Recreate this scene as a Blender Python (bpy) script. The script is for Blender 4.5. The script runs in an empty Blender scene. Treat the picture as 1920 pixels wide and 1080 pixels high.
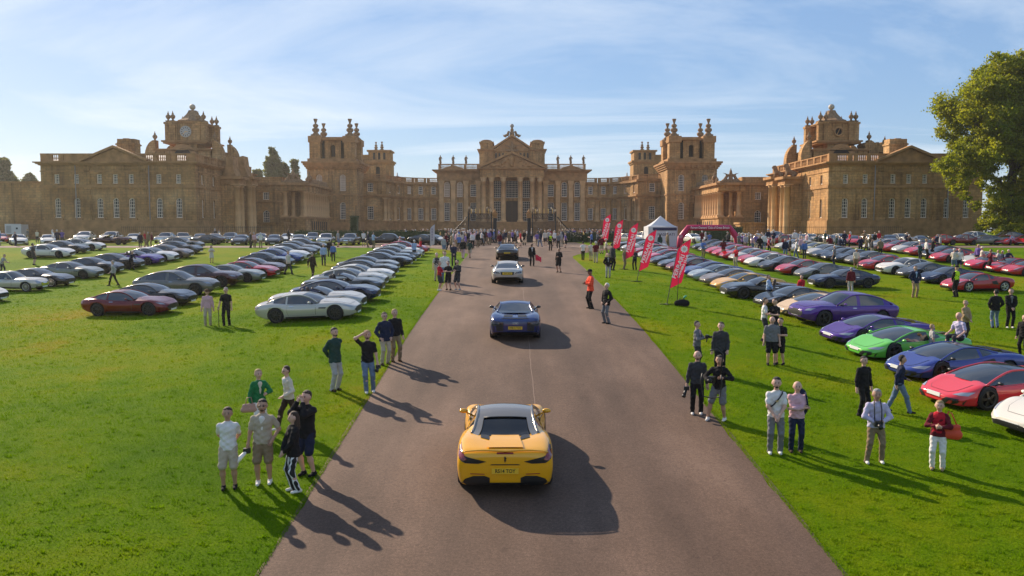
import bpy, bmesh, math, random
import numpy as np
from mathutils import Vector, Matrix
from mathutils.bvhtree import BVHTree

R = math.radians
scene = bpy.context.scene
COL = scene.collection

# ------------------------------------------------------------------ camera
FPX = 1500.0                       # focal length in photo pixels (1920 wide)
PITCH = math.atan(110.0 / FPX)     # true horizon lies 110 px above the picture centre
CAMZ = 1.7
cam_d = bpy.data.cameras.new('camera')
cam_d.sensor_width = 36.0
cam_d.lens = 36.0 * FPX / 1920.0
cam_d.clip_start = 0.1
cam_d.clip_end = 6000.0
cam = bpy.data.objects.new('camera', cam_d)
COL.objects.link(cam)
cam.location = (0, 0, CAMZ)
cam.rotation_euler = (math.pi / 2 - PITCH, 0, 0)
scene.camera = cam

# ------------------------------------------------------------------ light
SUN_EL = R(29.0)
SUN_AZ = R(-40.0)                  # measured from +Y towards +X: ahead and to the left
sun_dir = Vector((math.sin(SUN_AZ) * math.cos(SUN_EL), math.cos(SUN_AZ) * math.cos(SUN_EL), math.sin(SUN_EL)))
sun_d = bpy.data.lights.new('sun', 'SUN')
sun_d.energy = 5.0
sun_d.angle = R(0.6)
sun_d.color = (1.0, 0.84, 0.65)
sun = bpy.data.objects.new('sun', sun_d)
COL.objects.link(sun)
sun.location = (-60, 60, 80)
sun.rotation_euler = (-sun_dir).to_track_quat('-Z', 'Y').to_euler()

world = bpy.data.worlds.new('World')
scene.world = world
world.use_nodes = True
wn, wl = world.node_tree.nodes, world.node_tree.links
wn.clear()
w_out = wn.new('ShaderNodeOutputWorld')
w_bg = wn.new('ShaderNodeBackground')
w_bg.inputs['Strength'].default_value = 0.12
sky = wn.new('ShaderNodeTexSky')
sky.sky_type = 'NISHITA'
sky.sun_disc = False
sky.sun_elevation = SUN_EL
sky.sun_rotation = SUN_AZ
sky.air_density = 1.0
sky.dust_density = 0.35
sky.ozone_density = 2.2
# thin wind-drawn clouds over the whole dome, on a plane high above the place
w_tc = wn.new('ShaderNodeTexCoord')
w_sep = wn.new('ShaderNodeSeparateXYZ')
wl.new(w_tc.outputs['Generated'], w_sep.inputs[0])
def wmath(op, a, b=None, clamp=False):
    n = wn.new('ShaderNodeMath'); n.operation = op; n.use_clamp = clamp
    for i, v in enumerate((a, b)):
        if v is None: continue
        if isinstance(v, (int, float)): n.inputs[i].default_value = v
        else: wl.new(v, n.inputs[i])
    return n.outputs[0]
zc_ = wmath('ADD', wmath('MAXIMUM', w_sep.outputs['Z'], 0.0), 0.10)
cu = wmath('DIVIDE', w_sep.outputs['X'], zc_)
cv = wmath('DIVIDE', w_sep.outputs['Y'], zc_)
w_cmb = wn.new('ShaderNodeCombineXYZ')
wl.new(wmath('MULTIPLY', cu, 0.45), w_cmb.inputs[0])
wl.new(wmath('ADD', wmath('MULTIPLY', cv, 0.85), wmath('MULTIPLY', cu, 0.12)), w_cmb.inputs[1])
w_n = wn.new('ShaderNodeTexNoise')
w_n.inputs['Scale'].default_value = 0.62
w_n.inputs['Detail'].default_value = 9.0
w_n.inputs['Roughness'].default_value = 0.62
w_n.inputs['Distortion'].default_value = 0.7
wl.new(w_cmb.outputs[0], w_n.inputs['Vector'])
w_r = wn.new('ShaderNodeValToRGB')
w_r.color_ramp.elements[0].position = 0.47
w_r.color_ramp.elements[0].color = (0, 0, 0, 1)
w_r.color_ramp.elements[1].position = 0.66
w_r.color_ramp.elements[1].color = (0.72, 0.72, 0.72, 1)
wl.new(w_n.outputs['Fac'], w_r.inputs[0])
# the Nishita sky with its range of brightness compressed evenly over the dome
w_hsv = wn.new('ShaderNodeSeparateColor'); w_hsv.mode = 'HSV'
wl.new(sky.outputs[0], w_hsv.inputs[0])
w_v = wmath('MULTIPLY', wmath('POWER', w_hsv.outputs[2], 0.66), 1.02)
w_cc = wn.new('ShaderNodeCombineColor'); w_cc.mode = 'HSV'
wl.new(w_hsv.outputs[0], w_cc.inputs[0]); wl.new(w_hsv.outputs[1], w_cc.inputs[1]); wl.new(w_v, w_cc.inputs[2])
w_gr = wn.new('ShaderNodeMix'); w_gr.data_type = 'RGBA'
w_gr.inputs[0].default_value = 0.30
w_gr.inputs[7].default_value = (1.9, 3.4, 6.3, 1)
wl.new(w_cc.outputs[0], w_gr.inputs[6])
w_mix = wn.new('ShaderNodeMix'); w_mix.data_type = 'RGBA'
wl.new(w_r.outputs[0], w_mix.inputs[0])
wl.new(w_gr.outputs[2], w_mix.inputs[6])
w_mix.inputs[7].default_value = (5.0, 5.4, 5.8, 1)
wl.new(w_mix.outputs[2], w_bg.inputs['Color'])
wl.new(w_bg.outputs[0], w_out.inputs['Surface'])

scene.view_settings.view_transform = 'Standard'
scene.view_settings.look = 'None'
scene.view_settings.gamma = 1.0
scene.view_settings.exposure = 0.65
scene.view_settings.use_curve_mapping = False
scene.cycles.use_denoising = True
scene.cycles.max_bounces = 6
scene.cycles.diffuse_bounces = 3
scene.cycles.glossy_bounces = 3
scene.cycles.transparent_max_bounces = 8
scene.cycles.volume_bounces = 0
scene.cycles.caustics_reflective = False
scene.cycles.caustics_refractive = False

# ------------------------------------------------------------------ ground profile and pixel tools
def pchip(keys):
    xs = np.array([k[0] for k in keys], float); ys = np.array([k[1] for k in keys], float)
    h = np.diff(xs); d = np.diff(ys) / h
    m = np.zeros(len(xs)); m[0] = d[0]; m[-1] = d[-1]
    for i in range(1, len(xs) - 1):
        if d[i - 1] * d[i] > 0:
            w1 = 2 * h[i] + h[i - 1]; w2 = h[i] + 2 * h[i - 1]
            m[i] = (w1 + w2) / (w1 / d[i - 1] + w2 / d[i])
    def f(x):
        x = np.clip(np.asarray(x, float), xs[0], xs[-1])
        i = np.clip(np.searchsorted(xs, x) - 1, 0, len(h) - 1)
        t = (x - xs[i]) / h[i]
        return ((2*t**3 - 3*t**2 + 1) * ys[i] + (t**3 - 2*t**2 + t) * h[i] * m[i]
                + (-2*t**3 + 3*t**2) * ys[i + 1] + (t**3 - t**2) * h[i] * m[i + 1])
    return f
_gz = pchip([(-80, -7.5), (0, -4.60), (12.3, -3.80), (16.2, -3.51), (34.3, -2.20), (60.6, -1.12), (102, 0.0), (112, 0.03), (5000, 0.03)])
YB = np.concatenate([np.arange(-40, 112.01, 1.0), np.array([130, 160, 220, 320, 450, 600])])
ZB = _gz(YB)
def _ss(t):
    t = np.clip(t, 0, 1); return t*t*(3 - 2*t)
def fall(x, y):
    """the lawns fall away gently on both sides of the drive"""
    t = np.maximum(np.abs(np.asarray(x, float)) - 5.6, 0)
    return 0.8*t*t/(t*t + 60.0) * _ss((np.asarray(y, float) - 15)/16.0) * (1 - _ss((np.asarray(y, float) - 55)/28.0))
def gz(y, x=0.0):
    return float(np.interp(y, YB, ZB) - fall(x, y))
CP, SP = math.cos(PITCH), math.sin(PITCH)
def ray(px, py):
    u = (px - 960.0) / FPX; v = (py - 540.0) / FPX
    return Vector((u, CP - v * SP, -SP - v * CP))
def at(px, py):
    """the point of the ground that a photo pixel sees"""
    d = ray(px, py)
    y = np.arange(5, 150, 0.25)
    below = np.nonzero(CAMZ + d.z/d.y*y <= np.interp(y, YB, ZB) - fall(d.x/d.y*y, y))[0]
    yy = 150.0 if len(below) == 0 else float(y[below[0]])
    a, b = yy - 0.25, yy
    for _ in range(18):
        m = (a + b)/2
        if CAMZ + d.z/d.y*m <= gz(m, d.x/d.y*m): b = m
        else: a = m
    yy = (a + b)/2
    return Vector((d.x/d.y*yy, yy, gz(yy, d.x/d.y*yy)))
def px_scale(Y):
    return FPX / Y
def WX(px, D, py=370):
    d = ray(px, py); return d.x / d.y * D
def WZ(py, D):
    d = ray(960, py); return CAMZ + d.z / d.y * D

# ------------------------------------------------------------------ materials
MATS = {}
def mat(name, color=(0.5, 0.5, 0.5), rough=0.6, metal=0.0, coat=0.0, spec=0.5, emit=None, vary=0.0, vscale=6.0, bump=0.0, bscale=40.0, trans=0.0):
    if name in MATS: return MATS[name]
    m = bpy.data.materials.new(name); m.use_nodes = True
    nt = m.node_tree; b = nt.nodes['Principled BSDF']
    b.inputs['Base Color'].default_value = (*color, 1)
    b.inputs['Roughness'].default_value = rough
    b.inputs['Metallic'].default_value = metal
    b.inputs['Coat Weight'].default_value = coat
    b.inputs['Coat Roughness'].default_value = 0.04
    b.inputs['Specular IOR Level'].default_value = spec
    if emit:
        b.inputs['Emission Color'].default_value = (*emit[0], 1); b.inputs['Emission Strength'].default_value = emit[1]
    tc = None
    if vary > 0 or bump > 0:
        tc = nt.nodes.new('ShaderNodeTexCoord')
    if vary > 0:
        n = nt.nodes.new('ShaderNodeTexNoise'); n.inputs['Scale'].default_value = vscale; n.inputs['Detail'].default_value = 5
        nt.links.new(tc.outputs['Object'], n.inputs['Vector'])
        r = nt.nodes.new('ShaderNodeMapRange')
        r.inputs[1].default_value = 0.3; r.inputs[2].default_value = 0.7
        r.inputs[3].default_value = 1 - vary; r.inputs[4].default_value = 1 + vary
        nt.links.new(n.outputs['Fac'], r.inputs[0])
        mx = nt.nodes.new('ShaderNodeVectorMath'); mx.operation = 'SCALE'
        mx.inputs[0].default_value = color
        nt.links.new(r.outputs[0], mx.inputs['Scale'])
        nt.links.new(mx.outputs[0], b.inputs['Base Color'])
    if bump > 0:
        n2 = nt.nodes.new('ShaderNodeTexNoise'); n2.inputs['Scale'].default_value = bscale; n2.inputs['Detail'].default_value = 4
        nt.links.new(tc.outputs['Object'], n2.inputs['Vector'])
        bp = nt.nodes.new('ShaderNodeBump'); bp.inputs['Strength'].default_value = bump; bp.inputs['Distance'].default_value = 0.05
        nt.links.new(n2.outputs['Fac'], bp.inputs['Height'])
        nt.links.new(bp.outputs[0], b.inputs['Normal'])
    MATS[name] = m
    return m

# ------------------------------------------------------------------ object helpers
def tag(o, label=None, cat=None, group=None, kind=None):
    if label: o['label'] = label
    if cat: o['category'] = cat
    if group: o['group'] = group
    if kind: o['kind'] = kind
    return o
def thing(name, loc=(0, 0, 0), rz=0.0, label=None, cat=None, group=None):
    o = bpy.data.objects.new(name, None)
    o.empty_display_size = 0.2
    COL.objects.link(o)
    o.location = loc; o.rotation_euler = (0, 0, rz)
    return tag(o, label, cat, group)
def obj(name, me, parent=None, loc=None, rz=None, mats=None):
    o = bpy.data.objects.new(name, me)
    COL.objects.link(o)
    if parent is not None: o.parent = parent
    if loc is not None: o.location = loc
    if rz is not None: o.rotation_euler = (0, 0, rz)
    if mats:
        for i, m in enumerate(mats):
            if i < len(o.material_slots):
                o.material_slots[i].link = 'OBJECT'; o.material_slots[i].material = m
    return o
class MB:
    def __init__(self):
        self.v = []; self.f = []; self.m = []; self.smooth = []
    def add(self, verts, faces, mi=0, sm=False):
        o = len(self.v)
        self.v.extend([tuple(p) for p in verts])
        for f in faces:
            self.f.append([o + i for i in f]); self.m.append(mi); self.smooth.append(sm)
    def box(self, x0, x1, y0, y1, z0, z1, mi=0):
        if x0 > x1: x0, x1 = x1, x0
        vs = [(x0,y0,z0),(x1,y0,z0),(x1,y1,z0),(x0,y1,z0),(x0,y0,z1),(x1,y0,z1),(x1,y1,z1),(x0,y1,z1)]
        self.add(vs, [(0,3,2,1),(4,5,6,7),(0,1,5,4),(1,2,6,5),(2,3,7,6),(3,0,4,7)], mi)
    def frustum(self, cx, cy, z0, z1, a0, b0, a1, b1, mi=0):
        vs = [(cx-a0,cy-b0,z0),(cx+a0,cy-b0,z0),(cx+a0,cy+b0,z0),(cx-a0,cy+b0,z0),(cx-a1,cy-b1,z1),(cx+a1,cy-b1,z1),(cx+a1,cy+b1,z1),(cx-a1,cy+b1,z1)]
        self.add(vs, [(0,3,2,1),(4,5,6,7),(0,1,5,4),(1,2,6,5),(2,3,7,6),(3,0,4,7)], mi)
    def prism(self, poly, axis, a, b, mi=0):
        """extrude a 2D polygon; axis 'y': poly in (x,z); 'x': poly in (y,z); 'z': poly in (x,y)"""
        n = len(poly)
        def P(p, t):
            return (p[0], t, p[1]) if axis == 'y' else ((t, p[0], p[1]) if axis == 'x' else (p[0], p[1], t))
        vs = [P(p, a) for p in poly] + [P(p, b) for p in poly]
        fs = [tuple(range(n)), tuple(range(2*n-1, n-1, -1))] + [(i, (i+1) % n, n + (i+1) % n, n + i) for i in range(n)]
        self.add(vs, fs, mi)
    def lathe(self, prof, cx=0, cy=0, z=0, n=12, mi=0, sm=True, cap=True):
        """prof: list of (radius, height)"""
        vs = []; fs = []
        for r, h in prof:
            for k in range(n):
                a = 2*math.pi*k/n
                vs.append((cx + r*math.cos(a), cy + r*math.sin(a), z + h))
        for i in range(len(prof)-1):
            for k in range(n):
                fs.append((i*n+k, i*n+(k+1) % n, (i+1)*n+(k+1) % n, (i+1)*n+k))
        self.add(vs, fs, mi, sm)
        if cap:
            o = len(self.v) - len(vs)
            self.f.append([o+k for k in range(n)][::-1]); self.m.append(mi); self.smooth.append(False)
            self.f.append([o+(len(prof)-1)*n+k for k in range(n)]); self.m.append(mi); self.smooth.append(False)
    def tube(self, pts, rad, n=6, mi=0, sm=True):
        pts = [Vector(p) for p in pts]
        if isinstance(rad, (int, float)): rad = [rad]*len(pts)
        vs = []; fs = []
        prev = None
        for i, p in enumerate(pts):
            d = (pts[min(i+1, len(pts)-1)] - pts[max(i-1, 0)])
            if d.length < 1e-9: d = Vector((0, 0, 1))
            d.normalize()
            if prev is None:
                ref = Vector((0, 0, 1)) if abs(d.z) < 0.9 else Vector((1, 0, 0))
                s = d.cross(ref).normalized()
            else:
                s = (prev - d*prev.dot(d))
                s = s.normalized() if s.length > 1e-6 else d.orthogonal().normalized()
            prev = s
            t = d.cross(s)
            for k in range(n):
                a = 2*math.pi*k/n
                vs.append(p + (s*math.cos(a) + t*math.sin(a))*rad[i])
        for i in range(len(pts)-1):
            for k in range(n):
                fs.append((i*n+k, i*n+(k+1) % n, (i+1)*n+(k+1) % n, (i+1)*n+k))
        fs.append(tuple(range(n))[::-1]); fs.append(tuple((len(pts)-1)*n+k for k in range(n)))
        self.add(vs, fs, mi, sm)
    def sphere(self, c, r, n=10, m=6, mi=0, s=(1, 1, 1)):
        prof = []
        vs = []; fs = []
        for i in range(m+1):
            a = -math.pi/2 + math.pi*i/m
            for k in range(n):
                b = 2*math.pi*k/n
                vs.append((c[0]+s[0]*r*math.cos(a)*math.cos(b), c[1]+s[1]*r*math.cos(a)*math.sin(b), c[2]+s[2]*r*math.sin(a)))
        for i in range(m):
            for k in range(n):
                fs.append((i*n+k, i*n+(k+1) % n, (i+1)*n+(k+1) % n, (i+1)*n+k))
        self.add(vs, fs, mi, True)
    def mesh(self, name, mats):
        me = bpy.data.meshes.new(name)
        me.from_pydata(self.v, [], self.f)
        for m in (mats if isinstance(mats, (list, tuple)) else [mats]): me.materials.append(m)
        me.polygons.foreach_set('material_index', self.m)
        me.polygons.foreach_set('use_smooth', self.smooth)
        me.update()
        return me
    def build(self, name, mats, parent=None, loc=None, rz=None):
        return obj(name, self.mesh(name, mats), parent, loc, rz)
def np_mesh(name, verts, faces, mats, smooth=False, mi=None):
    """verts (n,3), faces (m,k) numpy"""
    me = bpy.data.meshes.new(name)
    nv, nf, k = len(verts), len(faces), faces.shape[1]
    me.vertices.add(nv); me.vertices.foreach_set('co', np.ascontiguousarray(verts, dtype=np.float32).ravel())
    me.loops.add(nf*k); me.loops.foreach_set('vertex_index', np.ascontiguousarray(faces, dtype=np.int32).ravel())
    me.polygons.add(nf); me.polygons.foreach_set('loop_start', np.arange(0, nf*k, k, dtype=np.int32))
    for m in (mats if isinstance(mats, (list, tuple)) else [mats]): me.materials.append(m)
    if mi is not None: me.polygons.foreach_set('material_index', np.ascontiguousarray(mi, dtype=np.int32))
    if smooth: me.polygons.foreach_set('use_smooth', np.ones(nf, dtype=bool))
    me.update(calc_edges=True)
    return me

# ------------------------------------------------------------------ blended-capsule surfaces (figures, statues)
def sdf_eval(P, prims, k):
    """prims: (a, b, ra, rb, flat) ; flat = (axis vector, factor) squeezes the shape along that axis"""
    D = None
    for a, b, ra, rb, flat in prims:
        a = np.asarray(a, np.float32); b = np.asarray(b, np.float32)
        ba = b - a
        L2 = float(ba @ ba) + 1e-9
        pa = P - a
        h = np.clip((pa @ ba) / L2, 0, 1)
        q = pa - h[:, None] * ba
        if flat is not None:
            ax, fac = flat
            ax = np.asarray(ax, np.float32)
            q = q + np.outer((q @ ax) * (fac - 1.0), ax)
        d = np.sqrt((q*q).sum(1)) - (ra + (rb - ra) * h)
        if D is None: D = d
        else:
            t = np.clip(0.5 + 0.5*(D - d)/k, 0, 1)
            D = D*(1 - t) + d*t - k*t*(1 - t)
    return D
def sdf_mesh(prims, vox=0.03, k=0.04, cut=None):
    """surface nets; returns verts, quads.  cut: function(P) -> distance that is intersected"""
    lo = np.min([np.minimum(np.asarray(p[0]) - max(p[2], p[3]), np.asarray(p[1]) - max(p[2], p[3])) for p in prims], axis=0) - 2.2*vox - k*0.3
    hi = np.max([np.maximum(np.asarray(p[0]) + max(p[2], p[3]), np.asarray(p[1]) + max(p[2], p[3])) for p in prims], axis=0) + 2.2*vox + k*0.3
    n = np.ceil((hi - lo)/vox).astype(int) + 1
    gx, gy, gzz = [lo[i] + vox*np.arange(n[i]) for i in range(3)]
    G = np.stack(np.meshgrid(gx, gy, gzz, indexing='ij'), -1).astype(np.float32).reshape(-1, 3)
    D = sdf_eval(G, prims, k)
    if cut is not None: D = np.maximum(D, cut(G))
    D = D.reshape(n)
    S = D < 0
    c = np.zeros(n - 1, int)
    for dx in (0, 1):
        for dy in (0, 1):
            for dz in (0, 1):
                c += S[dx:n[0]-1+dx, dy:n[1]-1+dy, dz:n[2]-1+dz]
    act = (c > 0) & (c < 8)
    idx = -np.ones(n - 1, int)
    ids = np.argwhere(act)
    idx[act] = np.arange(len(ids))
    acc = np.zeros((len(ids), 3)); cnt = np.zeros(len(ids))
    for ax in range(3):
        o1, o2 = [i for i in range(3) if i != ax]
        for d1 in (0, 1):
            for d2 in (0, 1):
                off = np.zeros(3, int); off[o1] = d1; off[o2] = d2
                p0 = ids + off; p1 = p0.copy(); p1[:, ax] += 1
                v0 = D[p0[:, 0], p0[:, 1], p0[:, 2]]; v1 = D[p1[:, 0], p1[:, 1], p1[:, 2]]
                cr = (v0 < 0) != (v1 < 0)
                t = np.where(cr, v0/(v0 - v1 + 1e-12), 0)
                pt = p0.astype(float); pt[:, ax] += t
                acc[cr] += pt[cr]; cnt[cr] += 1
    V = lo + vox*(acc/np.maximum(cnt, 1)[:, None])
    quads = []
    for ax in range(3):
        o1, o2 = (ax+1) % 3, (ax+2) % 3
        sl0 = [slice(None)]*3; sl1 = [slice(None)]*3
        sl0[ax] = slice(0, n[ax]-1); sl1[ax] = slice(1, n[ax])
        e = S[tuple(sl0)] != S[tuple(sl1)]
        pos = np.argwhere(e)
        ok = (pos[:, o1] > 0) & (pos[:, o2] > 0) & (pos[:, o1] < n[o1]-1) & (pos[:, o2] < n[o2]-1)
        pos = pos[ok]
        ins = S[pos[:, 0], pos[:, 1], pos[:, 2]]
        q = []
        for a1, a2 in ((-1, -1), (0, -1), (0, 0), (-1, 0)):
            pp = pos.copy(); pp[:, o1] += a1; pp[:, o2] += a2
            q.append(idx[pp[:, 0], pp[:, 1], pp[:, 2]])
        q = np.stack(q, 1)
        q[~ins] = q[~ins][:, ::-1]
        quads.append(q)
    Q = np.concatenate(quads)
    Q = Q[(Q >= 0).all(1)]
    return V, Q
def cap(a, b, ra, rb=None, flat=None):
    return (a, b, ra, ra if rb is None else rb, flat)
# ================================================================== ground, drive, courts
def node_mat(name):
    m = bpy.data.materials.new(name); m.use_nodes = True
    nt = m.node_tree
    return m, nt, nt.nodes, nt.links, nt.nodes['Principled BSDF']
def noise(nt, scale, detail=4, rough=0.55, vec=None, dist=0.0):
    n = nt.nodes.new('ShaderNodeTexNoise')
    n.inputs['Scale'].default_value = scale; n.inputs['Detail'].default_value = detail
    n.inputs['Roughness'].default_value = rough; n.inputs['Distortion'].default_value = dist
    if vec is not None: nt.links.new(vec, n.inputs['Vector'])
    return n.outputs['Fac']
def ramp(nt, fac, stops):
    r = nt.nodes.new('ShaderNodeValToRGB')
    e = r.color_ramp.elements
    while len(e) < len(stops): e.new(0.5)
    for i, (p, c) in enumerate(stops):
        e[i].position = p; e[i].color = (*c, 1)
    nt.links.new(fac, r.inputs[0])
    return r.outputs[0]
def mixc(nt, fac, a, b, mode='MIX'):
    m = nt.nodes.new('ShaderNodeMix'); m.data_type = 'RGBA'; m.blend_type = mode
    for i, v in ((0, fac), (6, a), (7, b)):
        if isinstance(v, (int, float)): m.inputs[i].default_value = v
        elif isinstance(v, tuple): m.inputs[i].default_value = (*v, 1)
        else: nt.links.new(v, m.inputs[i])
    return m.outputs[2]
def bump(nt, h, strength, dist, b):
    bp = nt.nodes.new('ShaderNodeBump'); bp.inputs['Strength'].default_value = strength; bp.inputs['Distance'].default_value = dist
    nt.links.new(h, bp.inputs['Height']); nt.links.new(bp.outputs[0], b.inputs['Normal'])

GRASS_STOPS = [(0.40, (0.074, 0.152, 0.002)), (0.51, (0.115, 0.196, 0.002)), (0.61, (0.170, 0.220, 0.003)), (0.72, (0.260, 0.215, 0.012))]
def grass_colour(nt, geo_pos):
    big = noise(nt, 0.085, 5, 0.62, geo_pos)
    mid = noise(nt, 1.1, 5, 0.65, geo_pos)
    mm = nt.nodes.new('ShaderNodeMath'); mm.operation = 'MULTIPLY_ADD'
    nt.links.new(mid, mm.inputs[0]); mm.inputs[1].default_value = 0.30
    ms = nt.nodes.new('ShaderNodeMath'); ms.operation = 'MULTIPLY'; nt.links.new(big, ms.inputs[0]); ms.inputs[1].default_value = 0.80
    nt.links.new(ms.outputs[0], mm.inputs[2])
    return ramp(nt, mm.outputs[0], GRASS_STOPS), mid
m_grass, nt, N, L, B = node_mat('grass_ground')
geo = N.new('ShaderNodeNewGeometry')
gc, gm = grass_colour(nt, geo.outputs['Position'])
fine = noise(nt, 26, 5, 0.7, geo.outputs['Position'])
dk = ramp(nt, fine, [(0.30, (0.55, 0.6, 0.5)), (0.62, (1.15, 1.12, 1.0))])
L.new(mixc(nt, 1.0, gc, dk, 'MULTIPLY'), B.inputs['Base Color'])
B.inputs['Roughness'].default_value = 0.9; B.inputs['Specular IOR Level'].default_value = 0.03
bump(nt, fine, 0.9, 0.06, B)

m_road, nt, N, L, B = node_mat('worn_asphalt')
geo = N.new('ShaderNodeNewGeometry')
mp = N.new('ShaderNodeMapping'); mp.inputs['Scale'].default_value = (1, 0.35, 1); L.new(geo.outputs['Position'], mp.inputs['Vector'])
n1 = noise(nt, 0.55, 5, 0.6, mp.outputs[0]); n2 = noise(nt, 60, 3, 0.7, geo.outputs['Position'])
c1 = ramp(nt, n1, [(0.30, (0.096, 0.058, 0.039)), (0.5, (0.128, 0.079, 0.054)), (0.70, (0.170, 0.108, 0.076))])
c2a = ramp(nt, n2, [(0.3, (0.62, 0.62, 0.62)), (0.7, (1.32, 1.32, 1.32))])
n2b = noise(nt, 17, 4, 0.75, geo.outputs['Position'])
c2 = mixc(nt, 1.0, c2a, ramp(nt, n2b, [(0.32, (0.74, 0.74, 0.74)), (0.66, (1.22, 1.22, 1.22))]), 'MULTIPLY')
mp2 = N.new('ShaderNodeMapping'); mp2.inputs['Scale'].default_value = (1.0, 0.02, 1); L.new(geo.outputs['Position'], mp2.inputs['Vector'])
n3 = noise(nt, 0.9, 3, 0.5, mp2.outputs[0])
c3 = ramp(nt, n3, [(0.35, (0.80, 0.80, 0.81)), (0.65, (1.14, 1.13, 1.11))])
n4 = noise(nt, 3.2, 6, 0.7, geo.outputs['Position'])
c4 = ramp(nt, n4, [(0.30, (0.80, 0.79, 0.78)), (0.42, (1.0, 1.0, 1.0)), (0.66, (1.0, 1.0, 1.0)), (0.74, (1.16, 1.14, 1.1))])
vor = N.new('ShaderNodeTexVoronoi'); vor.inputs['Scale'].default_value = 1.3; L.new(geo.outputs['Position'], vor.inputs['Vector'])
spk = ramp(nt, vor.outputs['Distance'], [(0.012, (2.2, 2.0, 1.8)), (0.022, (1.0, 1.0, 1.0))])
L.new(mixc(nt, 1.0, mixc(nt, 1.0, mixc(nt, 1.0, mixc(nt, 1.0, c1, c2, 'MULTIPLY'), c3, 'MULTIPLY'), c4, 'MULTIPLY'), spk, 'MULTIPLY'), B.inputs['Base Color'])
B.inputs['Roughness'].default_value = 0.85; B.inputs['Specular IOR Level'].default_value = 0.25
bump(nt, n2, 0.35, 0.02, B)
m_gravel = mat('pale_gravel', (0.30, 0.20, 0.14), 0.95, vary=0.15, vscale=1.2)

def strip(name, x0f, x1f, ya, yb, dz, m, jitter=0.0, seed=1):
    rnd = random.Random(seed)
    ys = [ya] + [float(y) for y in YB if ya < y < yb] + [yb]
    vs = []; fs = []
    for y in ys:
        z = gz(y) + dz
        vs.append((x0f(y) + rnd.uniform(-jitter, jitter), y, z)); vs.append((x1f(y) + rnd.uniform(-jitter, jitter), y, z))
    for i in range(len(ys)-1):
        fs.append((2*i, 2*i+1, 2*i+3, 2*i+2))
    mb = MB(); mb.add(vs, fs); o = mb.build(name, m)
    return o
def lawn():
    xs = np.concatenate([[-600, -260, -120], np.arange(-70, -5.5, 2.0), [-5.6, 0, 5.6], np.arange(6.5, 71, 2.0), [120, 260, 600]])
    X, Y = np.meshgrid(xs, YB)
    Z = np.interp(Y, YB, ZB) - fall(X, Y)
    V = np.stack([X.ravel(), Y.ravel(), Z.ravel()], 1)
    nx, ny = len(xs), len(YB)
    i = np.arange(nx-1)[None, :] + nx*np.arange(ny-1)[:, None]
    F = np.stack([i, i+1, i+1+nx, i+nx], -1).reshape(-1, 4)
    tag(obj('lawn_ground', np_mesh('lawn_ground', V, F, m_grass, True)), kind='structure')
lawn()
ROADL, ROADR = -4.05, 5.30
m_soil = mat('verge_soil', (0.13, 0.085, 0.045), 0.95, vary=0.35, vscale=3.0)
def rl(y):
    return ROADL - (0.0 if y < 74 else 0.10*(y-74)**1.6)
def rr(y):
    return ROADR + (0.0 if y < 70 else 0.06*(y-70)**1.75)
tag(strip('drive', rl, rr, -40, 88, 0.012, m_road, 0.07, 3), kind='structure')
def verge(name, fx, sgn, seed):
    rnd = random.Random(seed); ys = np.arange(10.0, 70.0, 0.22); vs = []; fs = []
    a = 0.05
    for y in ys:
        a = min(max(a + rnd.uniform(-.03, .03), 0.0), .11); z = float(np.interp(y, YB, ZB))
        vs += [(fx + sgn*(.012 + a*.55), float(y), z + .006), (fx - sgn*(.005 + rnd.uniform(0, .035)), float(y), z + .015)]
    for i in range(len(ys)-1): fs.append((2*i, 2*i+1, 2*i+3, 2*i+2))
    mb = MB(); mb.add(vs, fs); tag(mb.build(name, m_soil), kind='structure')
verge('verge_left', ROADL, -1, 1); verge('verge_right', ROADR, 1, 2)
tag(strip('cross_path', lambda y: -120, lambda y: 120, 86.0, 90.0, 0.018, mat('path_gravel', (0.15, 0.092, 0.066), 0.95, vary=0.15, vscale=0.8), 0.0), kind='structure')
tag(strip('gate_forecourt', lambda y: -17.5 + 0.1*(y-88), lambda y: 9.0 - 0.05*(y-88), 90.0, 103.0, 0.006, m_road, 0.06, 5), kind='structure')
tag(strip('great_court', lambda y: -43, lambda y: 43, 104.0, 214.0, 0.008, m_gravel), kind='structure')
# pale joint that wanders along the middle of the drive
rnd = random.Random(11)
mb = MB(); pts = []
xj = 0.62
for k, y in enumerate(np.arange(19.5, 46, 0.5)):
    xj += rnd.uniform(-0.012, 0.012) - 0.02*(xj-0.62)
    pts.append((xj, float(y)))
vs = []; fs = []
for x, y in pts:
    w = 0.010
    vs += [(x-w, y, gz(y)+0.016), (x+w, y, gz(y)+0.016)]
for i in range(len(pts)-1): fs.append((2*i, 2*i+1, 2*i+3, 2*i+2))
mb.add(vs, fs)
tag(mb.build('drive_joint', mat('pale_joint', (0.22, 0.145, 0.105), 0.9)), kind='structure')

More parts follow.
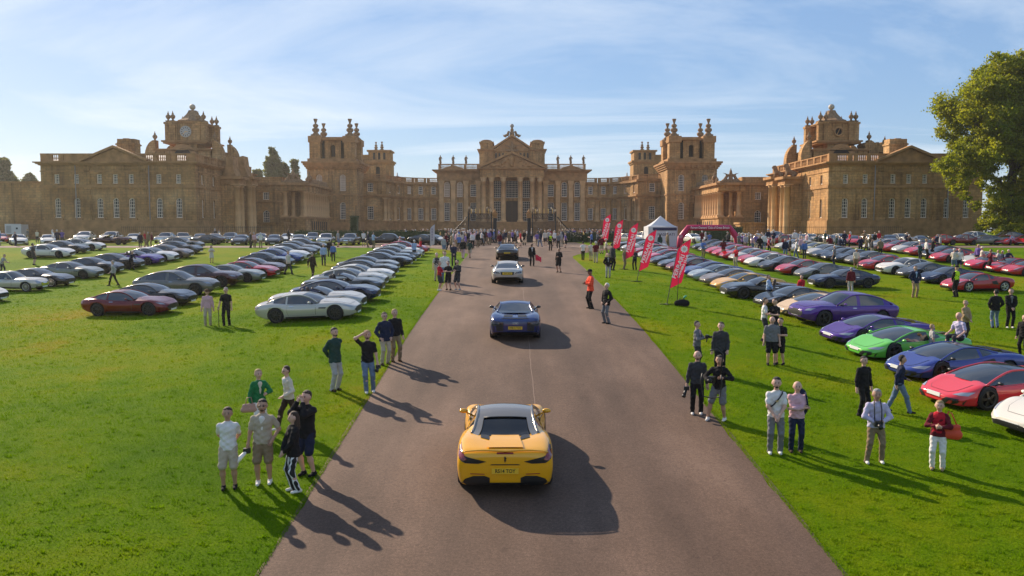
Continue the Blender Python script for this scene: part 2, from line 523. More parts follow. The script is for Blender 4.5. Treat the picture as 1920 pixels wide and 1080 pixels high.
# grass blades: real blades on the near lawn, thinning out with distance
def grass_blades():
    rg = np.random.default_rng(5)
    zones = [(11.5, 16, 560), (16, 20, 430), (20, 25, 290), (25, 32, 190), (32, 38, 110), (38, 44, 70), (44, 50, 42), (50, 56, 24), (56, 62, 12)]
    X = []; Y = []; S = []
    for ya, yb, den in zones:
        for xa, xb in (('l', None), ('r', None)):
            half = 0.66*yb + 1
            if xa == 'l': x0, x1 = -half, ROADL + 0.03
            else: x0, x1 = ROADR - 0.03, half
            n = int((x1-x0)*(yb-ya)*den)
            x = rg.uniform(x0, x1, n); y = rg.uniform(ya, yb, n)
            ok = np.abs(x) < 0.66*y + 0.6
            X.append(x[ok]); Y.append(y[ok]); S.append(np.full(ok.sum(), 1.0 if yb <= 20 else (1.3 if yb <= 32 else 1.7)))
    # tufts hanging over the edge of the drive
    for ex, sgn in ((ROADL, -1), (ROADR, 1)):
        n = 9000; y = rg.uniform(11.5, 45, n); x = ex + sgn*np.abs(rg.normal(0, 0.05, n)) - sgn*0.03
        X.append(x); Y.append(y); S.append(np.full(n, 1.25))
    # coarser tufts standing a little proud, they throw the small dark flecks over the lawn
    for k in range(6500):
        y0 = 11.5 + 45*rg.random()**1.4; x0 = rg.uniform(-.66*y0-.5, .66*y0+.5)
        if ROADL - .15 < x0 < ROADR + .15: continue
        n = rg.integers(6, 13)
        X.append(x0 + rg.normal(0, .05, n)); Y.append(y0 + rg.normal(0, .022, n)); S.append(np.full(n, rg.uniform(1.25, 1.9)*(1.0 if y0 < 28 else 1.3)))
    X = np.concatenate(X); Y = np.concatenate(Y); S = np.concatenate(S)
    Z = np.interp(Y, YB, ZB) - fall(X, Y)
    n = len(X)
    a = rg.uniform(0, 2*np.pi, n); h = rg.uniform(0.02, 0.046, n)*S; w = rg.uniform(0.005, 0.010, n)*S
    lean = rg.uniform(0.2, 1.0, n)*h; b = rg.uniform(0, 2*np.pi, n)
    p0 = np.stack([X - w*np.cos(a), Y - w*np.sin(a), Z - 0.003], 1)
    p1 = np.stack([X + w*np.cos(a), Y + w*np.sin(a), Z - 0.003], 1)
    p2 = np.stack([X + lean*np.cos(b), Y + lean*np.sin(b), Z + h], 1)
    V = np.stack([p0, p1, p2], 1).reshape(-1, 3)
    F = np.arange(3*n).reshape(-1, 3)
    m, nt, N, L, B = node_mat('grass_blade')
    geo = N.new('ShaderNodeNewGeometry')
    gc, gm = grass_colour(nt, geo.outputs['Position'])
    L.new(mixc(nt, 1.0, gc, (1.12, 1.12, 1.0), 'MULTIPLY'), B.inputs['Base Color'])
    B.inputs['Roughness'].default_value = 0.7; B.inputs['Specular IOR Level'].default_value = 0.05
    tr = N.new('ShaderNodeBsdfTranslucent'); L.new(mixc(nt, 1.0, gc, (1.5, 1.6, 0.8), 'MULTIPLY'), tr.inputs['Color'])
    mx = N.new('ShaderNodeMixShader'); mx.inputs[0].default_value = 0.35
    L.new(B.outputs[0], mx.inputs[1]); L.new(tr.outputs[0], mx.inputs[2]); L.new(mx.outputs[0], N['Material Output'].inputs['Surface'])
    o = obj('grass', np_mesh('grass', V, F, m))
    tag(o, 'short green mown grass of the lawns on both sides of the drive', 'grass', kind='stuff')
grass_blades()
# ================================================================== the palace
m_stone, nt, N, L, B = node_mat('palace_stone')
tc = N.new('ShaderNodeNewGeometry')
s1 = noise(nt, 0.22, 6, 0.6, tc.outputs['Position']); s2 = noise(nt, 2.6, 4, 0.6, tc.outputs['Position'])
mpv = N.new('ShaderNodeMapping'); mpv.inputs['Scale'].default_value = (1.6, 1.6, 0.12); L.new(tc.outputs['Position'], mpv.inputs['Vector'])
s3 = noise(nt, 1.0, 5, 0.6, mpv.outputs[0])
base = ramp(nt, s1, [(0.30, (0.30, 0.158, 0.062)), (0.5, (0.455, 0.255, 0.102)), (0.7, (0.60, 0.378, 0.178))])
mott = ramp(nt, s2, [(0.3, (0.72, 0.73, 0.76)), (0.7, (1.16, 1.13, 1.08))])
streak = ramp(nt, s3, [(0.32, (0.48, 0.49, 0.52)), (0.50, (0.98, 0.98, 0.98)), (0.75, (1.12, 1.10, 1.05))])
cc = mixc(nt, 1.0, mixc(nt, 1.0, base, mott, 'MULTIPLY'), streak, 'MULTIPLY')
# courses of ashlar: every block a little different, joints darker
sepz = N.new('ShaderNodeSeparateXYZ'); L.new(tc.outputs['Position'], sepz.inputs[0])
addxy = N.new('ShaderNodeMath'); addxy.operation = 'ADD'; L.new(sepz.outputs[0], addxy.inputs[0]); L.new(sepz.outputs[1], addxy.inputs[1])
cmb = N.new('ShaderNodeCombineXYZ'); L.new(addxy.outputs[0], cmb.inputs[0]); L.new(sepz.outputs[2], cmb.inputs[1])
br = N.new('ShaderNodeTexBrick'); L.new(cmb.outputs[0], br.inputs['Vector'])
br.inputs['Scale'].default_value = 1.0; br.inputs['Brick Width'].default_value = 0.95; br.inputs['Row Height'].default_value = 0.42
br.inputs['Mortar Size'].default_value = 0.022
br.inputs['Color1'].default_value = (1.12, 1.1, 1.08, 1); br.inputs['Color2'].default_value = (0.82, 0.84, 0.86, 1); br.inputs['Mortar'].default_value = (0.62, 0.6, 0.58, 1)
L.new(mixc(nt, 1.0, cc, br.outputs['Color'], 'MULTIPLY'), B.inputs['Base Color'])
B.inputs['Roughness'].default_value = 0.9; B.inputs['Specular IOR Level'].default_value = 0.2
bump(nt, br.outputs['Fac'], 0.3, -0.03, B)
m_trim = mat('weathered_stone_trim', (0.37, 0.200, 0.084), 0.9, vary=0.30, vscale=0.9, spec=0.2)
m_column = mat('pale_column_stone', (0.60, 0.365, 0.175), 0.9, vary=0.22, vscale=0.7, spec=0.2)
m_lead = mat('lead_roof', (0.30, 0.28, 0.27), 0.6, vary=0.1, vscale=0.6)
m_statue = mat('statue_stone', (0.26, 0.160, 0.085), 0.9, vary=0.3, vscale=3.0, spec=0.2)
m_sash = mat('white_sash', (0.80, 0.68, 0.55), 0.6)
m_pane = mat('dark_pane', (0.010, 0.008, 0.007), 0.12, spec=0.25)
m_blind = mat('drawn_blind', (0.42, 0.29, 0.19), 0.8)
m_dark = mat('interior_shade', (0.020, 0.014, 0.011), 0.9)  # near black, stands for the unlit depth of recesses and openings
m_door = mat('dark_oak_door', (0.05, 0.028, 0.018), 0.6)
m_iron = mat('black_iron', (0.012, 0.011, 0.011), 0.5)
m_gold = mat('gilded', (0.75, 0.48, 0.16), 0.35, metal=0.9)
m_clock = mat('clock_dial', (0.42, 0.40, 0.36), 0.6)

def arc_pts(uc, w, zs, n=10):
    r = w/2
    return [(uc - r*math.cos(math.pi*i/n), zs + r*math.sin(math.pi*i/n)) for i in range(n+1)]
class Frame:
    """a wall's own coordinates: u along it, z up, d into it"""
    def __init__(s, o, rz):
        s.o = Vector(o); s.rz = rz
        s.u = Vector((math.cos(rz), math.sin(rz), 0)); s.n = Vector((-math.sin(rz), math.cos(rz), 0))
    def P(s, u, z, d=0.0):
        p = s.o + s.u*u + s.n*d
        return (p.x, p.y, p.z + z)
def facade(mb, fr, u0, u1, z0, z1, ops, depth=0.3, mi=0):
    """front face with real openings and reveals. ops: (uc, w, zb, zt, arched)"""
    us = sorted({u0, u1} | {o[0]-o[1]/2 for o in ops} | {o[0]+o[1]/2 for o in ops})
    zs = sorted({z0, z1} | {o[2] for o in ops} | {o[3] for o in ops})
    us = [u for u in us if u0-1e-6 <= u <= u1+1e-6]; zs = [z for z in zs if z0-1e-6 <= z <= z1+1e-6]
    for i in range(len(us)-1):
        for j in range(len(zs)-1):
            cu, cz = (us[i]+us[i+1])/2, (zs[j]+zs[j+1])/2
            if any(abs(cu-o[0]) < o[1]/2 and o[2] < cz < o[3] for o in ops): continue
            mb.add([fr.P(us[i], zs[j]), fr.P(us[i+1], zs[j]), fr.P(us[i+1], zs[j+1]), fr.P(us[i], zs[j+1])], [(0, 1, 2, 3)], mi)
    for uc, w, zb, zt, ar in ops:
        a, b = uc-w/2, uc+w/2
        if ar:
            sp = zt - w/2
            arc = arc_pts(uc, w, sp)
            n = len(arc)-1; h = n//2
            for s0, s1, cu in ((0, h, a), (h, n, b)):
                for i in range(s0, s1):
                    p, q = arc[i], arc[i+1]
                    mb.add([fr.P(cu, zt), fr.P(*p), fr.P(*q)], [(0, 1, 2)], mi)
            loop = [(a, zb)] + arc + [(b, zb)]
        else:
            loop = [(a, zb), (a, zt), (b, zt), (b, zb)]
        for i in range(len(loop)):
            p, q = loop[i], loop[(i+1) % len(loop)]
            mb.add([fr.P(*p), fr.P(*q), fr.P(q[0], q[1], depth), fr.P(p[0], p[1], depth)], [(0, 1, 2, 3)], mi)
WIN = {}
def window_mesh(w, h, arched, cols, rows, bar=0.065, fr=0.13):
    key = (round(w, 2), round(h, 2), arched, cols, rows)
    if key in WIN: return WIN[key]
    mb = MB()
    top = h if not arched else h - w/2
    def zt(u):
        if not arched: return h
        return top + math.sqrt(max((w/2)**2 - u*u, 0))
    mb.box(-w/2, -w/2+fr, -0.06, 0.04, 0, top); mb.box(w/2-fr, w/2, -0.06, 0.04, 0, top)
    mb.box(-w/2-0.06, w/2+0.06, -0.16, 0.04, -0.02, fr)
    if arched:
        a = arc_pts(0, w, top); b = arc_pts(0, w-2*fr, top)
        for i in range(len(a)-1):
            q = [a[i], a[i+1], b[i+1], b[i]]
            mb.prism(q, 'y', -0.06, 0.04)
    else:
        mb.box(-w/2+fr, w/2-fr, -0.06, 0.04, h-fr, h)
    for c in range(1, cols):
        u = -w/2 + w*c/cols
        mb.box(u-bar/2, u+bar/2, -0.03, 0.02, fr, zt(u)-fr*0.5)
    for r in range(1, rows):
        z = h*r/rows
        hw = w/2 if z < top else math.sqrt(max((w/2)**2 - (z-top)**2, 0))
        if hw < 0.2: continue
        t = bar if r != rows//2 else bar*1.7
        mb.box(-hw+fr*0.5, hw-fr*0.5, -0.033, 0.023, z-t/2, z+t/2)
    m1 = mb.mesh('window', m_sash)
    mb = MB()
    poly = [(-w/2, 0), (w/2, 0)] + ([(w/2, h), (-w/2, h)] if not arched else [(u, z) for u, z in arc_pts(0, w, top)][::-1])
    mb.add([(u, 0.03, z) for u, z in poly], [tuple(range(len(poly)))])
    m2 = mb.mesh('pane', m_pane)
    WIN[key] = (m1, m2)
    return WIN[key]
def windows(fr, parent, ops, cols=3, rows=5, depth=0.3, blind=(), only=None):
    for i, (uc, w, zb, zt, ar) in enumerate(ops):
        if only is not None and i not in only: continue
        m1, m2 = window_mesh(w, zt-zb, ar, cols, rows)
        o = obj('window', m1, parent, fr.P(uc, zb, depth-0.06), fr.rz)
        p = obj('pane', m2, o)
        if i in blind: p.material_slots[0].link = 'OBJECT'; p.material_slots[0].material = m_blind
COLM = {}
def column_mesh(r, h, corinth=True):
    key = (round(r, 2), round(h, 2), corinth)
    if key not in COLM:
        mb = MB()
        mb.box(-r*1.3, r*1.3, -r*1.3, r*1.3, 0, r*0.5)
        ch = r*2.3 if corinth else r*0.9
        pr = [(r*1.25, r*0.5), (r*1.25, r*0.75), (r*1.05, r*0.95), (r, r*1.1), (r*1.0, h*0.4), (r*0.86, h-ch)]
        if corinth:
            pr += [(r*0.92, h-ch), (r*0.95, h-ch*0.75), (r*1.15, h-ch*0.6), (r*1.0, h-ch*0.55), (r*1.3, h-ch*0.25), (r*1.1, h-ch*0.2), (r*1.38, h-r*0.25)]
        else:
            pr += [(r*0.98, h-ch), (r*0.9, h-ch*0.8), (r*1.2, h-ch*0.4)]
        mb.lathe(pr, n=14)
        mb.box(-r*1.35, r*1.35, -r*1.35, r*1.35, h-r*0.25, h)
        COLM[key] = mb.mesh('column', m_column)
    return COLM[key]
def finial_mesh(h):
    """tall stacked finial: plinth, bulbs, flared coronet"""
    key = ('fin', round(h, 2))
    if key not in COLM:
        mb = MB()
        mb.box(-.23*h, .23*h, -.23*h, .23*h, 0, .12*h)
        mb.lathe([(.21*h, .12*h), (.15*h, .2*h), (.11*h, .24*h), (.18*h, .3*h), (.215*h, .38*h), (.18*h, .46*h), (.09*h, .5*h), (.14*h, .56*h), (.165*h, .62*h), (.13*h, .69*h), (.05*h, .73*h), (.06*h, .8*h), (.12*h, .97*h), (.12*h, h), (.04*h, .96*h)], n=12)
        COLM[key] = mb.mesh('finial', m_statue)
    return COLM[key]
def urn_mesh(h):
    key = ('urn', round(h, 2))
    if key not in COLM:
        mb = MB()
        mb.box(-.2*h, .2*h, -.2*h, .2*h, 0, .1*h)
        mb.lathe([(.12*h, .1*h), (.08*h, .22*h), (.2*h, .34*h), (.24*h, .5*h), (.16*h, .62*h), (.07*h, .68*h), (.1*h, .74*h), (.05*h, .84*h), (.015*h, h)], n=10)
        COLM[key] = mb.mesh('urn', m_statue)
    return COLM[key]
def statue_mesh(h):
    key = ('statue', round(h, 2))
    if key not in COLM:
        s = h/1.9
        P = [cap((0, 0, .25*s), (0, 0, .95*s), .27*s, .2*s), cap((0, 0, .95*s), (0, .02*s, 1.4*s), .19*s, .2*s), cap((0, 0, 1.45*s), (0, 0, 1.6*s), .07*s),
             cap((0, 0, 1.73*s), (0, 0, 1.79*s), .11*s), cap((.22*s, 0, 1.42*s), (.36*s, -.06*s, 1.08*s), .07*s, .06*s), cap((.36*s, -.06*s, 1.08*s), (.3*s, -.26*s, 1.25*s), .06*s),
             cap((-.22*s, 0, 1.42*s), (-.33*s, .04*s, 1.05*s), .07*s), cap((-.33*s, .04*s, 1.05*s), (-.25*s, -.1*s, .75*s), .06*s), cap((-.12*s, .12*s, .2*s), (-.2*s, .16*s, 1.3*s), .1*s)]
        V, Q = sdf_mesh(P, 0.07*s, 0.06*s)
        me = np_mesh('statue', V, Q, m_statue, True)
        COLM[key] = me
    return COLM[key]
def lion_mesh(s):
    key = ('lion', round(s, 2))
    if key not in COLM:
        P = [cap((-.5, 0, .45), (.35, 0, .75), .36, .36), cap((.4, 0, .8), (.55, 0, 1.35), .36, .34), cap((.62, 0, 1.6), (.8, 0, 1.62), .3, .24), cap((.85, 0, 1.52), (1.02, 0, 1.5), .15, .13),
             cap((.5, .2, .8), (.72, .24, .1), .15, .12), cap((.5, -.2, .8), (.72, -.24, .1), .15, .12), cap((-.5, .3, .4), (-.1, .36, .12), .24, .14), cap((-.5, -.3, .4), (-.1, -.36, .12), .24, .14),
             cap((-.8, 0, .4), (-1.0, .2, .9), .08, .07)]
        P = [(tuple(s*c for c in a), tuple(s*c for c in b), ra*s, rb*s, f) for a, b, ra, rb, f in P]
        V, Q = sdf_mesh(P, 0.10*s, 0.09*s)
        COLM[key] = np_mesh('lion', V, Q, m_statue, True)
    return COLM[key]
def balustrade(parent, fr, u0, u1, z0, z1, solid=(), ped=None, d=0.0, t=0.34):
    """base rail, top rail, pedestals and turned balusters along a wall top"""
    h = z1-z0
    mb = MB()
    def bx(a, b, za, zb, da, db):
        vs = [fr.P(a, za, da), fr.P(b, za, da), fr.P(b, za, db), fr.P(a, za, db), fr.P(a, zb, da), fr.P(b, zb, da), fr.P(b, zb, db), fr.P(a, zb, db)]
        mb.add(vs, [(0,3,2,1),(4,5,6,7),(0,1,5,4),(1,2,6,5),(2,3,7,6),(3,0,4,7)])
    bx(u0, u1, z0, z0+0.18*h, d, d+t); bx(u0-.03, u1+.03, z1-0.14*h, z1, d-0.05, d+t+.05)
    n = ped or max(2, int(round((u1-u0)/3.2))+1)
    for i in range(n):
        u = u0 + .35 + (u1-u0-.7)*i/max(n-1, 1)
        bx(u-.34, u+.34, z0+.18*h, z1-.14*h, d-.02, d+t+.02)
    for a, b in solid: bx(a, b, z0+.18*h, z1-.14*h, d+.02, d+t-.02)
    mb.build('balustrade_rails', m_trim, parent)
    mb = MB()
    k = int((u1-u0)/0.31)
    for i in range(k):
        u = u0 + .2 + .31*i
        if any(a < u < b for a, b in solid): continue
        for ra, rb, za, zb in ((.075, .13, .18, .42), (.13, .07, .42, .7), (.07, .11, .7, .86)):
            c = fr.P(u, z0, d+t/2)
            mb.lathe([(ra, za*h), (rb, zb*h)], c[0], c[1], c[2], n=5, cap=False)
    if mb.f: tag(mb.build('balusters', m_trim, parent), kind='stuff')
def course(parent, name, fr, u0, u1, z0, z1, proj, back=0.0, m=None, steps=1):
    mb = MB()
    for s in range(steps):
        pz0 = z0 + (z1-z0)*s/steps; pz1 = z0 + (z1-z0)*(s+1)/steps; pj = proj*(s+1)/steps
        vs = [fr.P(u0-pj, pz0, -pj), fr.P(u1+pj, pz0, -pj), fr.P(u1+pj, pz0, back), fr.P(u0-pj, pz0, back), fr.P(u0-pj, pz1, -pj), fr.P(u1+pj, pz1, -pj), fr.P(u1+pj, pz1, back), fr.P(u0-pj, pz1, back)]
        mb.add(vs, [(0,3,2,1),(4,5,6,7),(0,1,5,4),(1,2,6,5),(2,3,7,6),(3,0,4,7)])
    return mb.build(name, m or m_trim, parent)
def ring_course(parent, name, x0, x1, y0, y1, z0, z1, proj, m=None, steps=1):
    mb = MB()
    for s in range(steps):
        pz0 = z0+(z1-z0)*s/steps; pz1 = z0+(z1-z0)*(s+1)/steps - 0.0; pj = proj*(s+1)/steps
        mb.box(x0-pj, x1+pj, y0-pj, y1+pj, pz0, pz1)
    return mb.build(name, m or m_trim, parent)
def pediment(parent, fr, u0, u1, z0, zap, d0, d1, name='pediment', t=0.45):
    mb = MB()
    uc = (u0+u1)/2
    def tri(a, b, za, zb, da, db):
        vs = [fr.P(a, za, da), fr.P(b, za, da), fr.P(uc, zb, da), fr.P(a, za, db), fr.P(b, za, db), fr.P(uc, zb, db)]
        mb.add(vs, [(0, 1, 2), (5, 4, 3), (0, 3, 4, 1), (1, 4, 5, 2), (2, 5, 3, 0)])
    tri(u0, u1, z0, zap-t, d0, d1)
    for a, s in ((u0, 1), (u1, -1)):     # raking cornices
        e = a - s*0.45
        sl = (zap-z0)/abs(uc-a)
        q = [(e, z0-0.0), (e, z0+t), (uc, zap+0.1), (uc, zap+0.1-t)]
        vs = [fr.P(u, z, d0-0.55) for u, z in q] + [fr.P(u, z, d1) for u, z in q]
        mb.add(vs, [(0, 1, 2, 3), (7, 6, 5, 4), (0, 4, 5, 1), (1, 5, 6, 2), (2, 6, 7, 3), (3, 7, 4, 0)])
    return mb.build(name, m_trim, parent)

GROUP_W = 'palace wings either side of the great court'
def X_(px, D, sx):
    x = WX(px, D)
    return x if sx < 0 else -x
def wing_block(sx):
    """the two-storey block at the front of each side court, its clock or lantern tower and its gateway"""
    D = 135.0; D2 = 146.0
    side = 'clock tower side' if sx < 0 else 'great tree side'
    t = thing('court_wing', (X_(222, D, sx), D, 0), 0,
              'two storey honey stone palace wing with low pediment, ' + ('below the clock tower' if sx < 0 else 'beside the great leafy tree'), 'building', GROUP_W)
    off = Vector(t.location)
    class F2(Frame):
        pass
    xa, xb = sorted((X_(78, D, sx), X_(367, D, sx)))
    fr = Frame((0 - off.x, 0, 0), 0)
    fr = Frame((-off.x, 0, 0), 0)       # local frame: u is world x, wall face on local y = 0
    z = lambda py: WZ(py, D)
    ops = []
    wu = 9.5*D/1500; wl_ = 11.5*D/1500
    cx = [107.8, 144.4, 187.2, 217, 246.7, 298.6, 335.3]
    for c in cx: ops.append((X_(c, D, sx), wu, z(344), z(326.5), False))
    for c in cx: ops.append((X_(c, D, sx), wl_, z(408.5), z(371), True))
    mb = MB()
    zt, zb = z(306), -0.6
    facade(mb, fr, xa, xb, zb, zt, ops)
    inner = X_(367, D, sx); outer = X_(78, D, sx)
    # side walls and roof
    rz = math.pi/2 if sx < 0 else -math.pi/2
    frs = Frame((inner - off.x, 0 if sx < 0 else 30.0, 0), rz)
    sops = []
    for y0 in (3.2, 8.4, 22.0, 26.5):
        u = y0 if sx < 0 else 30.0 - y0
        sops.append((u, 0.95, z(408), z(372), True)); sops.append((u, 0.95, z(344), z(326.5), False))
    facade(mb, frs, 0, 30, zb, zt, sops, 0.35)
    xo = outer - off.x
    mb.add([(xo, 0, zb), (xo, 30, zb), (xo, 30, zt), (xo, 0, zt)], [(0, 1, 2, 3)])
    mb.add([(xa-off.x, 30, zb), (xb-off.x, 30, zb), (xb-off.x, 30, zt), (xa-off.x, 30, zt)], [(0, 1, 2, 3)])
    mb.build('wall', m_stone, t)
    windows(fr, t, ops[:7], 3, 4); windows(fr, t, ops[7:], 3, 6)
    windows(frs, t, sops[1::2], 2, 4, 0.35); windows(frs, t, sops[0::2], 2, 6, 0.35)
    ifr = inner - off.x
    # sills
    for o in ops[7:]:
        course(t, 'sill', fr, o[0]-o[1]/2-.2, o[0]+o[1]/2+.2, o[2]-.55, o[2]-.05, .16)
    # projecting centre, quoins
    pa, pb = sorted((X_(160, D, sx), X_(275, D, sx)))
    for c in (165, 270):
        x = X_(c, D, sx) - off.x
        for i in range(14):
            h = (zt-zb-1.0)/14
            w = .62 if i % 2 else .48
            mbq = MB(); mbq.box(x-w, x+w, -.10, 0.02, zb+1.0+i*h+.03, zb+1.0+(i+1)*h-.03)
            mbq.build('quoin', m_stone, t)
    fb = lambda a, b: (min(a, b), max(a, b))
    a0, b0 = xa - off.x, xb - off.x
    frl = Frame((0, 0, 0), 0)
    ring_course(t, 'string_course', a0, b0, 0, 30, z(352), z(347.5), .16)
    ring_course(t, 'plinth', a0, b0, 0, 30, zb, z(413), .22)
    ring_course(t, 'cornice', a0, b0, 0, 30, z(310), z(303.5), .85, steps=3)
    ring_course(t, 'frieze_band', a0, b0, 0, 30, z(322), z(320), .10)
    # parapet: solid runs with pierced panels, as in the photograph
    zc0, zc1 = z(303.5), z(287.5)
    sol = []
    for p0, p1 in ((78, 100), (122, 150), (150, 275), (313, 321), (352, 367)):
        q0, q1 = fb(X_(p0, D, sx)-off.x, X_(p1, D, sx)-off.x); sol.append((q0, q1))
    balustrade(t, frl, a0, b0, zc0, zc1, sol, d=.1)
    balustrade(t, Frame((ifr, 0 if sx < 0 else 30, 0), rz), .5, 29.5, zc0, zc1, [(2, 4)], d=.1)
    pediment(t, frl, pa-off.x, pb-off.x, zc0+.01, z(274), -.12, .9, t=.38)
    mbr = MB(); mbr.add([(a0+1, 1, zc0+.3), (b0-1, 1, zc0+.3), (b0-1, 29, zc0+.3), (a0+1, 29, zc0+.3), (a0+5, 8, z(283)), (b0-5, 8, z(283)), (b0-5, 22, z(283)), (a0+5, 22, z(283))],
                        [(0, 1, 5, 4), (1, 2, 6, 5), (2, 3, 7, 6), (3, 0, 4, 7), (4, 5, 6, 7)]); mbr.build('roof', m_lead, t)
    # chimney block
    cxm = X_(217.5, D, sx) - off.x; mbc = MB()
    zz0, zz1 = zc0+.2, WZ(263, D+5)
    mbc.box(cxm-1.55, cxm+1.55, 4.0, 6.2, zz0, zz1-.5); mbc.box(cxm-1.7, cxm+1.7, 3.85, 6.35, zz1-.9, zz1-.65)
    for i in range(3):
        mbc.box(cxm-1.5+1.02*i, cxm-.52+1.02*i, 4.1, 6.1, zz1-.5, zz1+.15+.1*(i % 2))
    mbc.build('chimney', m_stone, t)
    for c in (143.5, 281):
        mbd = MB(); x = X_(c, D, sx)-off.x; mbd.tube([(x, -.14, zb), (x, -.14, zt-.3)], .07, 6); mbd.build('drain_pipe', m_lead, t)
    return t
def lantern_tower(sx):
    D = 150.0
    xc = X_(346, D, sx)
    lab = 'ornate stone clock tower with ball finial and pinnacles above the court wing' if sx < 0 else 'ornate stone stable tower with open round eye and ball finial'
    t = thing('clock_tower' if sx < 0 else 'stable_tower', (xc, D, 0), 0, lab, 'tower')
    z = lambda py: WZ(py, D)
    s = D/1500
    W = 38.5*s                     # half width of the belfry
    mb = MB(); Wb = 50*s           # lower stage
    mb.box(-Wb, Wb, 0, 2*Wb, 8.0, z(280)); mb.build('wall', m_stone, t)
    ring_course(t, 'cornice', -Wb, Wb, 0, 2*Wb, z(283), z(279), .5, steps=2)
    mb = MB(); mb.prism([(x, zz) for x, zz in arc_pts(0, 5.0, z(283)-1.2)], 'y', -.25, 0); mb.build('arched_gable', m_trim, t)
    mb = MB(); mb.prism([(x, zz) for x, zz in arc_pts(0, 3.4, z(283)-1.2)], 'y', -.27, -.251); mb.build('gable_shade', m_dark, t)  # flat dark plate, shade of a hollow gable put into colour
    # four curved buttress scrolls on the corners, each with its pinnacle
    for ix in (-1, 1):
        for iy in (0, 1):
            cx_, cy_ = ix*(Wb+.3), Wb + (2*iy-1)*(Wb-1.0)
            prof = [(0, 0)] + [(2.5*math.cos(a), 3.3*math.sin(a)) for a in np.linspace(0, math.pi/2, 8)]
            mb = MB(); mb.prism([(cx_+ix*p[0]*.8, z(312)+1.6+p[1]) for p in prof], 'y', cy_-.8, cy_+.8)
            mb.box(cx_-.2 if ix > 0 else cx_-2.0, cx_+2.0 if ix > 0 else cx_+.2, cy_-.85, cy_+.85, 8.0, z(312)+1.6)
            mb.build('buttress_scroll', m_stone, t)
            obj('pinnacle', urn_mesh(1.9), t, (cx_+ix*.3, cy_, z(312)+4.7))
    # belfry: centre block with dial, corner posts standing clear so the sky shows between
    cW = W*.52
    y0 = Wb - W; mb = MB(); mb.box(-cW, cW, y0+.3, y0+2*W-.3, z(280), z(228)); mb.build('belfry', m_stone, t)
    for ix in (-1, 1):
        for iy in (-1, 1):
            for k in (0, 1):
                cx_ = ix*(W-.55) if k == 0 else ix*(cW+.35); cy_ = Wb + iy*(W-.55) if k == 0 else Wb + iy*(W-.35)
                mb = MB(); mb.box(cx_-.5, cx_+.5, cy_-.5, cy_+.5, z(264), z(228)); mb.box(cx_-.65, cx_+.65, cy_-.65, cy_+.65, z(231), z(227)); mb.build('corner_post', m_stone, t)
                obj('pinnacle', urn_mesh(2.0), t, (cx_, cy_, z(226)))
    ring_course(t, 'belfry_base', -W, W, Wb-W, Wb+W, z(268), z(262), .5, steps=2)
    ring_course(t, 'belfry_cornice', -cW-.6, cW+.6, Wb-W+.3, Wb+W-.3, z(229), z(225), .35, steps=2)
    mb = MB(); mb.lathe([(cW*1.5, z(225)), (cW*1.45, z(221)), (cW*1.1, z(218)), (cW*.9, z(214)), (cW*.62, z(208)), (cW*.45, z(203)), (cW*.4, z(200)), (.2, z(199)), (.2, z(197))], 0, Wb, 0, n=8, sm=False); mb.build('roof', m_statue, t)
    mb = MB(); mb.sphere((0, Wb, z(193)), 5.6*s, 16, 10); mb.build('ball', mat('gilded_ball', (.42, .36, .27), .55, vary=.2), t)
    cz = z(245)
    if sx < 0:
        mb = MB(); mb.lathe([(10.6*s, 0), (10.6*s, .12), (9.6*s, .12)], n=28)
        me = mb.mesh('clock_dial', m_clock); o = obj('clock_dial', me, t, (0, y0+.28, cz)); o.rotation_euler = (math.pi/2, 0, 0)
        for h in range(12):
            a = 2*math.pi*h/12
            m2 = MB(); m2.box(-.05, .05, .62*9.6*s, .92*9.6*s, .125, .15)
            k = m2.build('numeral', m_iron, o); k.rotation_euler = (0, 0, a)
        for nm, ln, a in (('hour_hand', .5, -1.75), ('minute_hand', .78, 2.4)):
            m2 = MB(); m2.box(-.045, .045, -.1, ln*9.6*s, .155, .18); k = m2.build(nm, m_gold, o); k.rotation_euler = (0, 0, a)
    else:
        mb = MB(); mb.lathe([(.95, 0), (.95, .25), (.62, .25), (.62, .02)], n=24, cap=False); o = obj('round_surround', mb.mesh('round_surround', m_trim), t, (0, y0+.28, cz)); o.rotation_euler = (math.pi/2, 0, 0)
        mb = MB(); mb.lathe([(.62, 0), (.62, .06)], n=24); o2 = obj('round_eye', mb.mesh('round_eye', m_dark), t, (0, y0+.28, cz)); o2.rotation_euler = (math.pi/2, 0, 0)
        mb = MB(); mb.box(-.06, .06, -.58, .58, .07, .1); k = mb.build('round_bar', m_trim, o2); k.rotation_euler = (0, 0, -.4)
        mb = MB(); mb.box(4.8, 9.6, .5, 4.0, z(285), z(271)); mb.box(4.7, 9.7, .4, 4.1, z(273), z(271)+.3)
        for i in range(5): mb.box(4.9+i*.95, 5.4+i*.95, .5, 4.0, z(271)+.3, z(268)+.2)
        mb.build('battlement', m_stone, t)
        mb = MB(); mb.sphere((10.2, 2.5, z(287)), 1.9, 12, 8, s=(1, 1, 1.3)); mb.build('dome', m_lead, t)
        obj('pinnacle', urn_mesh(1.8), t, (9.0, 2.0, z(271)))
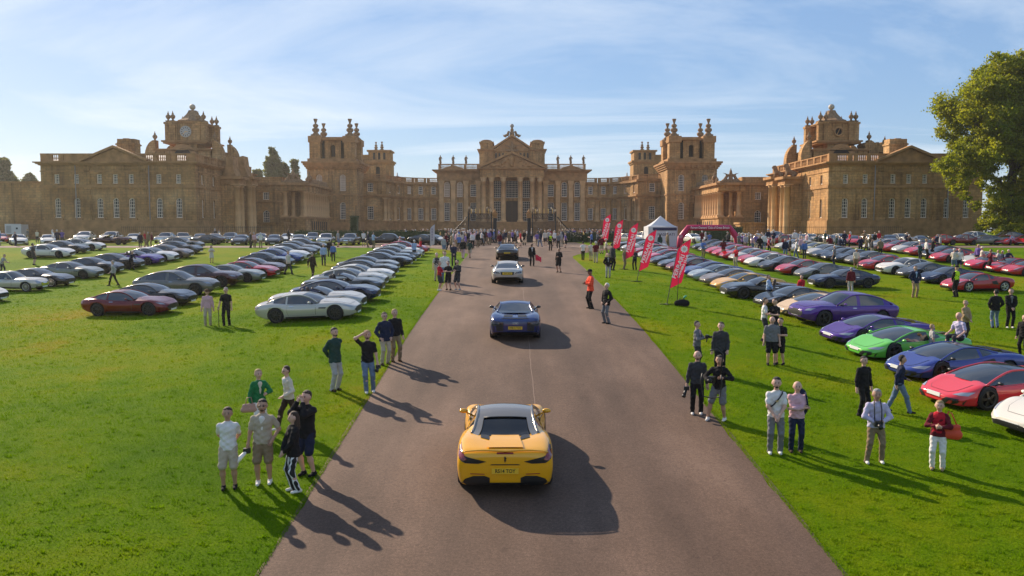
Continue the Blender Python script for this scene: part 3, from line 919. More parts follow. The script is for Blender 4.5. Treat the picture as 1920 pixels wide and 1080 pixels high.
def gateway(sx):
    """court gateway: two deep piers of paired giant columns facing the court"""
    t = thing('court_gateway', (X_(418, 148, sx), 148, 0), 0, 'giant columned court gateway topped by ' + ('a broken stone pediment' if sx < 0 else 'two seated stone lions'), 'gateway')
    ox, oy = t.location.x, t.location.y
    s = 1 if sx < 0 else -1
    for i, (D, pa, pb) in enumerate(((147.0, 428, 447), (153.0, 449, 470))):
        z = lambda py: WZ(py, D)
        x0 = X_(pa, D, sx) - ox; x1 = X_(pb, D, sx) - ox
        xw = -s*(53.6) - ox
        mb = MB(); mb.box(min(xw, x1-s*.9), max(xw, x1-s*.9), D-oy, D-oy+3.2, -.4, z(345)); mb.build('pier', m_stone, t)
        h = z(345)
        for dy in (.55, 2.6):
            obj('column', column_mesh(.62, h+.2, False), t, (x1-s*.45, D-oy+dy, -.2))
        mb = MB(); mb.box(min(xw, x1+s*.3), max(xw, x1+s*.3), D-oy-.3, D-oy+3.5, z(345), z(336)); mb.box(min(xw, x1+s*.8), max(xw, x1+s*.8), D-oy-.8, D-oy+4.0, z(336), z(331)); mb.build('entablature', m_trim, t)
        xl = X_(pa+8, D, sx) - ox
        if sx < 0:
            poly = [(0, 0), (3.2, 0), (2.6, 1.6), (2.5, 3.6), (1.2, 3.9), (.9, 2.0)]
            if i == 1: poly = [(3.2-a, b) for a, b in poly]
            mb = MB(); mb.prism([(x1-2.6*s+ (p[0]-.4)*.8*s, z(331)+p[1]) for p in poly], 'y', D-oy, D-oy+3.0); mb.build('broken_pediment', m_trim, t)
        else:
            o = obj('lion', lion_mesh(1.35 if i == 0 else 1.2), t, (x1+1.4, D-oy+1.5, z(331)-.05)); o.rotation_euler = (0, 0, math.pi)
    # link wall and arch between the piers, back to the wing
    z = lambda py: WZ(py, 153)
    mb = MB(); xw = -s*55.0 - ox
    mb.box(min(xw, xw+s*1.3), max(xw, xw+s*1.3), -2.5, 17.0, -.4, WZ(342, 150)); mb.build('link_wall', m_stone, t)
    course_z = WZ(342, 150)
    mb = MB(); mb.box(min(xw, xw+s*1.9), max(xw, xw+s*1.9), -2.5, 17.0, course_z, course_z+.7); mb.build('link_cornice', m_trim, t)
def colonnade(sx):
    D0, D1 = 165.0, 187.0
    t = thing('colonnade', (X_(572, D0, sx), D0, 0), 0, 'long colonnade of tall stone columns leading to the corner tower, on the ' + ('clock tower side' if sx < 0 else 'great tree side'), 'colonnade', 'colonnades of the great court')
    ox, oy = t.location.x, D0
    s = 1 if sx < 0 else -1
    z = lambda py: WZ(py, D0)
    zf = z(408); zt = z(358); ze = z(347)
    # podium with its low arcade
    mb = MB(); mb.box(min(-s*5.0, 0), max(-s*5.0, 0), 0, 22.0, -.4, zf-.15); mb.build('podium', m_stone, t)
    mb = MB(); mb.box(min(-s*5.2, s*.25), max(-s*5.2, s*.25), -.25, 22.0, zf-.15, zf+.2); mb.build('floor_slab', m_trim, t)
    for i in range(8):
        mb = MB(); y = 5.0 + 1.9*i; mb.box(min(0, s*.02), max(0, s*.02), y, y+.9, .2, zf-.7); mb.build('podium_shade', m_dark, t)  # flat dark panels painted as the shade within the arcade
    # column row facing the court
    for i in range(11):
        y = 1.0 + 20.4*i/10
        obj('column', column_mesh(.5, zt-zf-.2, False), t, (-s*.4, y, zf+.2))
    for dx in (-4.4, -.4):
        if dx != -.4: obj('column', column_mesh(.5, zt-zf-.2, False), t, (s*dx, 1.0, zf+.2))
    for dx in (-3.4, -1.5):
        obj('pilaster', column_mesh(.42, zt-zf-.2, False), t, (s*dx, 3.5, zf+.2))
    # back wall
    mb = MB(); mb.box(min(-s*5.0, -s*4.3), max(-s*5.0, -s*4.3), 0.75, 22.0, zf, zt); mb.build('back_wall', m_stone, t)
    mb = MB(); mb.box(min(-s*5.2, s*.15), max(-s*5.2, s*.15), -.05, 22.0, zt, ze); mb.build('entablature', m_stone, t)
    mb = MB(); mb.box(min(-s*5.8, s*.75), max(-s*5.8, s*.75), -.65, 22.0, ze, ze+.5); mb.build('cornice', m_trim, t)
    mb = MB(); mb.box(min(-s*4.9, -s*.2), max(-s*4.9, -s*.2), .3, 22.0, ze+.5, ze+.9)
    rng_ = random.Random(3)
    for i in range(13):    # carved crests along the parapet
        y = 3.0 + i*1.45
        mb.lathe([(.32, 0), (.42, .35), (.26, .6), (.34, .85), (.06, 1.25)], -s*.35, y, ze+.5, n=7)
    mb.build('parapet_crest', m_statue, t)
    # trophy group over the end bay
    P = [cap((-1.5, 0, .3), (1.5, 0, .3), .5), cap((-1.3, 0, .5), (-.7, 0, 1.6), .4, .28), cap((1.3, 0, .5), (.7, 0, 1.6), .4, .28), cap((0, 0, .6), (0, 0, 2.3), .5, .3), cap((0, 0, 2.5), (0, 0, 3.1), .2, .1), cap((-.4, -.2, 1.6), (-1.6, 0, 2.1), .18, .1), cap((.4, -.2, 1.6), (1.6, 0, 2.1), .18, .1)]
    V, Q = sdf_mesh(P, .16, .15); obj('trophy', np_mesh('trophy', V, Q, m_statue, True), t, (-s*2.6, 1.0, ze+.45))
    obj('urn', urn_mesh(2.6), t, (-s*.1, 4.2, ze+.5))
    # plain wall with windows that joins the gateway
    fr = Frame((0, 0, 0), 0)
    xa, xb = sorted((-s*5.0, X_(468, D0, sx) - ox - s*3.5))
    wx = X_(496.5, D0, sx) - ox
    ops = [(wx, 1.25, z(374), z(360), False), (wx, 1.35, z(421), z(394), True)]
    mb = MB(); facade(mb, Frame((0, .8, 0), 0), xa, xb, -.4, ze, ops); mb.build('link_wall', m_stone, t)
    windows(Frame((0, .8, 0), 0), t, ops[:1], 3, 4); windows(Frame((0, .8, 0), 0), t, ops[1:], 3, 6)
    course(t, 'link_cornice', Frame((0, .8, 0), 0), xa, xb, ze, ze+.5, .5, back=3)
    course(t, 'link_string', Frame((0, .8, 0), 0), xa, xb, z(379), z(376), .14)
    mb = MB(); mb.box(xa, xb, 1.1, 4.0, ze+.5, z(331)); mb.build('attic', m_stone, t)
    # square end plinth standing before the link wall
    px_ = X_(512, 160, sx) - ox
    mb = MB(); mb.box(px_-2.4, px_+2.4, -6.5, -2.5, -.4, 2.7); mb.box(px_-2.6, px_+2.6, -6.7, -2.3, 2.7, 3.1); mb.build('end_plinth', m_stone, t)
def corner_tower(sx):
    D = 187.0
    xl, xr = X_(577, D, sx), X_(669, D, sx)
    xc = (xl+xr)/2; hw = abs(xr-xl)/2
    s = 1 if sx < 0 else -1
    t = thing('corner_tower', (xc, D, 0), 0, 'square rusticated corner tower with open belvedere and tall finials, on the ' + ('clock tower side' if sx < 0 else 'great tree side'), 'tower', 'front corner towers')
    z = lambda py: WZ(py, D)
    k = D/1500
    def u(px): return (X_(px, D, sx) - xc)
    fr = Frame((0, 0, 0), 0)
    ops = [(u(599), 11*k, z(358), z(327), True), (u(643), 11*k, z(358), z(327), True), (u(642.5), 11*k, z(411), z(379), True), (u(621), 9*k, z(357), z(326), True), (u(621), 9*k, z(412), z(380), True)]
    mb = MB(); facade(mb, fr, -hw, hw, -.4, z(311), ops, .45)
    for sd in (-1, 1): mb.add([(sd*hw, 0, -.4), (sd*hw, 2*hw, -.4), (sd*hw, 2*hw, z(311)), (sd*hw, 0, z(311))], [(0, 1, 2, 3)])
    mb.add([(-hw, 2*hw, -.4), (hw, 2*hw, -.4), (hw, 2*hw, z(311)), (-hw, 2*hw, z(311))], [(0, 1, 2, 3)])
    mb.build('wall', m_stone, t)
    windows(fr, t, ops[:3], 4, 7, .4, blind=(0, 1) if sx < 0 else ())
    for o in ops[3:]:
        m1 = MB(); p = [(o[0]-o[1]/2, o[2]), (o[0]+o[1]/2, o[2])] + [(a, b) for a, b in arc_pts(o[0], o[1], o[3]-o[1]/2)][::-1]
        m1.add([(a, .44, b) for a, b in p], [tuple(range(len(p)))]); m1.build('niche', m_stone, t)
    # banded rustication at the corners and across
    for i in range(24):
        zz = .6 + i*(z(318)-.6)/24; hh = (z(318)-.6)/24
        for a in (-hw, hw-1.5):
            mb = MB(); mb.box(a-.06 if a < 0 else a, a+1.5 if a < 0 else a+1.56, -.07, 1.5, zz+.05, zz+hh-.05); mb.build('quoin', m_stone, t)
    ring_course(t, 'string_course', -hw, hw, 0, 2*hw, z(366), z(363), .2)
    ring_course(t, 'plinth', -hw, hw, 0, 2*hw, -.4, z(416), .3)
    ring_course(t, 'cornice', -hw, hw, 0, 2*hw, z(317), z(303), 1.1, steps=4)
    for i in range(9):
        mb = MB(); x = -hw+.4+i*(2*hw-.8)/8; mb.box(x-.28, x+.28, -.75, -.27, z(315), z(309)); mb.build('bracket', m_trim, t)
    ring_course(t, 'blocking_course', -hw+.3, hw-.3, .3, 2*hw-.3, z(303), z(297), .25)
    # belvedere
    zb, zt = z(297), z(259); bw = hw*.92
    pw = 1.25
    for ix in (-1, 1):
        for iy in (-1, 1):
            cx_, cy_ = ix*(bw-pw), hw + iy*(bw-pw)
            mb = MB(); mb.box(cx_-pw, cx_+pw, cy_-pw, cy_+pw, zb, zt); mb.build('belvedere_pier', m_stone, t)
            mb = MB(); mb.box(cx_-pw-.25, cx_+pw+.25, cy_-pw-.25, cy_+pw+.25, zt-.9, zt+.55); mb.build('pier_cap', m_trim, t)
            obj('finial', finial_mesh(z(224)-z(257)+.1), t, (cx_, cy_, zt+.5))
    cw = 1.9
    for (rz, o) in ((0, (0, hw-bw+.9, 0)), (math.pi/2, (bw-.9, hw, 0)), (math.pi, (0, hw+bw-.9, 0)), (-math.pi/2, (-bw+.9, hw, 0))):
        f2 = Frame(o, rz); mb = MB()
        facade(mb, f2, -cw, cw, zb, zt-.3, [(0, 9*k, z(293), z(270), True)], .8)
        mb.build('arched_screen', m_stone, t)
    mb = MB(); mb.box(-bw+1.9, bw-1.9, hw-bw+1.9, hw+bw-1.9, zb, zt-.35); mb.build('belvedere_shade', m_dark, t)  # dark block standing for the shade inside the open belvedere
    ring_course(t, 'belvedere_cornice', -bw+.7, bw-.7, hw-bw+.7, hw+bw-.7, zt-.35, zt+.1, .35, steps=2)
    mb = MB(); mb.box(-bw*.55, bw*.55, hw-bw*.55, hw+bw*.55, zt+.1, zt+.6); mb.build('belvedere_top', m_trim, t)
def rear_tower(sx):
    D = 236.0
    xl, xr = X_(690, D, sx), X_(733, D, sx)
    xc = (xl+xr)/2; hw = abs(xr-xl)/2
    t = thing('rear_tower', (xc, D, 0), 0, 'distant rear palace tower behind the corner tower, on the ' + ('clock tower side' if sx < 0 else 'great tree side'), 'tower', 'rear corner towers')
    z = lambda py: WZ(py, D); k = D/1500
    mb = MB(); facade(mb, Frame((0, 0, 0), 0), -hw, hw, 0, z(304), [((X_(709, D, sx)-xc), 8*k, z(335), z(312), True)], .5)
    for sd in (-1, 1): mb.add([(sd*hw, 0, 0), (sd*hw, 2*hw, 0), (sd*hw, 2*hw, z(304)), (sd*hw, 0, z(304))], [(0, 1, 2, 3)])
    mb.build('wall', m_stone, t)
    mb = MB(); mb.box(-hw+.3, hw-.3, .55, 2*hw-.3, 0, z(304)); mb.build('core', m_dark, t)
    ring_course(t, 'cornice', -hw, hw, 0, 2*hw, z(307), z(301), .6, steps=2)
    mb = MB(); mb.box(-hw+.2, hw-.2, .3, 2*hw-.3, z(301), z(283)); mb.build('belvedere', m_stone, t)
    for i in range(3):
        mb = MB(); x = -1.5+1.5*i; mb.box(x-.35, x+.35, .27, .31, z(299), z(286)); mb.build('belvedere_opening', m_pane, t)
    ring_course(t, 'belvedere_cornice', -hw+.2, hw-.2, .3, 2*hw-.3, z(284), z(281), .4)
    for x in (-1.4, .5):
        o = obj('finial', finial_mesh(z(264)-z(281)), t, (x if sx < 0 else -x, 2.0+abs(x), z(281)))
    sgn = 1 if sx > 0 else -1
    mb = MB(); mb.box(min(sgn*hw, sgn*(hw+5)), max(sgn*hw, sgn*(hw+5)), 1, 2*hw, 8, z(290)); mb.box(min(sgn*hw, sgn*(hw+5.2)), max(sgn*hw, sgn*(hw+5.2)), .8, 2*hw, z(292), z(289.5)); mb.build('shoulder', m_stone, t)
def quadrant(sx):
    """concave wing between the corner tower and the main block"""
    t = thing('quadrant_wing', (X_(740, 200, sx), 200, 0), 0, 'concave two storey palace wing with attached columns, on the ' + ('clock tower side' if sx < 0 else 'great tree side') + ' of the portico', 'building', 'curved wings of the main front')
    ox, oy = t.location.x, 200.0
    s = 1 if sx < 0 else -1
    # plan of the front face, from the tower towards the portico (left side coordinates)
    pts = [(WX(668, 196), 196.0), (WX(724, 196), 196.0), (WX(724, 198), 198.2), (WX(738, 203), 203.0), (WX(757, 207), 207.2), (WX(778, 209.5), 209.5), (WX(800, 210.5), 210.5), (WX(826, 210.5), 210.5)]
    zg = lambda py: WZ(py, 203)
    top1, top2 = zg(367), zg(343)
    for i in range(len(pts)-1):
        (xa, ya), (xb, yb) = pts[i], pts[i+1]
        L_ = math.hypot(xb-xa, yb-ya)
        if sx < 0: fr = Frame((xa-ox, ya-oy, 0), math.atan2(yb-ya, xb-xa))
        else: fr = Frame((-xb-ox, yb-oy, 0), math.atan2(ya-yb, -xa+xb))
        ops = []
        if L_ > 1.9:
            c = L_*.5
            ops = [(c, 1.3, zg(412), zg(389), False), (c, 1.2, zg(362), zg(347), False)]
        if i == 0:
            c0 = (L_*.5) if sx < 0 else L_*.5
            ops = [(c0-.2, 1.5, zg(412), zg(388), False), (c0-.2, 1.35, zg(362), zg(346), False)]
        mb = MB(); facade(mb, fr, 0, L_, -.4, top2, ops); mb.build('wall', m_stone, t)
        windows(fr, t, ops[:1], 3, 6); windows(fr, t, ops[1:], 3, 4, blind=(0,) if (i == 4 and sx < 0) else ())
        if i == 1: continue
        course(t, 'plinth', fr, 0, L_, -.4, zg(415), .3, back=.1)
        course(t, 'mid_cornice', fr, 0, L_, zg(372), zg(366.5), .55, back=.1, steps=2)
        course(t, 'top_cornice', fr, 0, L_, top2, top2+.45, .45, back=1.2)
        balustrade(t, fr, .05, L_-.05, top2+.45, top2+1.75, ped=2, d=.05)
        for uu in ((.25, L_-.25) if L_ > 2.5 else (L_*.06,)):
            p = fr.P(uu, zg(415), -.28)
            obj('column', column_mesh(.42, zg(373)-zg(415), False), t, p)
    # body behind, keeps the sky from showing through
    mb = MB()
    P2 = [((x-ox) if sx < 0 else (-x-ox), y-oy+.45) for x, y in pts]
    xe = [p[0] for p in P2]
    back = [(P2[-1][0], 30), (P2[0][0], 30)]
    mb.prism(P2 + back, 'z', -.4, top2+.02); mb.build('inner_block', m_stone, t)
    mb = MB(); px_ = X_(745, 214, sx)-ox; mb.lathe([(1.9, top2), (1.7, top2+1.5), (1.0, top2+2.2), (.2, top2+2.5), (.15, top2+3.3)], px_, 14, 0, n=10); mb.build('lantern', m_lead, t)
def main_block():
    D = 210.0
    t = thing('palace_main_block', (0, D, 0), 0, 'central palace block with columned portico, stacked pediments and rooftop statues', 'building')
    z = lambda py: WZ(py, D); k = D/1500
    x = lambda px: WX(px, D)
    fr = Frame((0, 0, 0), 0)
    xl, xr = x(822), x(1098)
    ops = []
    for c in (838, 862, 1920-862, 1920-838): ops.append((x(c), 10.5*k, z(369), z(341), True))
    for c in (888.5, 1920-888.5): ops.append((x(c), 13.5*k, z(368.5), z(346), False))
    for c in (838, 862, 1920-862, 1920-838): ops.append((x(c), 10.5*k, z(414), z(380), False))
    for c in (888.5, 1920-888.5): ops.append((x(c), 13.5*k, z(414), z(380), False))
    # behind the portico: three tall bays, dark windows widened for its interior shade
    for c, w in ((933, 15), (960, 23), (987, 15)): ops.append((x(c), w*k, z(371), z(337), False))
    for c, w in ((933, 15), (987, 15)): ops.append((x(c), w*k, z(415), z(377), False))
    door = (x(960), 23*k, z(417), z(377), False)
    mb = MB(); facade(mb, fr, xl, xr, -.4, z(322), ops + [door], .45)
    for sd in (xl, xr): mb.add([(sd, 0, -.4), (sd, 26, -.4), (sd, 26, z(322)), (sd, 0, z(322))], [(0, 1, 2, 3)])
    mb.add([(xl, 26, -.4), (xr, 26, -.4), (xr, 26, z(322)), (xl, 26, z(322))], [(0, 1, 2, 3)])
    mb.build('wall', m_stone, t)
    windows(fr, t, ops[:4], 3, 6, .4, blind=(0, 1)); windows(fr, t, ops[4:6], 4, 6, .4)
    windows(fr, t, ops[6:10], 3, 8, .4, blind=()); windows(fr, t, ops[10:12], 4, 8, .4)
    windows(fr, t, ops[12:], 4, 8, .4)
    mb = MB(); mb.box(door[0]-door[1]/2+.05, door[0]-.03, .3, .4, door[2], door[3]); mb.build('door_leaf', m_door, t)
    mb = MB(); mb.box(door[0]+.03, door[0]+door[1]/2-.05, .3, .4, door[2], door[3]); mb.build('door_leaf', m_door, t)
    ring_course(t, 'plinth', xl, xr, 0, 26, -.4, z(416), .4)
    for c in (828, 850, 874, 897): 
        for cc in (c, 1920-c):
            mb = MB(); X = x(cc); h0, h1 = z(416), z(339)
            mb.box(X-.55, X+.55, -.42, 0.02, h0, h1-1.3)
            mb.box(X-.7, X+.7, -.55, 0.0, h0, h0+.5)
            mb.frustum(X, -.22, h1-1.3, h1, .55, .3, .8, .52); mb.build('pilaster', m_column, t)
    for o in ops[:12]:
        course(t, 'sill', fr, o[0]-o[1]/2-.15, o[0]+o[1]/2+.15, o[2]-.35, o[2]-.03, .18)
    ring_course(t, 'frieze', xl, xr, 0, 26, z(339), z(324), .35)
    ring_course(t, 'cornice', xl, xr, 0, 26, z(324), z(318.5), 1.5, steps=3)
    zc, zt = z(318.5), z(307)
    for a, b in ((xl, x(899)), (x(1021), xr)):
        balustrade(t, fr, a, b, zc, zt, ped=4, d=.2)
        m_ = (x(850) if a == xl else x(1070))
        mb = MB(); mb.prism([(m_-3.4, zc+.02), (m_+3.4, zc+.02), (m_+2.0, zc+.6), (m_, zt-.35), (m_-2.0, zc+.6)], 'y', -.2, .15); mb.build('carved_crest', m_trim, t)
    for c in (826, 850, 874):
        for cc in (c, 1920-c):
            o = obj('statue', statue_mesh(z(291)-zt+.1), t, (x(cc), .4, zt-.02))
    mb = MB(); mb.box(xl+1.5, xr-1.5, 1.5, 25, z(319.5), zc+.25); mb.build('roof', m_lead, t)
    # portico: standing forward of the wall
    Dp = 204.0; yp = Dp - D
    zp = lambda py: WZ(py, Dp); xp = lambda px: WX(px, Dp)
    for c in (906.5, 921.5, 943.5, 975.5, 998.0, 1012.5):
        obj('column', column_mesh(.62, zp(332)-zp(416), True), t, (xp(c), yp+.8, zp(416)))
    mb = MB(); mb.box(xp(900), xp(1020), yp+.1, -.3, zp(332), zp(317.5)); mb.build('portico_entablature', m_stone, t)
    course(t, 'portico_cornice', Frame((0, yp+.1, 0), 0), xp(900), xp(1020), zp(317.5), zp(315), .7, back=5.5, steps=2)
    pediment(t, fr, xp(902), xp(1018), zp(315), zp(284), yp+.1, -.2, 'portico_pediment', .6)
    # carved arms in the tympanum
    rnd = random.Random(4); P = []
    for i in range(46):
        a = rnd.uniform(-1, 1); zz = rnd.uniform(0, 1-abs(a))*.78
        cx_ = a*5.4; cz_ = zp(315)+.45+zz*3.1
        P.append(cap((cx_, yp+.05, cz_), (cx_+rnd.uniform(-.5, .5), yp, cz_+rnd.uniform(-.35, .35)), rnd.uniform(.14, .26)))
    P.append(cap((0, yp, zp(315)+.8), (0, yp, zp(315)+2.6), .55))
    V, Q = sdf_mesh(P, .13, .08); obj('tympanum_carving', np_mesh('tympanum_carving', V, Q, m_trim, True), t)
    # steps and platform
    n = 8
    for i in range(n):
        hz = zp(416)*(i+1)/n
        mb = MB(); mb.box(xp(903)-.2, xp(1017)+.2, yp-.5-(n-i)*.36, yp-.5-(n-i-1)*.36, -.05, hz); mb.build('step', m_trim, t)
    mb = MB(); mb.box(xp(897), xp(1023), yp-.5, -.4, -.05, zp(416)); mb.build('portico_platform', m_trim, t)
    for sd in (-1, 1):
        mb = MB(); mb.box(sd*7.0 - 3.0, sd*7.0 + 3.0, yp-5.5, yp-3.6, 0, 1.9); mb.box(sd*7.0 - 3.2, sd*7.0 + 3.2, yp-5.7, yp-3.4, 1.9, 2.2); mb.build('step_block', m_trim, t)
    # attic behind the portico with its own pediment
    Da = 222.0; ya = Da - D
    za = lambda py: WZ(py, Da); xa = lambda px: WX(px, Da)
    mb = MB(); mb.box(xa(926), xa(994), ya, ya+14, z(319), za(281)); mb.build('attic', m_stone, t)
    for c0, c1 in ((899, 926), (994, 1021)):
        mb = MB(); mb.box(xa(c0), xa(c1), ya-.8, ya+14, z(319), za(281)); mb.build('attic_end', m_stone, t)
        ring_course(t, 'attic_cornice', xa(c0), xa(c1), ya-.8, ya+14, za(283), za(280), .55, steps=2)
        mb = MB(); mb.box(xa(c0)+.3, xa(c1)-.3, ya-.5, ya+13, za(280), za(269)); mb.box(xa(c0), xa(c1), ya-.8, ya+13.5, za(269), za(266)); mb.build('attic_block', m_stone, t)
        mb = MB(); m_ = (xa(c0)+xa(c1))/2; mb.prism([(m_+math.cos(a)*1.6, za(266)+math.sin(a)*.55) for a in np.linspace(0, math.pi, 9)], 'y', ya-.5, ya+2); mb.build('segmental_cap', m_trim, t)
    for i in range(10):
        cpx = 930 + 6.6*i
        mb = MB(); mb.box(xa(cpx)-.22, xa(cpx)+.22, ya-.06, ya, za(302), za(287)); mb.build('attic_recess', m_pane, t)
    course(t, 'attic_string', Frame((0, ya, 0), 0), xa(926), xa(994), za(284), za(280.5), .35, back=2)
    pediment(t, fr, xa(926), xa(994), za(280.5), za(253), ya-.1, ya+13, 'attic_pediment', .55)
    P = [cap((-1.4, 0, .2), (1.4, 0, .2), .3), cap((0, 0, .2), (0, 0, 1.9), .5, .35), cap((-.3, 0, 1.0), (-1.9, 0, 1.7), .22, .1), cap((.3, 0, 1.0), (1.9, 0, 1.7), .22, .1), cap((0, 0, 1.9), (0, -.2, 2.5), .25, .2)]
    V, Q = sdf_mesh(P, .14, .12); obj('arms_carving', np_mesh('arms_carving', V, Q, m_statue, True), t, (0, ya-.5, za(284)))
    mb = MB(); mb.lathe([(.75, za(254)), (.6, za(249)), (.45, za(246)), (.5, za(243)), (.28, za(240)), (.2, za(238))], 0, ya+.6, 0, n=10); mb.build('ball_pedestal', m_statue, t)
    mb = MB(); mb.sphere((0, ya+.6, za(235.5)), 3.7*Da/1500, 14, 9); mb.build('ball', mat('ball_stone', (.33, .3, .27), .7), t)
    for sd in (-1, 1):
        o = obj('reclining_statue', lion_mesh(.95), t, (sd*1.55, ya+.6, za(258)+.1)); o.rotation_euler = (0, 0, 0 if sd < 0 else math.pi)
for sx in (-1, 1):
    wing_block(sx); lantern_tower(sx); gateway(sx); colonnade(sx); corner_tower(sx); rear_tower(sx); quadrant(sx)
main_block()
# ================================================================== cars
m_glass = mat('car_glass', (0.012, 0.012, 0.013), 0.03, spec=0.6, coat=0.3)
m_glass.node_tree.nodes['Principled BSDF'].inputs['IOR'].default_value = 2.0
m_glass.node_tree.nodes['Principled BSDF'].inputs['Specular Tint'].default_value = (1.0, 0.9, 0.8, 1)
m_rubber = mat('tyre_rubber', (0.012, 0.012, 0.012), 0.8)
m_rim_dark = mat('dark_alloy', (0.07, 0.068, 0.066), 0.35, metal=0.8)
m_rim_silver = mat('silver_alloy', (0.55, 0.54, 0.52), 0.3, metal=0.9)
m_black = mat('black_trim', (0.010, 0.010, 0.010), 0.45)
m_lens = mat('headlight_lens', (0.40, 0.40, 0.42), 0.08, coat=1.0, metal=0.4)
m_tail = mat('tail_lens', (0.20, 0.006, 0.008), 0.12, coat=0.8)
m_taild = mat('smoked_tail_lens', (0.035, 0.006, 0.006), 0.15, coat=0.8)
m_plate_w = mat('white_plate', (0.75, 0.75, 0.73), 0.4)
m_plate_y = mat('yellow_plate', (0.80, 0.50, 0.03), 0.4)
m_chrome = mat('bright_metal', (0.75, 0.74, 0.72), 0.15, metal=1.0)
m_seat = mat('seat_leather', (0.05, 0.03, 0.022), 0.6)
m_cabin = mat('cabin_dark', (0.012, 0.011, 0.010), 0.9)  # near black trim of the dashboard
PAINT = {
    'yellow': (0.80, 0.40, 0.008), 'white': (0.72, 0.70, 0.66), 'roof grey': (0.15, 0.147, 0.145), 'silver': (0.54, 0.52, 0.49), 'grey': (0.17, 0.165, 0.16), 'dark grey': (0.055, 0.053, 0.053),
    'black': (0.012, 0.011, 0.011), 'deep blue': (0.010, 0.026, 0.13), 'navy': (0.012, 0.020, 0.065), 'blue': (0.02, 0.045, 0.22), 'royal blue': (0.035, 0.06, 0.30), 'purple': (0.085, 0.025, 0.26), 'red': (0.42, 0.010, 0.022),
    'dark red': (0.16, 0.008, 0.012), 'maroon': (0.055, 0.010, 0.014), 'bright pink red': (0.62, 0.035, 0.055), 'green': (0.13, 0.52, 0.07), 'champagne': (0.66, 0.47, 0.26), 'gold yellow': (0.66, 0.36, 0.04),
    'silver green': (0.23, 0.24, 0.21), 'light blue': (0.33, 0.40, 0.46), 'pale yellow': (0.68, 0.60, 0.25), 'bronze': (0.22, 0.17, 0.14), 'crimson': (0.50, 0.012, 0.05),
}
def paint(c):
    metal = 0.35 if c in ('silver', 'grey', 'dark grey', 'navy', 'blue', 'royal blue', 'purple', 'maroon', 'silver green', 'light blue', 'bronze', 'dark red') else 0.0
    r_, g_, b_ = PAINT[c]
    nm = 'paint_' + c.replace(' ', '_')
    if nm in MATS: return MATS[nm]
    m = mat(nm, (r_, g_*.95, b_*.86), 0.17, metal=metal*.8, coat=0.3, spec=0.75)
    m.node_tree.nodes['Principled BSDF'].inputs['Specular Tint'].default_value = (1.0, 0.88, 0.76, 1)
    return m
NSEC = 22
tag_stuff = set()
def catmull(pts, n):
    P = [Vector(p) for p in pts]; out = []
    P = [P[0]*2-P[1]] + P + [P[-1]*2-P[-2]]
    segs = len(P)-3
    for i in range(n):
        t = i/(n-1)*segs; k = min(int(t), segs-1); u = t-k
        a, b, c, d = P[k:k+4]
        out.append(0.5*((2*b) + (c-a)*u + (2*a-5*b+4*c-d)*u*u + (3*b-a-3*c+d)*u**3))
    return out
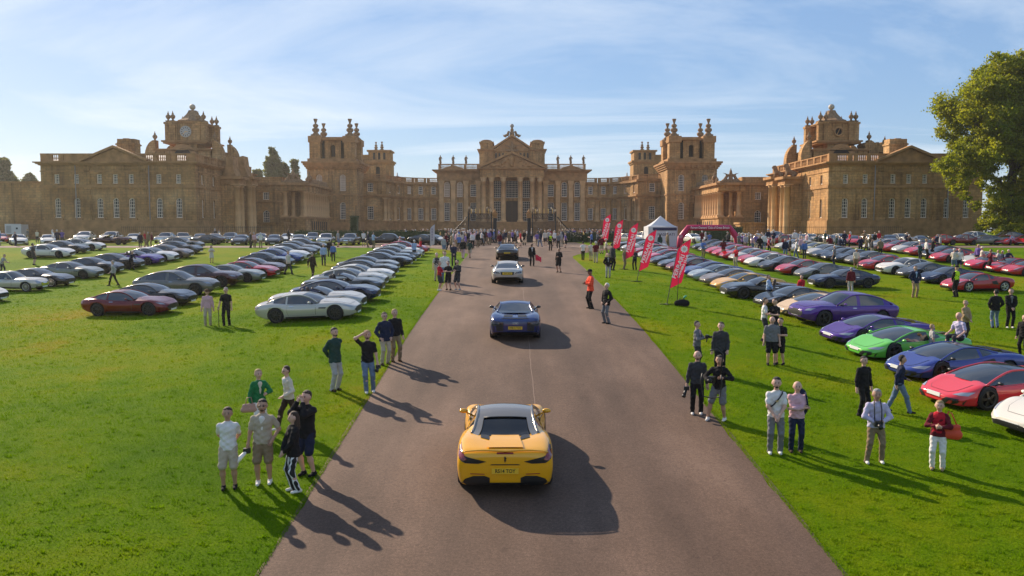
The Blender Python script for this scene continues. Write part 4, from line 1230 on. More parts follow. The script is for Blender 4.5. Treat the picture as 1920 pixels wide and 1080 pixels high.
SPEC = {
 'gt': dict(L=4.72, W=1.95, H=1.29, axf=0.86, axr=1.05, wr=.355, zc=[(0,.84),(.03,.93),(.12,.965),(.25,.95),(.5,.92),(.655,.935),(.72,.905),(.85,.80),(.94,.69),(1,.58)],
   zs=[(0,.80),(.05,.88),(.2,.93),(.4,.85),(.6,.83),(.8,.835),(.92,.72),(1,.55)], hw=[(0,.70),(.03,.84),(.10,.93),(.22,.985),(.42,.93),(.62,.93),(.80,.975),(.9,.92),(.96,.82),(1,.60)], zb=[(0,.44),(.06,.30),(.14,.19),(.86,.16),(.95,.17),(1,.24)],
   C=[(.665,.925),(.60,1.10),(.51,1.245),(.42,1.29),(.33,1.265),(.22,1.15),(.11,.985),(.075,.94)], Rl=[(.645,.80,.86),(.575,.68,1.07),(.49,.60,1.20),(.41,.585,1.235),(.32,.58,1.205),(.22,.60,1.10),(.15,.66,.97),(.10,.70,.90)], ws=2.2, rw=4.6, split=.46, door=(.34,.61)),
 'mid': dict(L=4.56, W=1.95, H=1.21, axf=1.06, axr=.86, wr=.35, zc=[(0,.80),(.04,.885),(.12,.91),(.26,.90),(.45,.88),(.70,.86),(.78,.80),(.88,.68),(.95,.56),(1,.46)],
   zs=[(0,.77),(.05,.87),(.18,.94),(.3,.92),(.46,.80),(.6,.76),(.77,.79),(.88,.69),(.96,.54),(1,.44)], hw=[(0,.80),(.02,.90),(.08,.955),(.19,.985),(.34,.955),(.46,.90),(.62,.90),(.77,.965),(.88,.92),(.95,.80),(1,.58)], zb=[(0,.36),(.05,.27),(.12,.15),(.88,.13),(.96,.15),(1,.2)],
   C=[(.755,.83),(.68,1.0),(.575,1.165),(.49,1.21),(.41,1.19),(.33,1.10),(.24,.985),(.20,.955)], Rl=[(.735,.79,.77),(.65,.67,.97),(.56,.585,1.12),(.48,.57,1.155),(.41,.565,1.13),(.35,.60,1.05),(.29,.66,.97),(.23,.70,.92)], ws=2.3, rw=4.2, split=.40, door=(.42,.69)),
 'wedge': dict(L=4.55, W=1.96, H=1.15, axf=1.04, axr=.88, wr=.35, zc=[(0,.86),(.04,.90),(.15,.90),(.3,.89),(.45,.86),(.74,.83),(.82,.70),(.9,.57),(.96,.47),(1,.40)],
   zs=[(0,.80),(.05,.88),(.18,.92),(.32,.90),(.47,.78),(.64,.74),(.78,.74),(.88,.60),(.96,.46),(1,.38)], hw=[(0,.84),(.02,.92),(.1,.97),(.2,.99),(.34,.96),(.46,.91),(.64,.91),(.78,.97),(.88,.93),(.95,.86),(1,.66)], zb=[(0,.36),(.05,.28),(.12,.15),(.88,.12),(.96,.13),(1,.16)],
   C=[(.80,.76),(.70,.95),(.57,1.115),(.48,1.15),(.40,1.13),(.30,1.06),(.18,.97),(.10,.935)], Rl=[(.775,.80,.71),(.67,.69,.92),(.555,.58,1.07),(.47,.56,1.10),(.40,.55,1.08),(.33,.57,1.02),(.27,.62,.95),(.20,.66,.91)], ws=2.4, rw=4.2, split=.40, door=(.42,.70)),
 'suv': dict(L=5.05, W=2.0, H=1.66, axf=.93, axr=1.05, wr=.40, zc=[(0,1.08),(.03,1.16),(.12,1.2),(.3,1.12),(.6,1.10),(.70,1.11),(.78,1.08),(.88,1.0),(.95,.90),(1,.78)],
   zs=[(0,1.0),(.05,1.06),(.2,1.07),(.45,1.03),(.65,1.02),(.82,1.01),(.93,.90),(1,.74)], hw=[(0,.80),(.03,.92),(.12,.97),(.22,1.0),(.42,.96),(.62,.96),(.82,1.0),(.92,.95),(.97,.86),(1,.68)], zb=[(0,.55),(.05,.42),(.12,.27),(.88,.25),(.96,.29),(1,.36)],
   C=[(.70,1.10),(.63,1.30),(.555,1.50),(.46,1.575),(.34,1.56),(.20,1.43),(.09,1.25),(.03,1.13)], Rl=[(.68,.83,1.03),(.60,.75,1.25),(.525,.67,1.44),(.44,.655,1.51),(.33,.65,1.49),(.20,.645,1.36),(.125,.68,1.21),(.07,.73,1.08)], ws=2.2, rw=5.2, split=.42, door=(.46,.64)),
 'classic': dict(L=4.57, W=1.68, H=1.34, axf=.80, axr=1.08, wr=.335, zc=[(0,.66),(.03,.76),(.12,.88),(.25,.93),(.5,.92),(.62,.93),(.75,.90),(.88,.84),(.95,.76),(1,.64)],
   zs=[(0,.64),(.05,.76),(.18,.88),(.4,.86),(.6,.85),(.8,.85),(.92,.80),(1,.66)], hw=[(0,.60),(.03,.70),(.10,.78),(.22,.835),(.42,.82),(.62,.82),(.80,.84),(.9,.80),(.96,.72),(1,.56)], zb=[(0,.42),(.06,.34),(.14,.24),(.86,.22),(.95,.28),(1,.36)],
   C=[(.635,.93),(.59,1.12),(.53,1.29),(.44,1.34),(.35,1.32),(.24,1.18),(.15,1.0),(.11,.92)], Rl=[(.615,.70,.87),(.565,.62,1.08),(.505,.55,1.24),(.43,.54,1.28),(.34,.535,1.255),(.25,.55,1.13),(.19,.60,.98),(.14,.63,.90)], ws=2.2, rw=4.6, split=.44, door=(.40,.60)),
 'saloon': dict(L=4.95, W=1.85, H=1.43, axf=.85, axr=1.15, wr=.34, zc=[(0,.86),(.02,.95),(.12,.98),(.25,.98),(.5,.95),(.66,.96),(.75,.94),(.88,.89),(.96,.82),(1,.66)],
   zs=[(0,.82),(.03,.90),(.2,.92),(.4,.90),(.6,.90),(.82,.89),(.94,.82),(1,.64)], hw=[(0,.78),(.02,.86),(.10,.90),(.22,.925),(.42,.92),(.62,.92),(.80,.925),(.92,.90),(.97,.85),(1,.70)], zb=[(0,.46),(.05,.34),(.13,.22),(.87,.2),(.96,.24),(1,.32)],
   C=[(.67,.955),(.61,1.16),(.555,1.36),(.46,1.43),(.36,1.42),(.27,1.36),(.20,1.16),(.165,.98)], Rl=[(.65,.78,.90),(.59,.70,1.12),(.53,.63,1.31),(.45,.62,1.37),(.36,.615,1.355),(.28,.62,1.29),(.235,.66,1.12),(.20,.70,.95)], ws=2.2, rw=4.9, split=.42, door=(.46,.63)),
}
_h = dict(SPEC['mid'])
_h.update(zc=[(0,.93),(.03,.985),(.12,.985),(.26,.95),(.45,.88),(.70,.86),(.78,.80),(.88,.68),(.95,.56),(1,.46)], zs=[(0,.90),(.04,.955),(.16,.985),(.3,.94),(.46,.80),(.6,.76),(.77,.83),(.88,.70),(.96,.54),(1,.44)],
          hw=[(0,.885),(.015,.935),(.07,.965),(.19,.985),(.34,.955),(.46,.90),(.62,.90),(.77,.975),(.88,.92),(.95,.80),(1,.58)], zb=[(0,.30),(.05,.24),(.12,.15),(.88,.13),(.96,.15),(1,.2)],
          C=[(.755,.83),(.68,1.0),(.575,1.165),(.49,1.21),(.42,1.20),(.33,1.12),(.24,1.03),(.20,1.0)], Rl=[(.735,.79,.77),(.65,.67,.97),(.56,.60,1.12),(.48,.59,1.165),(.42,.59,1.15),(.34,.62,1.08),(.27,.66,1.00),(.21,.73,.95)], rw=4.75)
SPEC['hero'] = _h
def boolean_cut(me, cutters):
    ob = bpy.data.objects.new('tmp_body', me); COL.objects.link(ob)
    cs = []
    for cm in cutters:
        c = bpy.data.objects.new('tmp_cut', cm); COL.objects.link(c); cs.append(c)
        md = ob.modifiers.new('b', 'BOOLEAN'); md.operation = 'DIFFERENCE'; md.object = c; md.solver = 'EXACT'
    dg = bpy.context.evaluated_depsgraph_get()
    out = bpy.data.meshes.new_from_object(ob.evaluated_get(dg))
    for o in [ob] + cs: bpy.data.objects.remove(o)
    return out
def wheel_meshes(r, w, style):
    mb = MB(); hw = w/2
    prof = [(r*.70, -hw*.9), (r*.93, -hw), (r, -hw*.72), (r, hw*.72), (r*.93, hw), (r*.70, hw*.9)]
    def lathe_y(mb, prof, n, mi=0):
        vs = []; fs = []
        for rr_, y in prof:
            for k in range(n):
                a = 2*math.pi*k/n; vs.append((rr_*math.cos(a), y, rr_*math.sin(a)))
        for i in range(len(prof)-1):
            for k in range(n): fs.append((i*n+k, i*n+(k+1) % n, (i+1)*n+(k+1) % n, (i+1)*n+k))
        mb.add(vs, fs, mi, True)
    lathe_y(mb, prof, 24)
    lathe_y(mb, [(r*.70, -hw*.9), (0.02, -hw*.8)], 24)
    tyre = mb.mesh('tyre', m_rubber)
    mb = MB()
    lathe_y(mb, [(r*.72, hw*.6), (r*.74, hw*.96), (r*.66, hw*.9), (r*.64, hw*.35)], 24)
    lathe_y(mb, [(r*.64, hw*.30), (0.01, hw*.30)], 24, 1)
    lathe_y(mb, [(r*.17, hw*.5), (r*.15, hw*.95), (0.005, hw*.97)], 12)
    n = {'ten': 10, 'five': 5, 'wire': 14}[style]
    for k in range(n):
        a = 2*math.pi*k/n; wd = {'ten': .016, 'five': .036, 'wire': .009}[style]
        ca, sa = math.cos(a), math.sin(a)
        def P(rr_, t, y): return (rr_*ca - t*sa, y, rr_*sa + t*ca)
        vs = [P(r*.1, -wd, hw*.55), P(r*.1, wd, hw*.55), P(r*.69, wd, hw*.55), P(r*.69, -wd, hw*.55), P(r*.1, -wd, hw*.92), P(r*.1, wd, hw*.92), P(r*.69, wd, hw*.86), P(r*.69, -wd, hw*.86)]
        mb.add(vs, [(0,3,2,1),(4,5,6,7),(0,1,5,4),(1,2,6,5),(2,3,7,6),(3,0,4,7)])
    rim = mb.mesh('rim', [m_rim_dark, m_black])
    return tyre, rim
def patch(bvh, poly, view, off, cuts=2):
    """a flush panel: a 2D outline pressed onto the body.  view 'f'/'r': (y,z); 's+'/'s-': (x,z); 't': (x,y)"""
    bm = bmesh.new()
    vs = [bm.verts.new((p[0], p[1], 0)) for p in poly]
    bm.faces.new(vs)
    bmesh.ops.triangulate(bm, faces=bm.faces[:])
    if cuts: bmesh.ops.subdivide_edges(bm, edges=bm.edges[:], cuts=cuts, use_grid_fill=True)
    bm.verts.ensure_lookup_table()
    keep = {}
    V = []
    for v in bm.verts:
        a, b = v.co.x, v.co.y
        if view == 'f': o, d = Vector((9, a, b)), Vector((-1, 0, 0))
        elif view == 'r': o, d = Vector((-9, a, b)), Vector((1, 0, 0))
        elif view == 's+': o, d = Vector((a, 5, b)), Vector((0, -1, 0))
        elif view == 's-': o, d = Vector((a, -5, b)), Vector((0, 1, 0))
        else: o, d = Vector((a, b, 5)), Vector((0, 0, -1))
        hit = bvh.ray_cast(o, d)
        if hit[0] is not None:
            nrm = hit[1] if hit[1].dot(d) < 0 else -hit[1]
            keep[v.index] = len(V); V.append(hit[0] + nrm*off*0.6 - d*off*0.4)
    F = [[keep[v.index] for v in f.verts] for f in bm.faces if all(v.index in keep for v in f.verts)]
    bm.free()
    mb = MB(); mb.add(V, F, 0, True)
    return mb
def text_mesh(s, size, m, depth=0.002, name='lettering', bold=0.0, spacing=1.0, shear=0.0):
    cu = bpy.data.curves.new(name, 'FONT'); cu.body = s; cu.size = size; cu.extrude = depth; cu.align_x = 'CENTER'; cu.align_y = 'CENTER'; cu.offset = bold; cu.space_character = spacing; cu.shear = shear
    cu.resolution_u = 3
    o = bpy.data.objects.new('tmp_text', cu); COL.objects.link(o)
    dg = bpy.context.evaluated_depsgraph_get(); dg.update()
    me = bpy.data.meshes.new_from_object(o.evaluated_get(dg)); bpy.data.objects.remove(o)
    me.materials.clear(); me.materials.append(m)
    return me
class CarKit:
    """all meshes of one kind of car; place() makes the objects"""
    def __init__(self, kind, wheel='ten', roofm=None, open_top=False, opts=()):
        S = SPEC[kind]; self.S = S; self.kind = kind; L_ = S['L']; self.L = L_
        fzc, fzs, fhw, fzb = [pchip([(a*L_, b) for a, b in S[k]]) for k in ('zc', 'zs', 'hw', 'zb')]
        sc = S['W']/2/max(b for _, b in S['hw'])
        self.fhw = lambda x: fhw(x)*sc; self.fzs = fzs; self.fzc = fzc; self.fzb = fzb
        xs = list(np.linspace(0, L_, 46))
        rings = []
        for x in xs:
            zc, zs, hw, zb = [float(f(x)) for f in (fzc, fzs, self.fhw, fzb)]
            mid = .5*(zs+zb)
            half = catmull([(0, zc), (.42*hw, zc*.8+zs*.2 + .004), (.74*hw, zs+.012), (.90*hw, zs-.025), (.975*hw, zs-.13), (hw*1.0, mid+.02), (.975*hw, zb+.15), (.93*hw, zb+.03), (.86*hw, zb)], NSEC)
            ring = [Vector((x, p.x, p.y)) for p in half] + [Vector((x, -p.x, p.y)) for p in half[::-1][:]]
            ring = ring[:-1]           # the centre point is shared
            rings.append(ring)
        def shrink(ring, dx, f):
            c = sum(ring, Vector())/len(ring)
            return [Vector((p.x+dx, c.y+(p.y-c.y)*f, c.z+(p.z-c.z)*f)) for p in ring]
        rings = [shrink(rings[0], -.035, .78), shrink(rings[0], -.022, .93)] + rings + [shrink(rings[-1], .03, .93), shrink(rings[-1], .05, .72)]
        n = len(rings[0]); vs = [p for r in rings for p in r]; fs = []
        for i in range(len(rings)-1):
            for k in range(n): fs.append((i*n+k, i*n+(k+1) % n, (i+1)*n+(k+1) % n, (i+1)*n+k))
        fs.append(tuple(range(n))); fs.append(tuple((len(rings)-1)*n+k for k in range(n))[::-1])
        mb = MB(); mb.add(vs, fs, 0, True)
        me = mb.mesh('body', [m_black, m_black])
        bm = bmesh.new(); bm.from_mesh(me); bmesh.ops.recalc_face_normals(bm, faces=bm.faces[:]); bm.to_mesh(me); bm.free()
        self.bvh = BVHTree.FromPolygons([v.co for v in me.vertices], [list(p.vertices) for p in me.polygons])
        # wheel arches
        self.xf = L_ - S['axf']; self.xr = S['axr']; wr = S['wr']; ar = wr + .035
        cut = []
        for xw in (self.xf, self.xr):
            for s in (-1, 1):
                hw = float(self.fhw(xw)); c = MB()
                vv = []; ff = []; nn = 28
                for y in (s*(hw-.30), s*(hw+.30)):
                    for k in range(nn):
                        a = 2*math.pi*k/nn; vv.append((xw+ar*math.cos(a), y, wr+ar*math.sin(a)))
                for k in range(nn): ff.append((k, (k+1) % nn, nn+(k+1) % nn, nn+k))
                ff.append(tuple(range(nn))); ff.append(tuple(range(2*nn-1, nn-1, -1)))
                c.add(vv, ff); cm = c.mesh('c', [m_black])
                b2 = bmesh.new(); b2.from_mesh(cm); bmesh.ops.recalc_face_normals(b2, faces=b2.faces[:]); b2.to_mesh(cm); b2.free()
                cut.append(cm)
        if open_top:
            c = MB(); x0, x1 = .30*L_, .62*L_; w = .66
            c.box(x0, x1, -w, w, .45, 1.6); cut.append(c.mesh('c', [m_black]))
        me = boolean_cut(me, cut)
        me.materials.clear(); me.materials.append(m_black); me.materials.append(m_black)
        mi = []; sm = []
        for p in me.polygons:
            c = p.center; dark = False
            for xw in (self.xf, self.xr):
                d = math.hypot(c.x-xw, c.z-wr)
                if d < ar+.005 and abs(p.normal.y) < .9 and abs(d-ar) < .02 and p.normal.dot(Vector((xw-c.x, 0, wr-c.z))) > 0: dark = True
                if d < ar and abs(c.y) < float(self.fhw(xw))-.25: dark = True
            if c.z < float(self.fzb(min(max(c.x, 0), L_)))+.015 and p.normal.z < -.5: dark = True
            if open_top and .29*L_ < c.x < .63*L_ and abs(c.y) < .67 and (abs(c.y) > .655 or c.z < .47 or abs(c.x-.30*L_) < .01 or abs(c.x-.62*L_) < .01): dark = True
            mi.append(1 if dark else 0)
        me.polygons.foreach_set('material_index', mi)
        me.polygons.foreach_set('use_smooth', [m == 0 for m in mi])
        self.body = me
        self.parts = []        # (name, mesh, material role or None, parent name)
        # greenhouse
        Cc = catmull([(a*L_, 0, b) for a, b in S['C']], 40); Rr = catmull([(a*L_, b, c) for a, b, c in S['Rl']], 40)
        nC = len(S['C'])-1
        tw, tr = S['ws']/nC, S['rw']/nC
        iw, ir = int(round(tw*39)), int(round(tr*39))
        def rowpts(i, m=9):
            c, r = Cc[i], Rr[i]; out = []
            for j in range(m):
                s_ = -1 + 2*j/(m-1); a = abs(s_)
                e = a**2.2
                out.append(Vector((c.x + (r.x-c.x)*a**1.6, r.y*s_, c.z + (r.z-c.z)*e)))
            return out
        def sheet(i0, i1, inset=0.0, lift=0.0, j0=0, j1=8):
            mbx = MB(); vs = []; m = 9
            for i in range(i0, i1+1):
                for p in rowpts(i): vs.append((p.x, p.y*(1-inset), p.z+lift))
            fs = []
            for i in range(i1-i0):
                for j in range(j0, j1): fs.append((i*m+j, i*m+j+1, (i+1)*m+j+1, (i+1)*m+j))
            use = sorted({q for f in fs for q in f}); rem = {q: n_ for n_, q in enumerate(use)}
            mbx.add([vs[q] for q in use], [tuple(rem[q] for q in f) for f in fs], 0, True); return mbx
        if not open_top:
            self.parts.append(('windscreen', sheet(0, iw).mesh('windscreen', m_glass), None))
            self.parts.append(('roof', sheet(iw, ir, 0, .004).mesh('roof', m_black), 'roof'))
            if kind == 'hero':
                self.parts.append(('rear_window', sheet(ir, 39, 0, -.012, 1, 7).mesh('rear_window', mat('rear_glass_black', (.006, .006, .006), .12, spec=.3)), None))
                for q0, q1 in ((0, 1), (7, 8)): self.parts.append(('buttress', sheet(ir, 39, 0, .012, q0, q1).mesh('buttress', m_black), 'roof'))
                mbx = MB(); r0 = rowpts(ir); mbx.tube([p_ + Vector((-.01, 0, .006)) for p_ in r0[1:8]], .014, 5); self.parts.append(('roof_edge', mbx.mesh('roof_edge', m_black), None))
                for yy in (-.26, .26):
                    mbx = MB(); mbx.sphere((2.05, yy, .98), .11, 8, 6, s=(.6, 1, 1.1)); self.parts.append(('headrest', mbx.mesh('headrest', m_seat), None))
            else:
                self.parts.append(('rear_window', sheet(ir, 39).mesh('rear_window', m_glass), None))
            # rails and pillars
            end = 39
            for i in range(12, 40):
                h_ = self.bvh.ray_cast(Vector((Rr[i].x, Rr[i].y, 3)), Vector((0, 0, -1)))[0]
                if h_ is not None and h_.z > Rr[i].z - .01: end = i; break
            for s in (-1, 1):
                mbx = MB(); mbx.tube([(p.x, p.y*s, p.z+.002) for p in Rr[:end+1]], [.032]*(end+1), 8)
                self.parts.append(('roof_rail', mbx.mesh('roof_rail', m_black), 'rail'))
            for s in (-1, 1):
                K = list(range(1, 36)); cols = []
                for i in K:
                    r = Rr[i]; hwx = float(self.fhw(r.x)); zb_ = float(fzs(r.x)) - .06
                    yb = max(hwx*.90, r.y+.02)
                    cols.append([(r.x, s*(r.y+(yb-r.y)*t+.02*math.sin(math.pi*t)), r.z+(zb_-r.z)*t) for t in (0, 1/3, 2/3, 1)])
                qb = [q for q in range(len(K)-1) if abs(Rr[K[q]].x/L_-S['door'][0]) < .012]
                qr = int(len(K)*.80)
                runs = [('side_window', 0, qb[0] if qb else qr, m_glass, None)]
                if qb: runs += [('door_pillar', qb[0], qb[-1]+1, m_black, 'paint'), ('quarter_window', qb[-1]+1, qr, m_glass, None)]
                runs.append(('rear_pillar', qr, len(K)-1, m_black, 'paint'))
                for nm, q0, q1, mm_, role in runs:
                    if q1 <= q0: continue
                    mbx = MB(); mbx.add([p for c_ in cols[q0:q1+1] for p in c_], [(q*4+j, q*4+j+1, q*4+j+5, q*4+j+4) for q in range(q1-q0) for j in range(3)], 0, True)
                    self.parts.append((nm, mbx.mesh(nm, mm_), role))
        else:
            self.parts.append(('windscreen', sheet(0, iw).mesh('windscreen', m_glass), None))
            mbx = MB()
            for s in (-1, 1): mbx.tube([(p.x, p.y*s, p.z+.002) for p in Rr[:iw+1]], .026, 8)
            mbx.tube([p + Vector((0, 0, .004)) for p in rowpts(iw)], .024, 8)
            self.parts.append(('screen_frame', mbx.mesh('screen_frame', m_black), 'trim'))
            for s in (-1, 1):
                P = [cap((.40*L_, s*.34, .45), (.37*L_, s*.34, 1.02), .16, .13, ((1, 0, 0), 1.5)), cap((.37*L_, s*.34, 1.06), (.365*L_, s*.34, 1.12), .09), cap((.40*L_, s*.34, .45), (.50*L_, s*.34, .48), .16)]
                V, Q = sdf_mesh(P, .045, .05); self.parts.append(('seat', np_mesh('seat', V, Q, m_seat, True), None))
            mbx = MB(); mbx.tube([(.585*L_, -.6, .86), (.585*L_, .6, .86)], .11, 8); self.parts.append(('dashboard', mbx.mesh('dashboard', m_cabin), None))
        # doors
        d0, d1 = S['door']
        zd0 = float(fzb(.5*L_))+.16
        for s, vw in ((1, 's+'), (-1, 's-')):
            zt0, zt1 = float(fzs(d0*L_))-.07, float(fzs(d1*L_))-.07
            poly = [(d0*L_+.06, zd0), (d1*L_+.05, zd0), (d1*L_+.07, zt1), (d0*L_, zt0), (d0*L_-.02, zt0-.25)]
            c = (sum(p[0] for p in poly)/5, sum(p[1] for p in poly)/5)
            big = [(c[0]+(p[0]-c[0])*1.018, c[1]+(p[1]-c[1])*1.03) for p in poly]
            self.parts.append(('door_gap', patch(self.bvh, big, vw, .003, 3).mesh('door_gap', m_black), None))
            self.parts.append(('door', patch(self.bvh, poly, vw, .007, 3).mesh('door', m_black), 'paint'))
            hx = d0*L_+.12; hz = zt0-.06
            if kind in ('gt', 'classic', 'saloon', 'suv'):
                self.parts.append(('door_handle', patch(self.bvh, [(hx, hz), (hx+.2, hz), (hx+.2, hz+.025), (hx, hz+.025)], vw, .02, 1).mesh('door_handle', m_chrome), None))
            vent = {'mid': [(.29, .48), (.385, .52), (.40, .70), (.33, .76)], 'hero': [(.29, .48), (.385, .52), (.40, .70), (.33, .76)], 'wedge': [(.27, .44), (.395, .46), (.415, .70), (.33, .80)], 'gt': [(.655, .60), (.725, .585), (.735, .65), (.66, .655)]}.get(kind)
            if vent: self.parts.append(('side_intake', patch(self.bvh, [(a_*L_, b_) for a_, b_ in vent], vw, .011, 2).mesh('side_intake', m_black), None))
            # mirrors
            xm = S['Rl'][0][0]*L_-.30; ym = float(self.fhw(xm))-.03; zm = float(fzs(xm))+.015
            mbx = MB(); mbx.sphere((xm-.03, s*(ym+.08), zm+.06), .088, 10, 6, s=(.75, 1.2, .62)); mbx.tube([(xm, s*(ym-.12), zm-.06), (xm-.02, s*(ym+.03), zm+.03)], .022, 5)
            self.parts.append(('mirror', mbx.mesh('mirror', m_black), 'mirror'))
            # sills
            xa, xb = self.xr+wr+.1, self.xf-wr-.1; za = float(fzb(.5*L_))
            self.parts.append(('sill', patch(self.bvh, [(xa, za+.005), (xb, za+.005), (xb, za+.09), (xa, za+.11)], vw, .012, 2).mesh('sill', m_black), None))
        bon = {'gt': [(.70, .60), (.90, .52), (.95, .36)], 'suv': [(.73, .66), (.90, .58), (.955, .40)], 'saloon': [(.70, .66), (.95, .56)], 'classic': [(.66, .50), (.93, .36)], 'mid': [(.785, .56), (.90, .46), (.95, .30)], 'wedge': [(.83, .58), (.93, .50), (.965, .34)], 'hero': [(.785, .56), (.90, .46), (.95, .30)]}[kind]
        pl = [(a_*L_, b_) for a_, b_ in bon]; pl = pl + [(a_, -b_) for a_, b_ in pl[::-1]]
        cx0 = sum(p[0] for p in pl)/len(pl)
        self.parts.append(('bonnet_gap', patch(self.bvh, [(cx0+(p[0]-cx0)*1.025, p[1]*1.025) for p in pl], 't', .003, 4).mesh('bonnet_gap', m_black), None))
        self.parts.append(('bonnet', patch(self.bvh, pl, 't', .008, 4).mesh('bonnet', m_black), 'paint'))
        if kind in ('wedge', 'mid', 'hero'):
            self.P('engine_grille', [(.06*L_, .10), (.15*L_, .10), (.15*L_, .40), (.06*L_, .44)], 't', m_black, .010, both=True) if kind != 'hero' else None
        self.front_details(); self.rear_details(opts)
        self.tyre, self.rim = wheel_meshes(wr, .27 if kind != 'classic' else .2, wheel)
        self.opts = opts
    def P(self, name, poly, view, m, off=.008, role=None, cuts=2, both=False):
        for s in ((1, -1) if both else (1,)):
            q = [(p[0]*s, p[1]) for p in poly] if view in 'fr' else ([(p[0], p[1]*s) for p in poly] if view == 't' else poly)
            mbx = patch(self.bvh, q, view, off, cuts)
            if mbx.f: self.parts.append((name, mbx.mesh(name, m), role))
    def front_details(self):
        k = self.kind; L_ = self.L
        if k == 'gt':
            self.P('grille', [(-.50, .30), (.50, .30), (.60, .44), (.40, .545), (-.40, .545), (-.60, .44)], 'f', m_black, .012)
            self.P('headlight', [(.60, .56), (.80, .60), (.86, .70), (.72, .67)], 'f', m_lens, .012, both=True)
            self.P('splitter', [(-.78, .20), (.78, .20), (.70, .26), (-.70, .26)], 'f', m_black, .02)
            zp = .27
        elif k in ('mid', 'hero'):
            self.P('grille', [(-.48, .22), (.48, .22), (.56, .33), (.30, .36), (-.30, .36), (-.56, .33)], 'f', m_black, .012)
            self.P('headlight', [(.62, .52), (.78, .55), (.86, .76), (.74, .68)], 'f', m_lens, .012, both=True)
            zp = .33
        elif k == 'wedge':
            self.P('air_intake', [(.28, .18), (.82, .18), (.88, .33), (.50, .36)], 'f', m_black, .014, both=True)
            self.P('headlight', [(.56, .44), (.86, .44), (.88, .55), (.70, .52)], 'f', m_lens, .012, both=True)
            self.P('splitter', [(-.85, .13), (.85, .13), (.8, .18), (-.8, .18)], 'f', m_black, .02)
            zp = .36
        elif k == 'suv':
            self.P('grille', [(-.52, .46), (.52, .46), (.62, .62), (.50, .76), (-.50, .76), (-.62, .62)], 'f', m_black, .014)
            self.P('headlight', [(.64, .74), (.86, .76), (.9, .88), (.70, .84)], 'f', m_lens, .012, both=True)
            zp = .50
        else:
            self.P('grille', [(-.36, .44), (.36, .44), (.40, .56), (.22, .64), (-.22, .64), (-.40, .56)], 'f', m_chrome, .012)
            self.P('headlight', [(.56 + .11*math.cos(a), .66 + .11*math.sin(a)) for a in np.linspace(0, 2*math.pi, 12, endpoint=False)], 'f', m_lens, .02, both=True, cuts=1)
            self.P('bumper', [(-.66, .36), (.66, .36), (.66, .43), (-.66, .43)], 'f', m_chrome, .04)
            zp = .33
        mbx = MB(); mbx.box(self.L+.035, self.L+.06, -.26, .26, zp-.055, zp+.055)
        self.parts.append(('number_plate', mbx.mesh('number_plate', m_plate_w), None))
    def rear_details(self, opts):
        k = self.kind
        def plate(x_off, zp, text, pm, w=.52, h=.11):
            hit = self.bvh.ray_cast(Vector((-9, 0, zp)), Vector((1, 0, 0)))[0]
            x = hit.x - x_off
            mbx = MB(); mbx.box(x-.016, x, -w/2, w/2, zp-h/2, zp+h/2)
            self.parts.append(('number_plate', mbx.mesh('number_plate', pm), None))
            if not text:        # too far to read in the photograph: plain dark strokes
                mbx = MB()
                for i_, y_ in enumerate((-.20, -.14, -.08, -.03, .06, .12, .18)): mbx.box(x-.019, x-.0165, y_-.013, y_+.013, zp-.028, zp+.028)
                self.parts.append(('plate_strokes', mbx.mesh('plate_strokes', m_black), None)); tag_stuff.add('plate_strokes')
                return
            me = text_mesh(text, .105, m_black, .002, 'plate_lettering', bold=.0015)
            me.transform(Matrix.Translation((x-.019, 0, zp)) @ Matrix.Rotation(-math.pi/2, 4, 'Z') @ Matrix.Rotation(math.pi/2, 4, 'X') @ Matrix.Scale(.86, 4, (1, 0, 0)))
            self.parts.append(('plate_lettering', me, None))
        if 'hero' in opts:
            self.P('light_housing', [(.36, .785), (.52, .745), (.78, .755), (.90, .81), (.915, .92), (.87, .955), (.80, .89), (.60, .845)], 'r', m_black, .010, both=True, cuts=3)
            self.P('tail_light', [(.74, .82), (.84, .80), (.905, .84), (.915, .93), (.87, .965), (.80, .90)], 'r', m_tail, .020, both=True, cuts=2)
            self.P('exhaust_recess', [(.30, .30), (.88, .30), (.78, .44), (.62, .50), (.40, .50), (.30, .46)], 'r', m_black, .012, both=True, cuts=3)
            self.P('rear_diffuser', [(-.86, .24), (.86, .24), (.84, .36), (-.84, .36)], 'r', m_black, .010, cuts=3)
            self.P('rear_slot', [(-.30, .715), (.30, .715), (.26, .735), (-.26, .735)], 'r', m_black, .010)
            self.P('side_slot', [(.40, .525), (.68, .535), (.68, .552), (.40, .542)], 'r', mat('red_reflector', (.30, .01, .02), .3), .010, both=True)
            plate(.012, .60, 'RS14 TOY', m_plate_y)
            self.P('bonnet_vent', [(.62, .30), (.98, .34), (1.0, .50), (.78, .50)], 't', m_black, .012, both=True)
            self.P('engine_cover', [(.16, -.36), (.92, -.28), (.92, .28), (.16, .36)], 't', m_black, .028, role='paint', cuts=3)
            pts = []
            for y in np.linspace(-.84, .84, 19):
                h_ = self.bvh.ray_cast(Vector((.07 + .07*abs(y), y, 3)), Vector((0, 0, -1)))[0]
                pts.append((h_.x-.05, y, h_.z+.014))
            mbx = MB(); mbx.tube(pts, [.012 + .012*(1-abs(p[1])/.9) for p in pts], 6); self.parts.append(('spoiler_lip', mbx.mesh('spoiler_lip', m_black), 'paint'))
            self.P('brake_light', [(-.16, .925), (.16, .925), (.16, .945), (-.16, .945)], 'r', m_tail, .012)
            horse = [(0, -1), (.25, -.95), (.15, -.6), (.35, -.2), (.2, .1), (.45, .35), (.3, .45), (.1, .3), (.15, .7), (.35, .75), (.2, .95), (-.05, 1), (-.2, .7), (-.15, .3), (-.5, .5), (-.3, .1), (-.15, -.1), (-.45, -.45), (-.25, -.5), (-.05, -.35)]
            self.P('emblem', [(p[0]*.060, .83+p[1]*.058) for p in horse], 'r', m_black, .012, cuts=1)
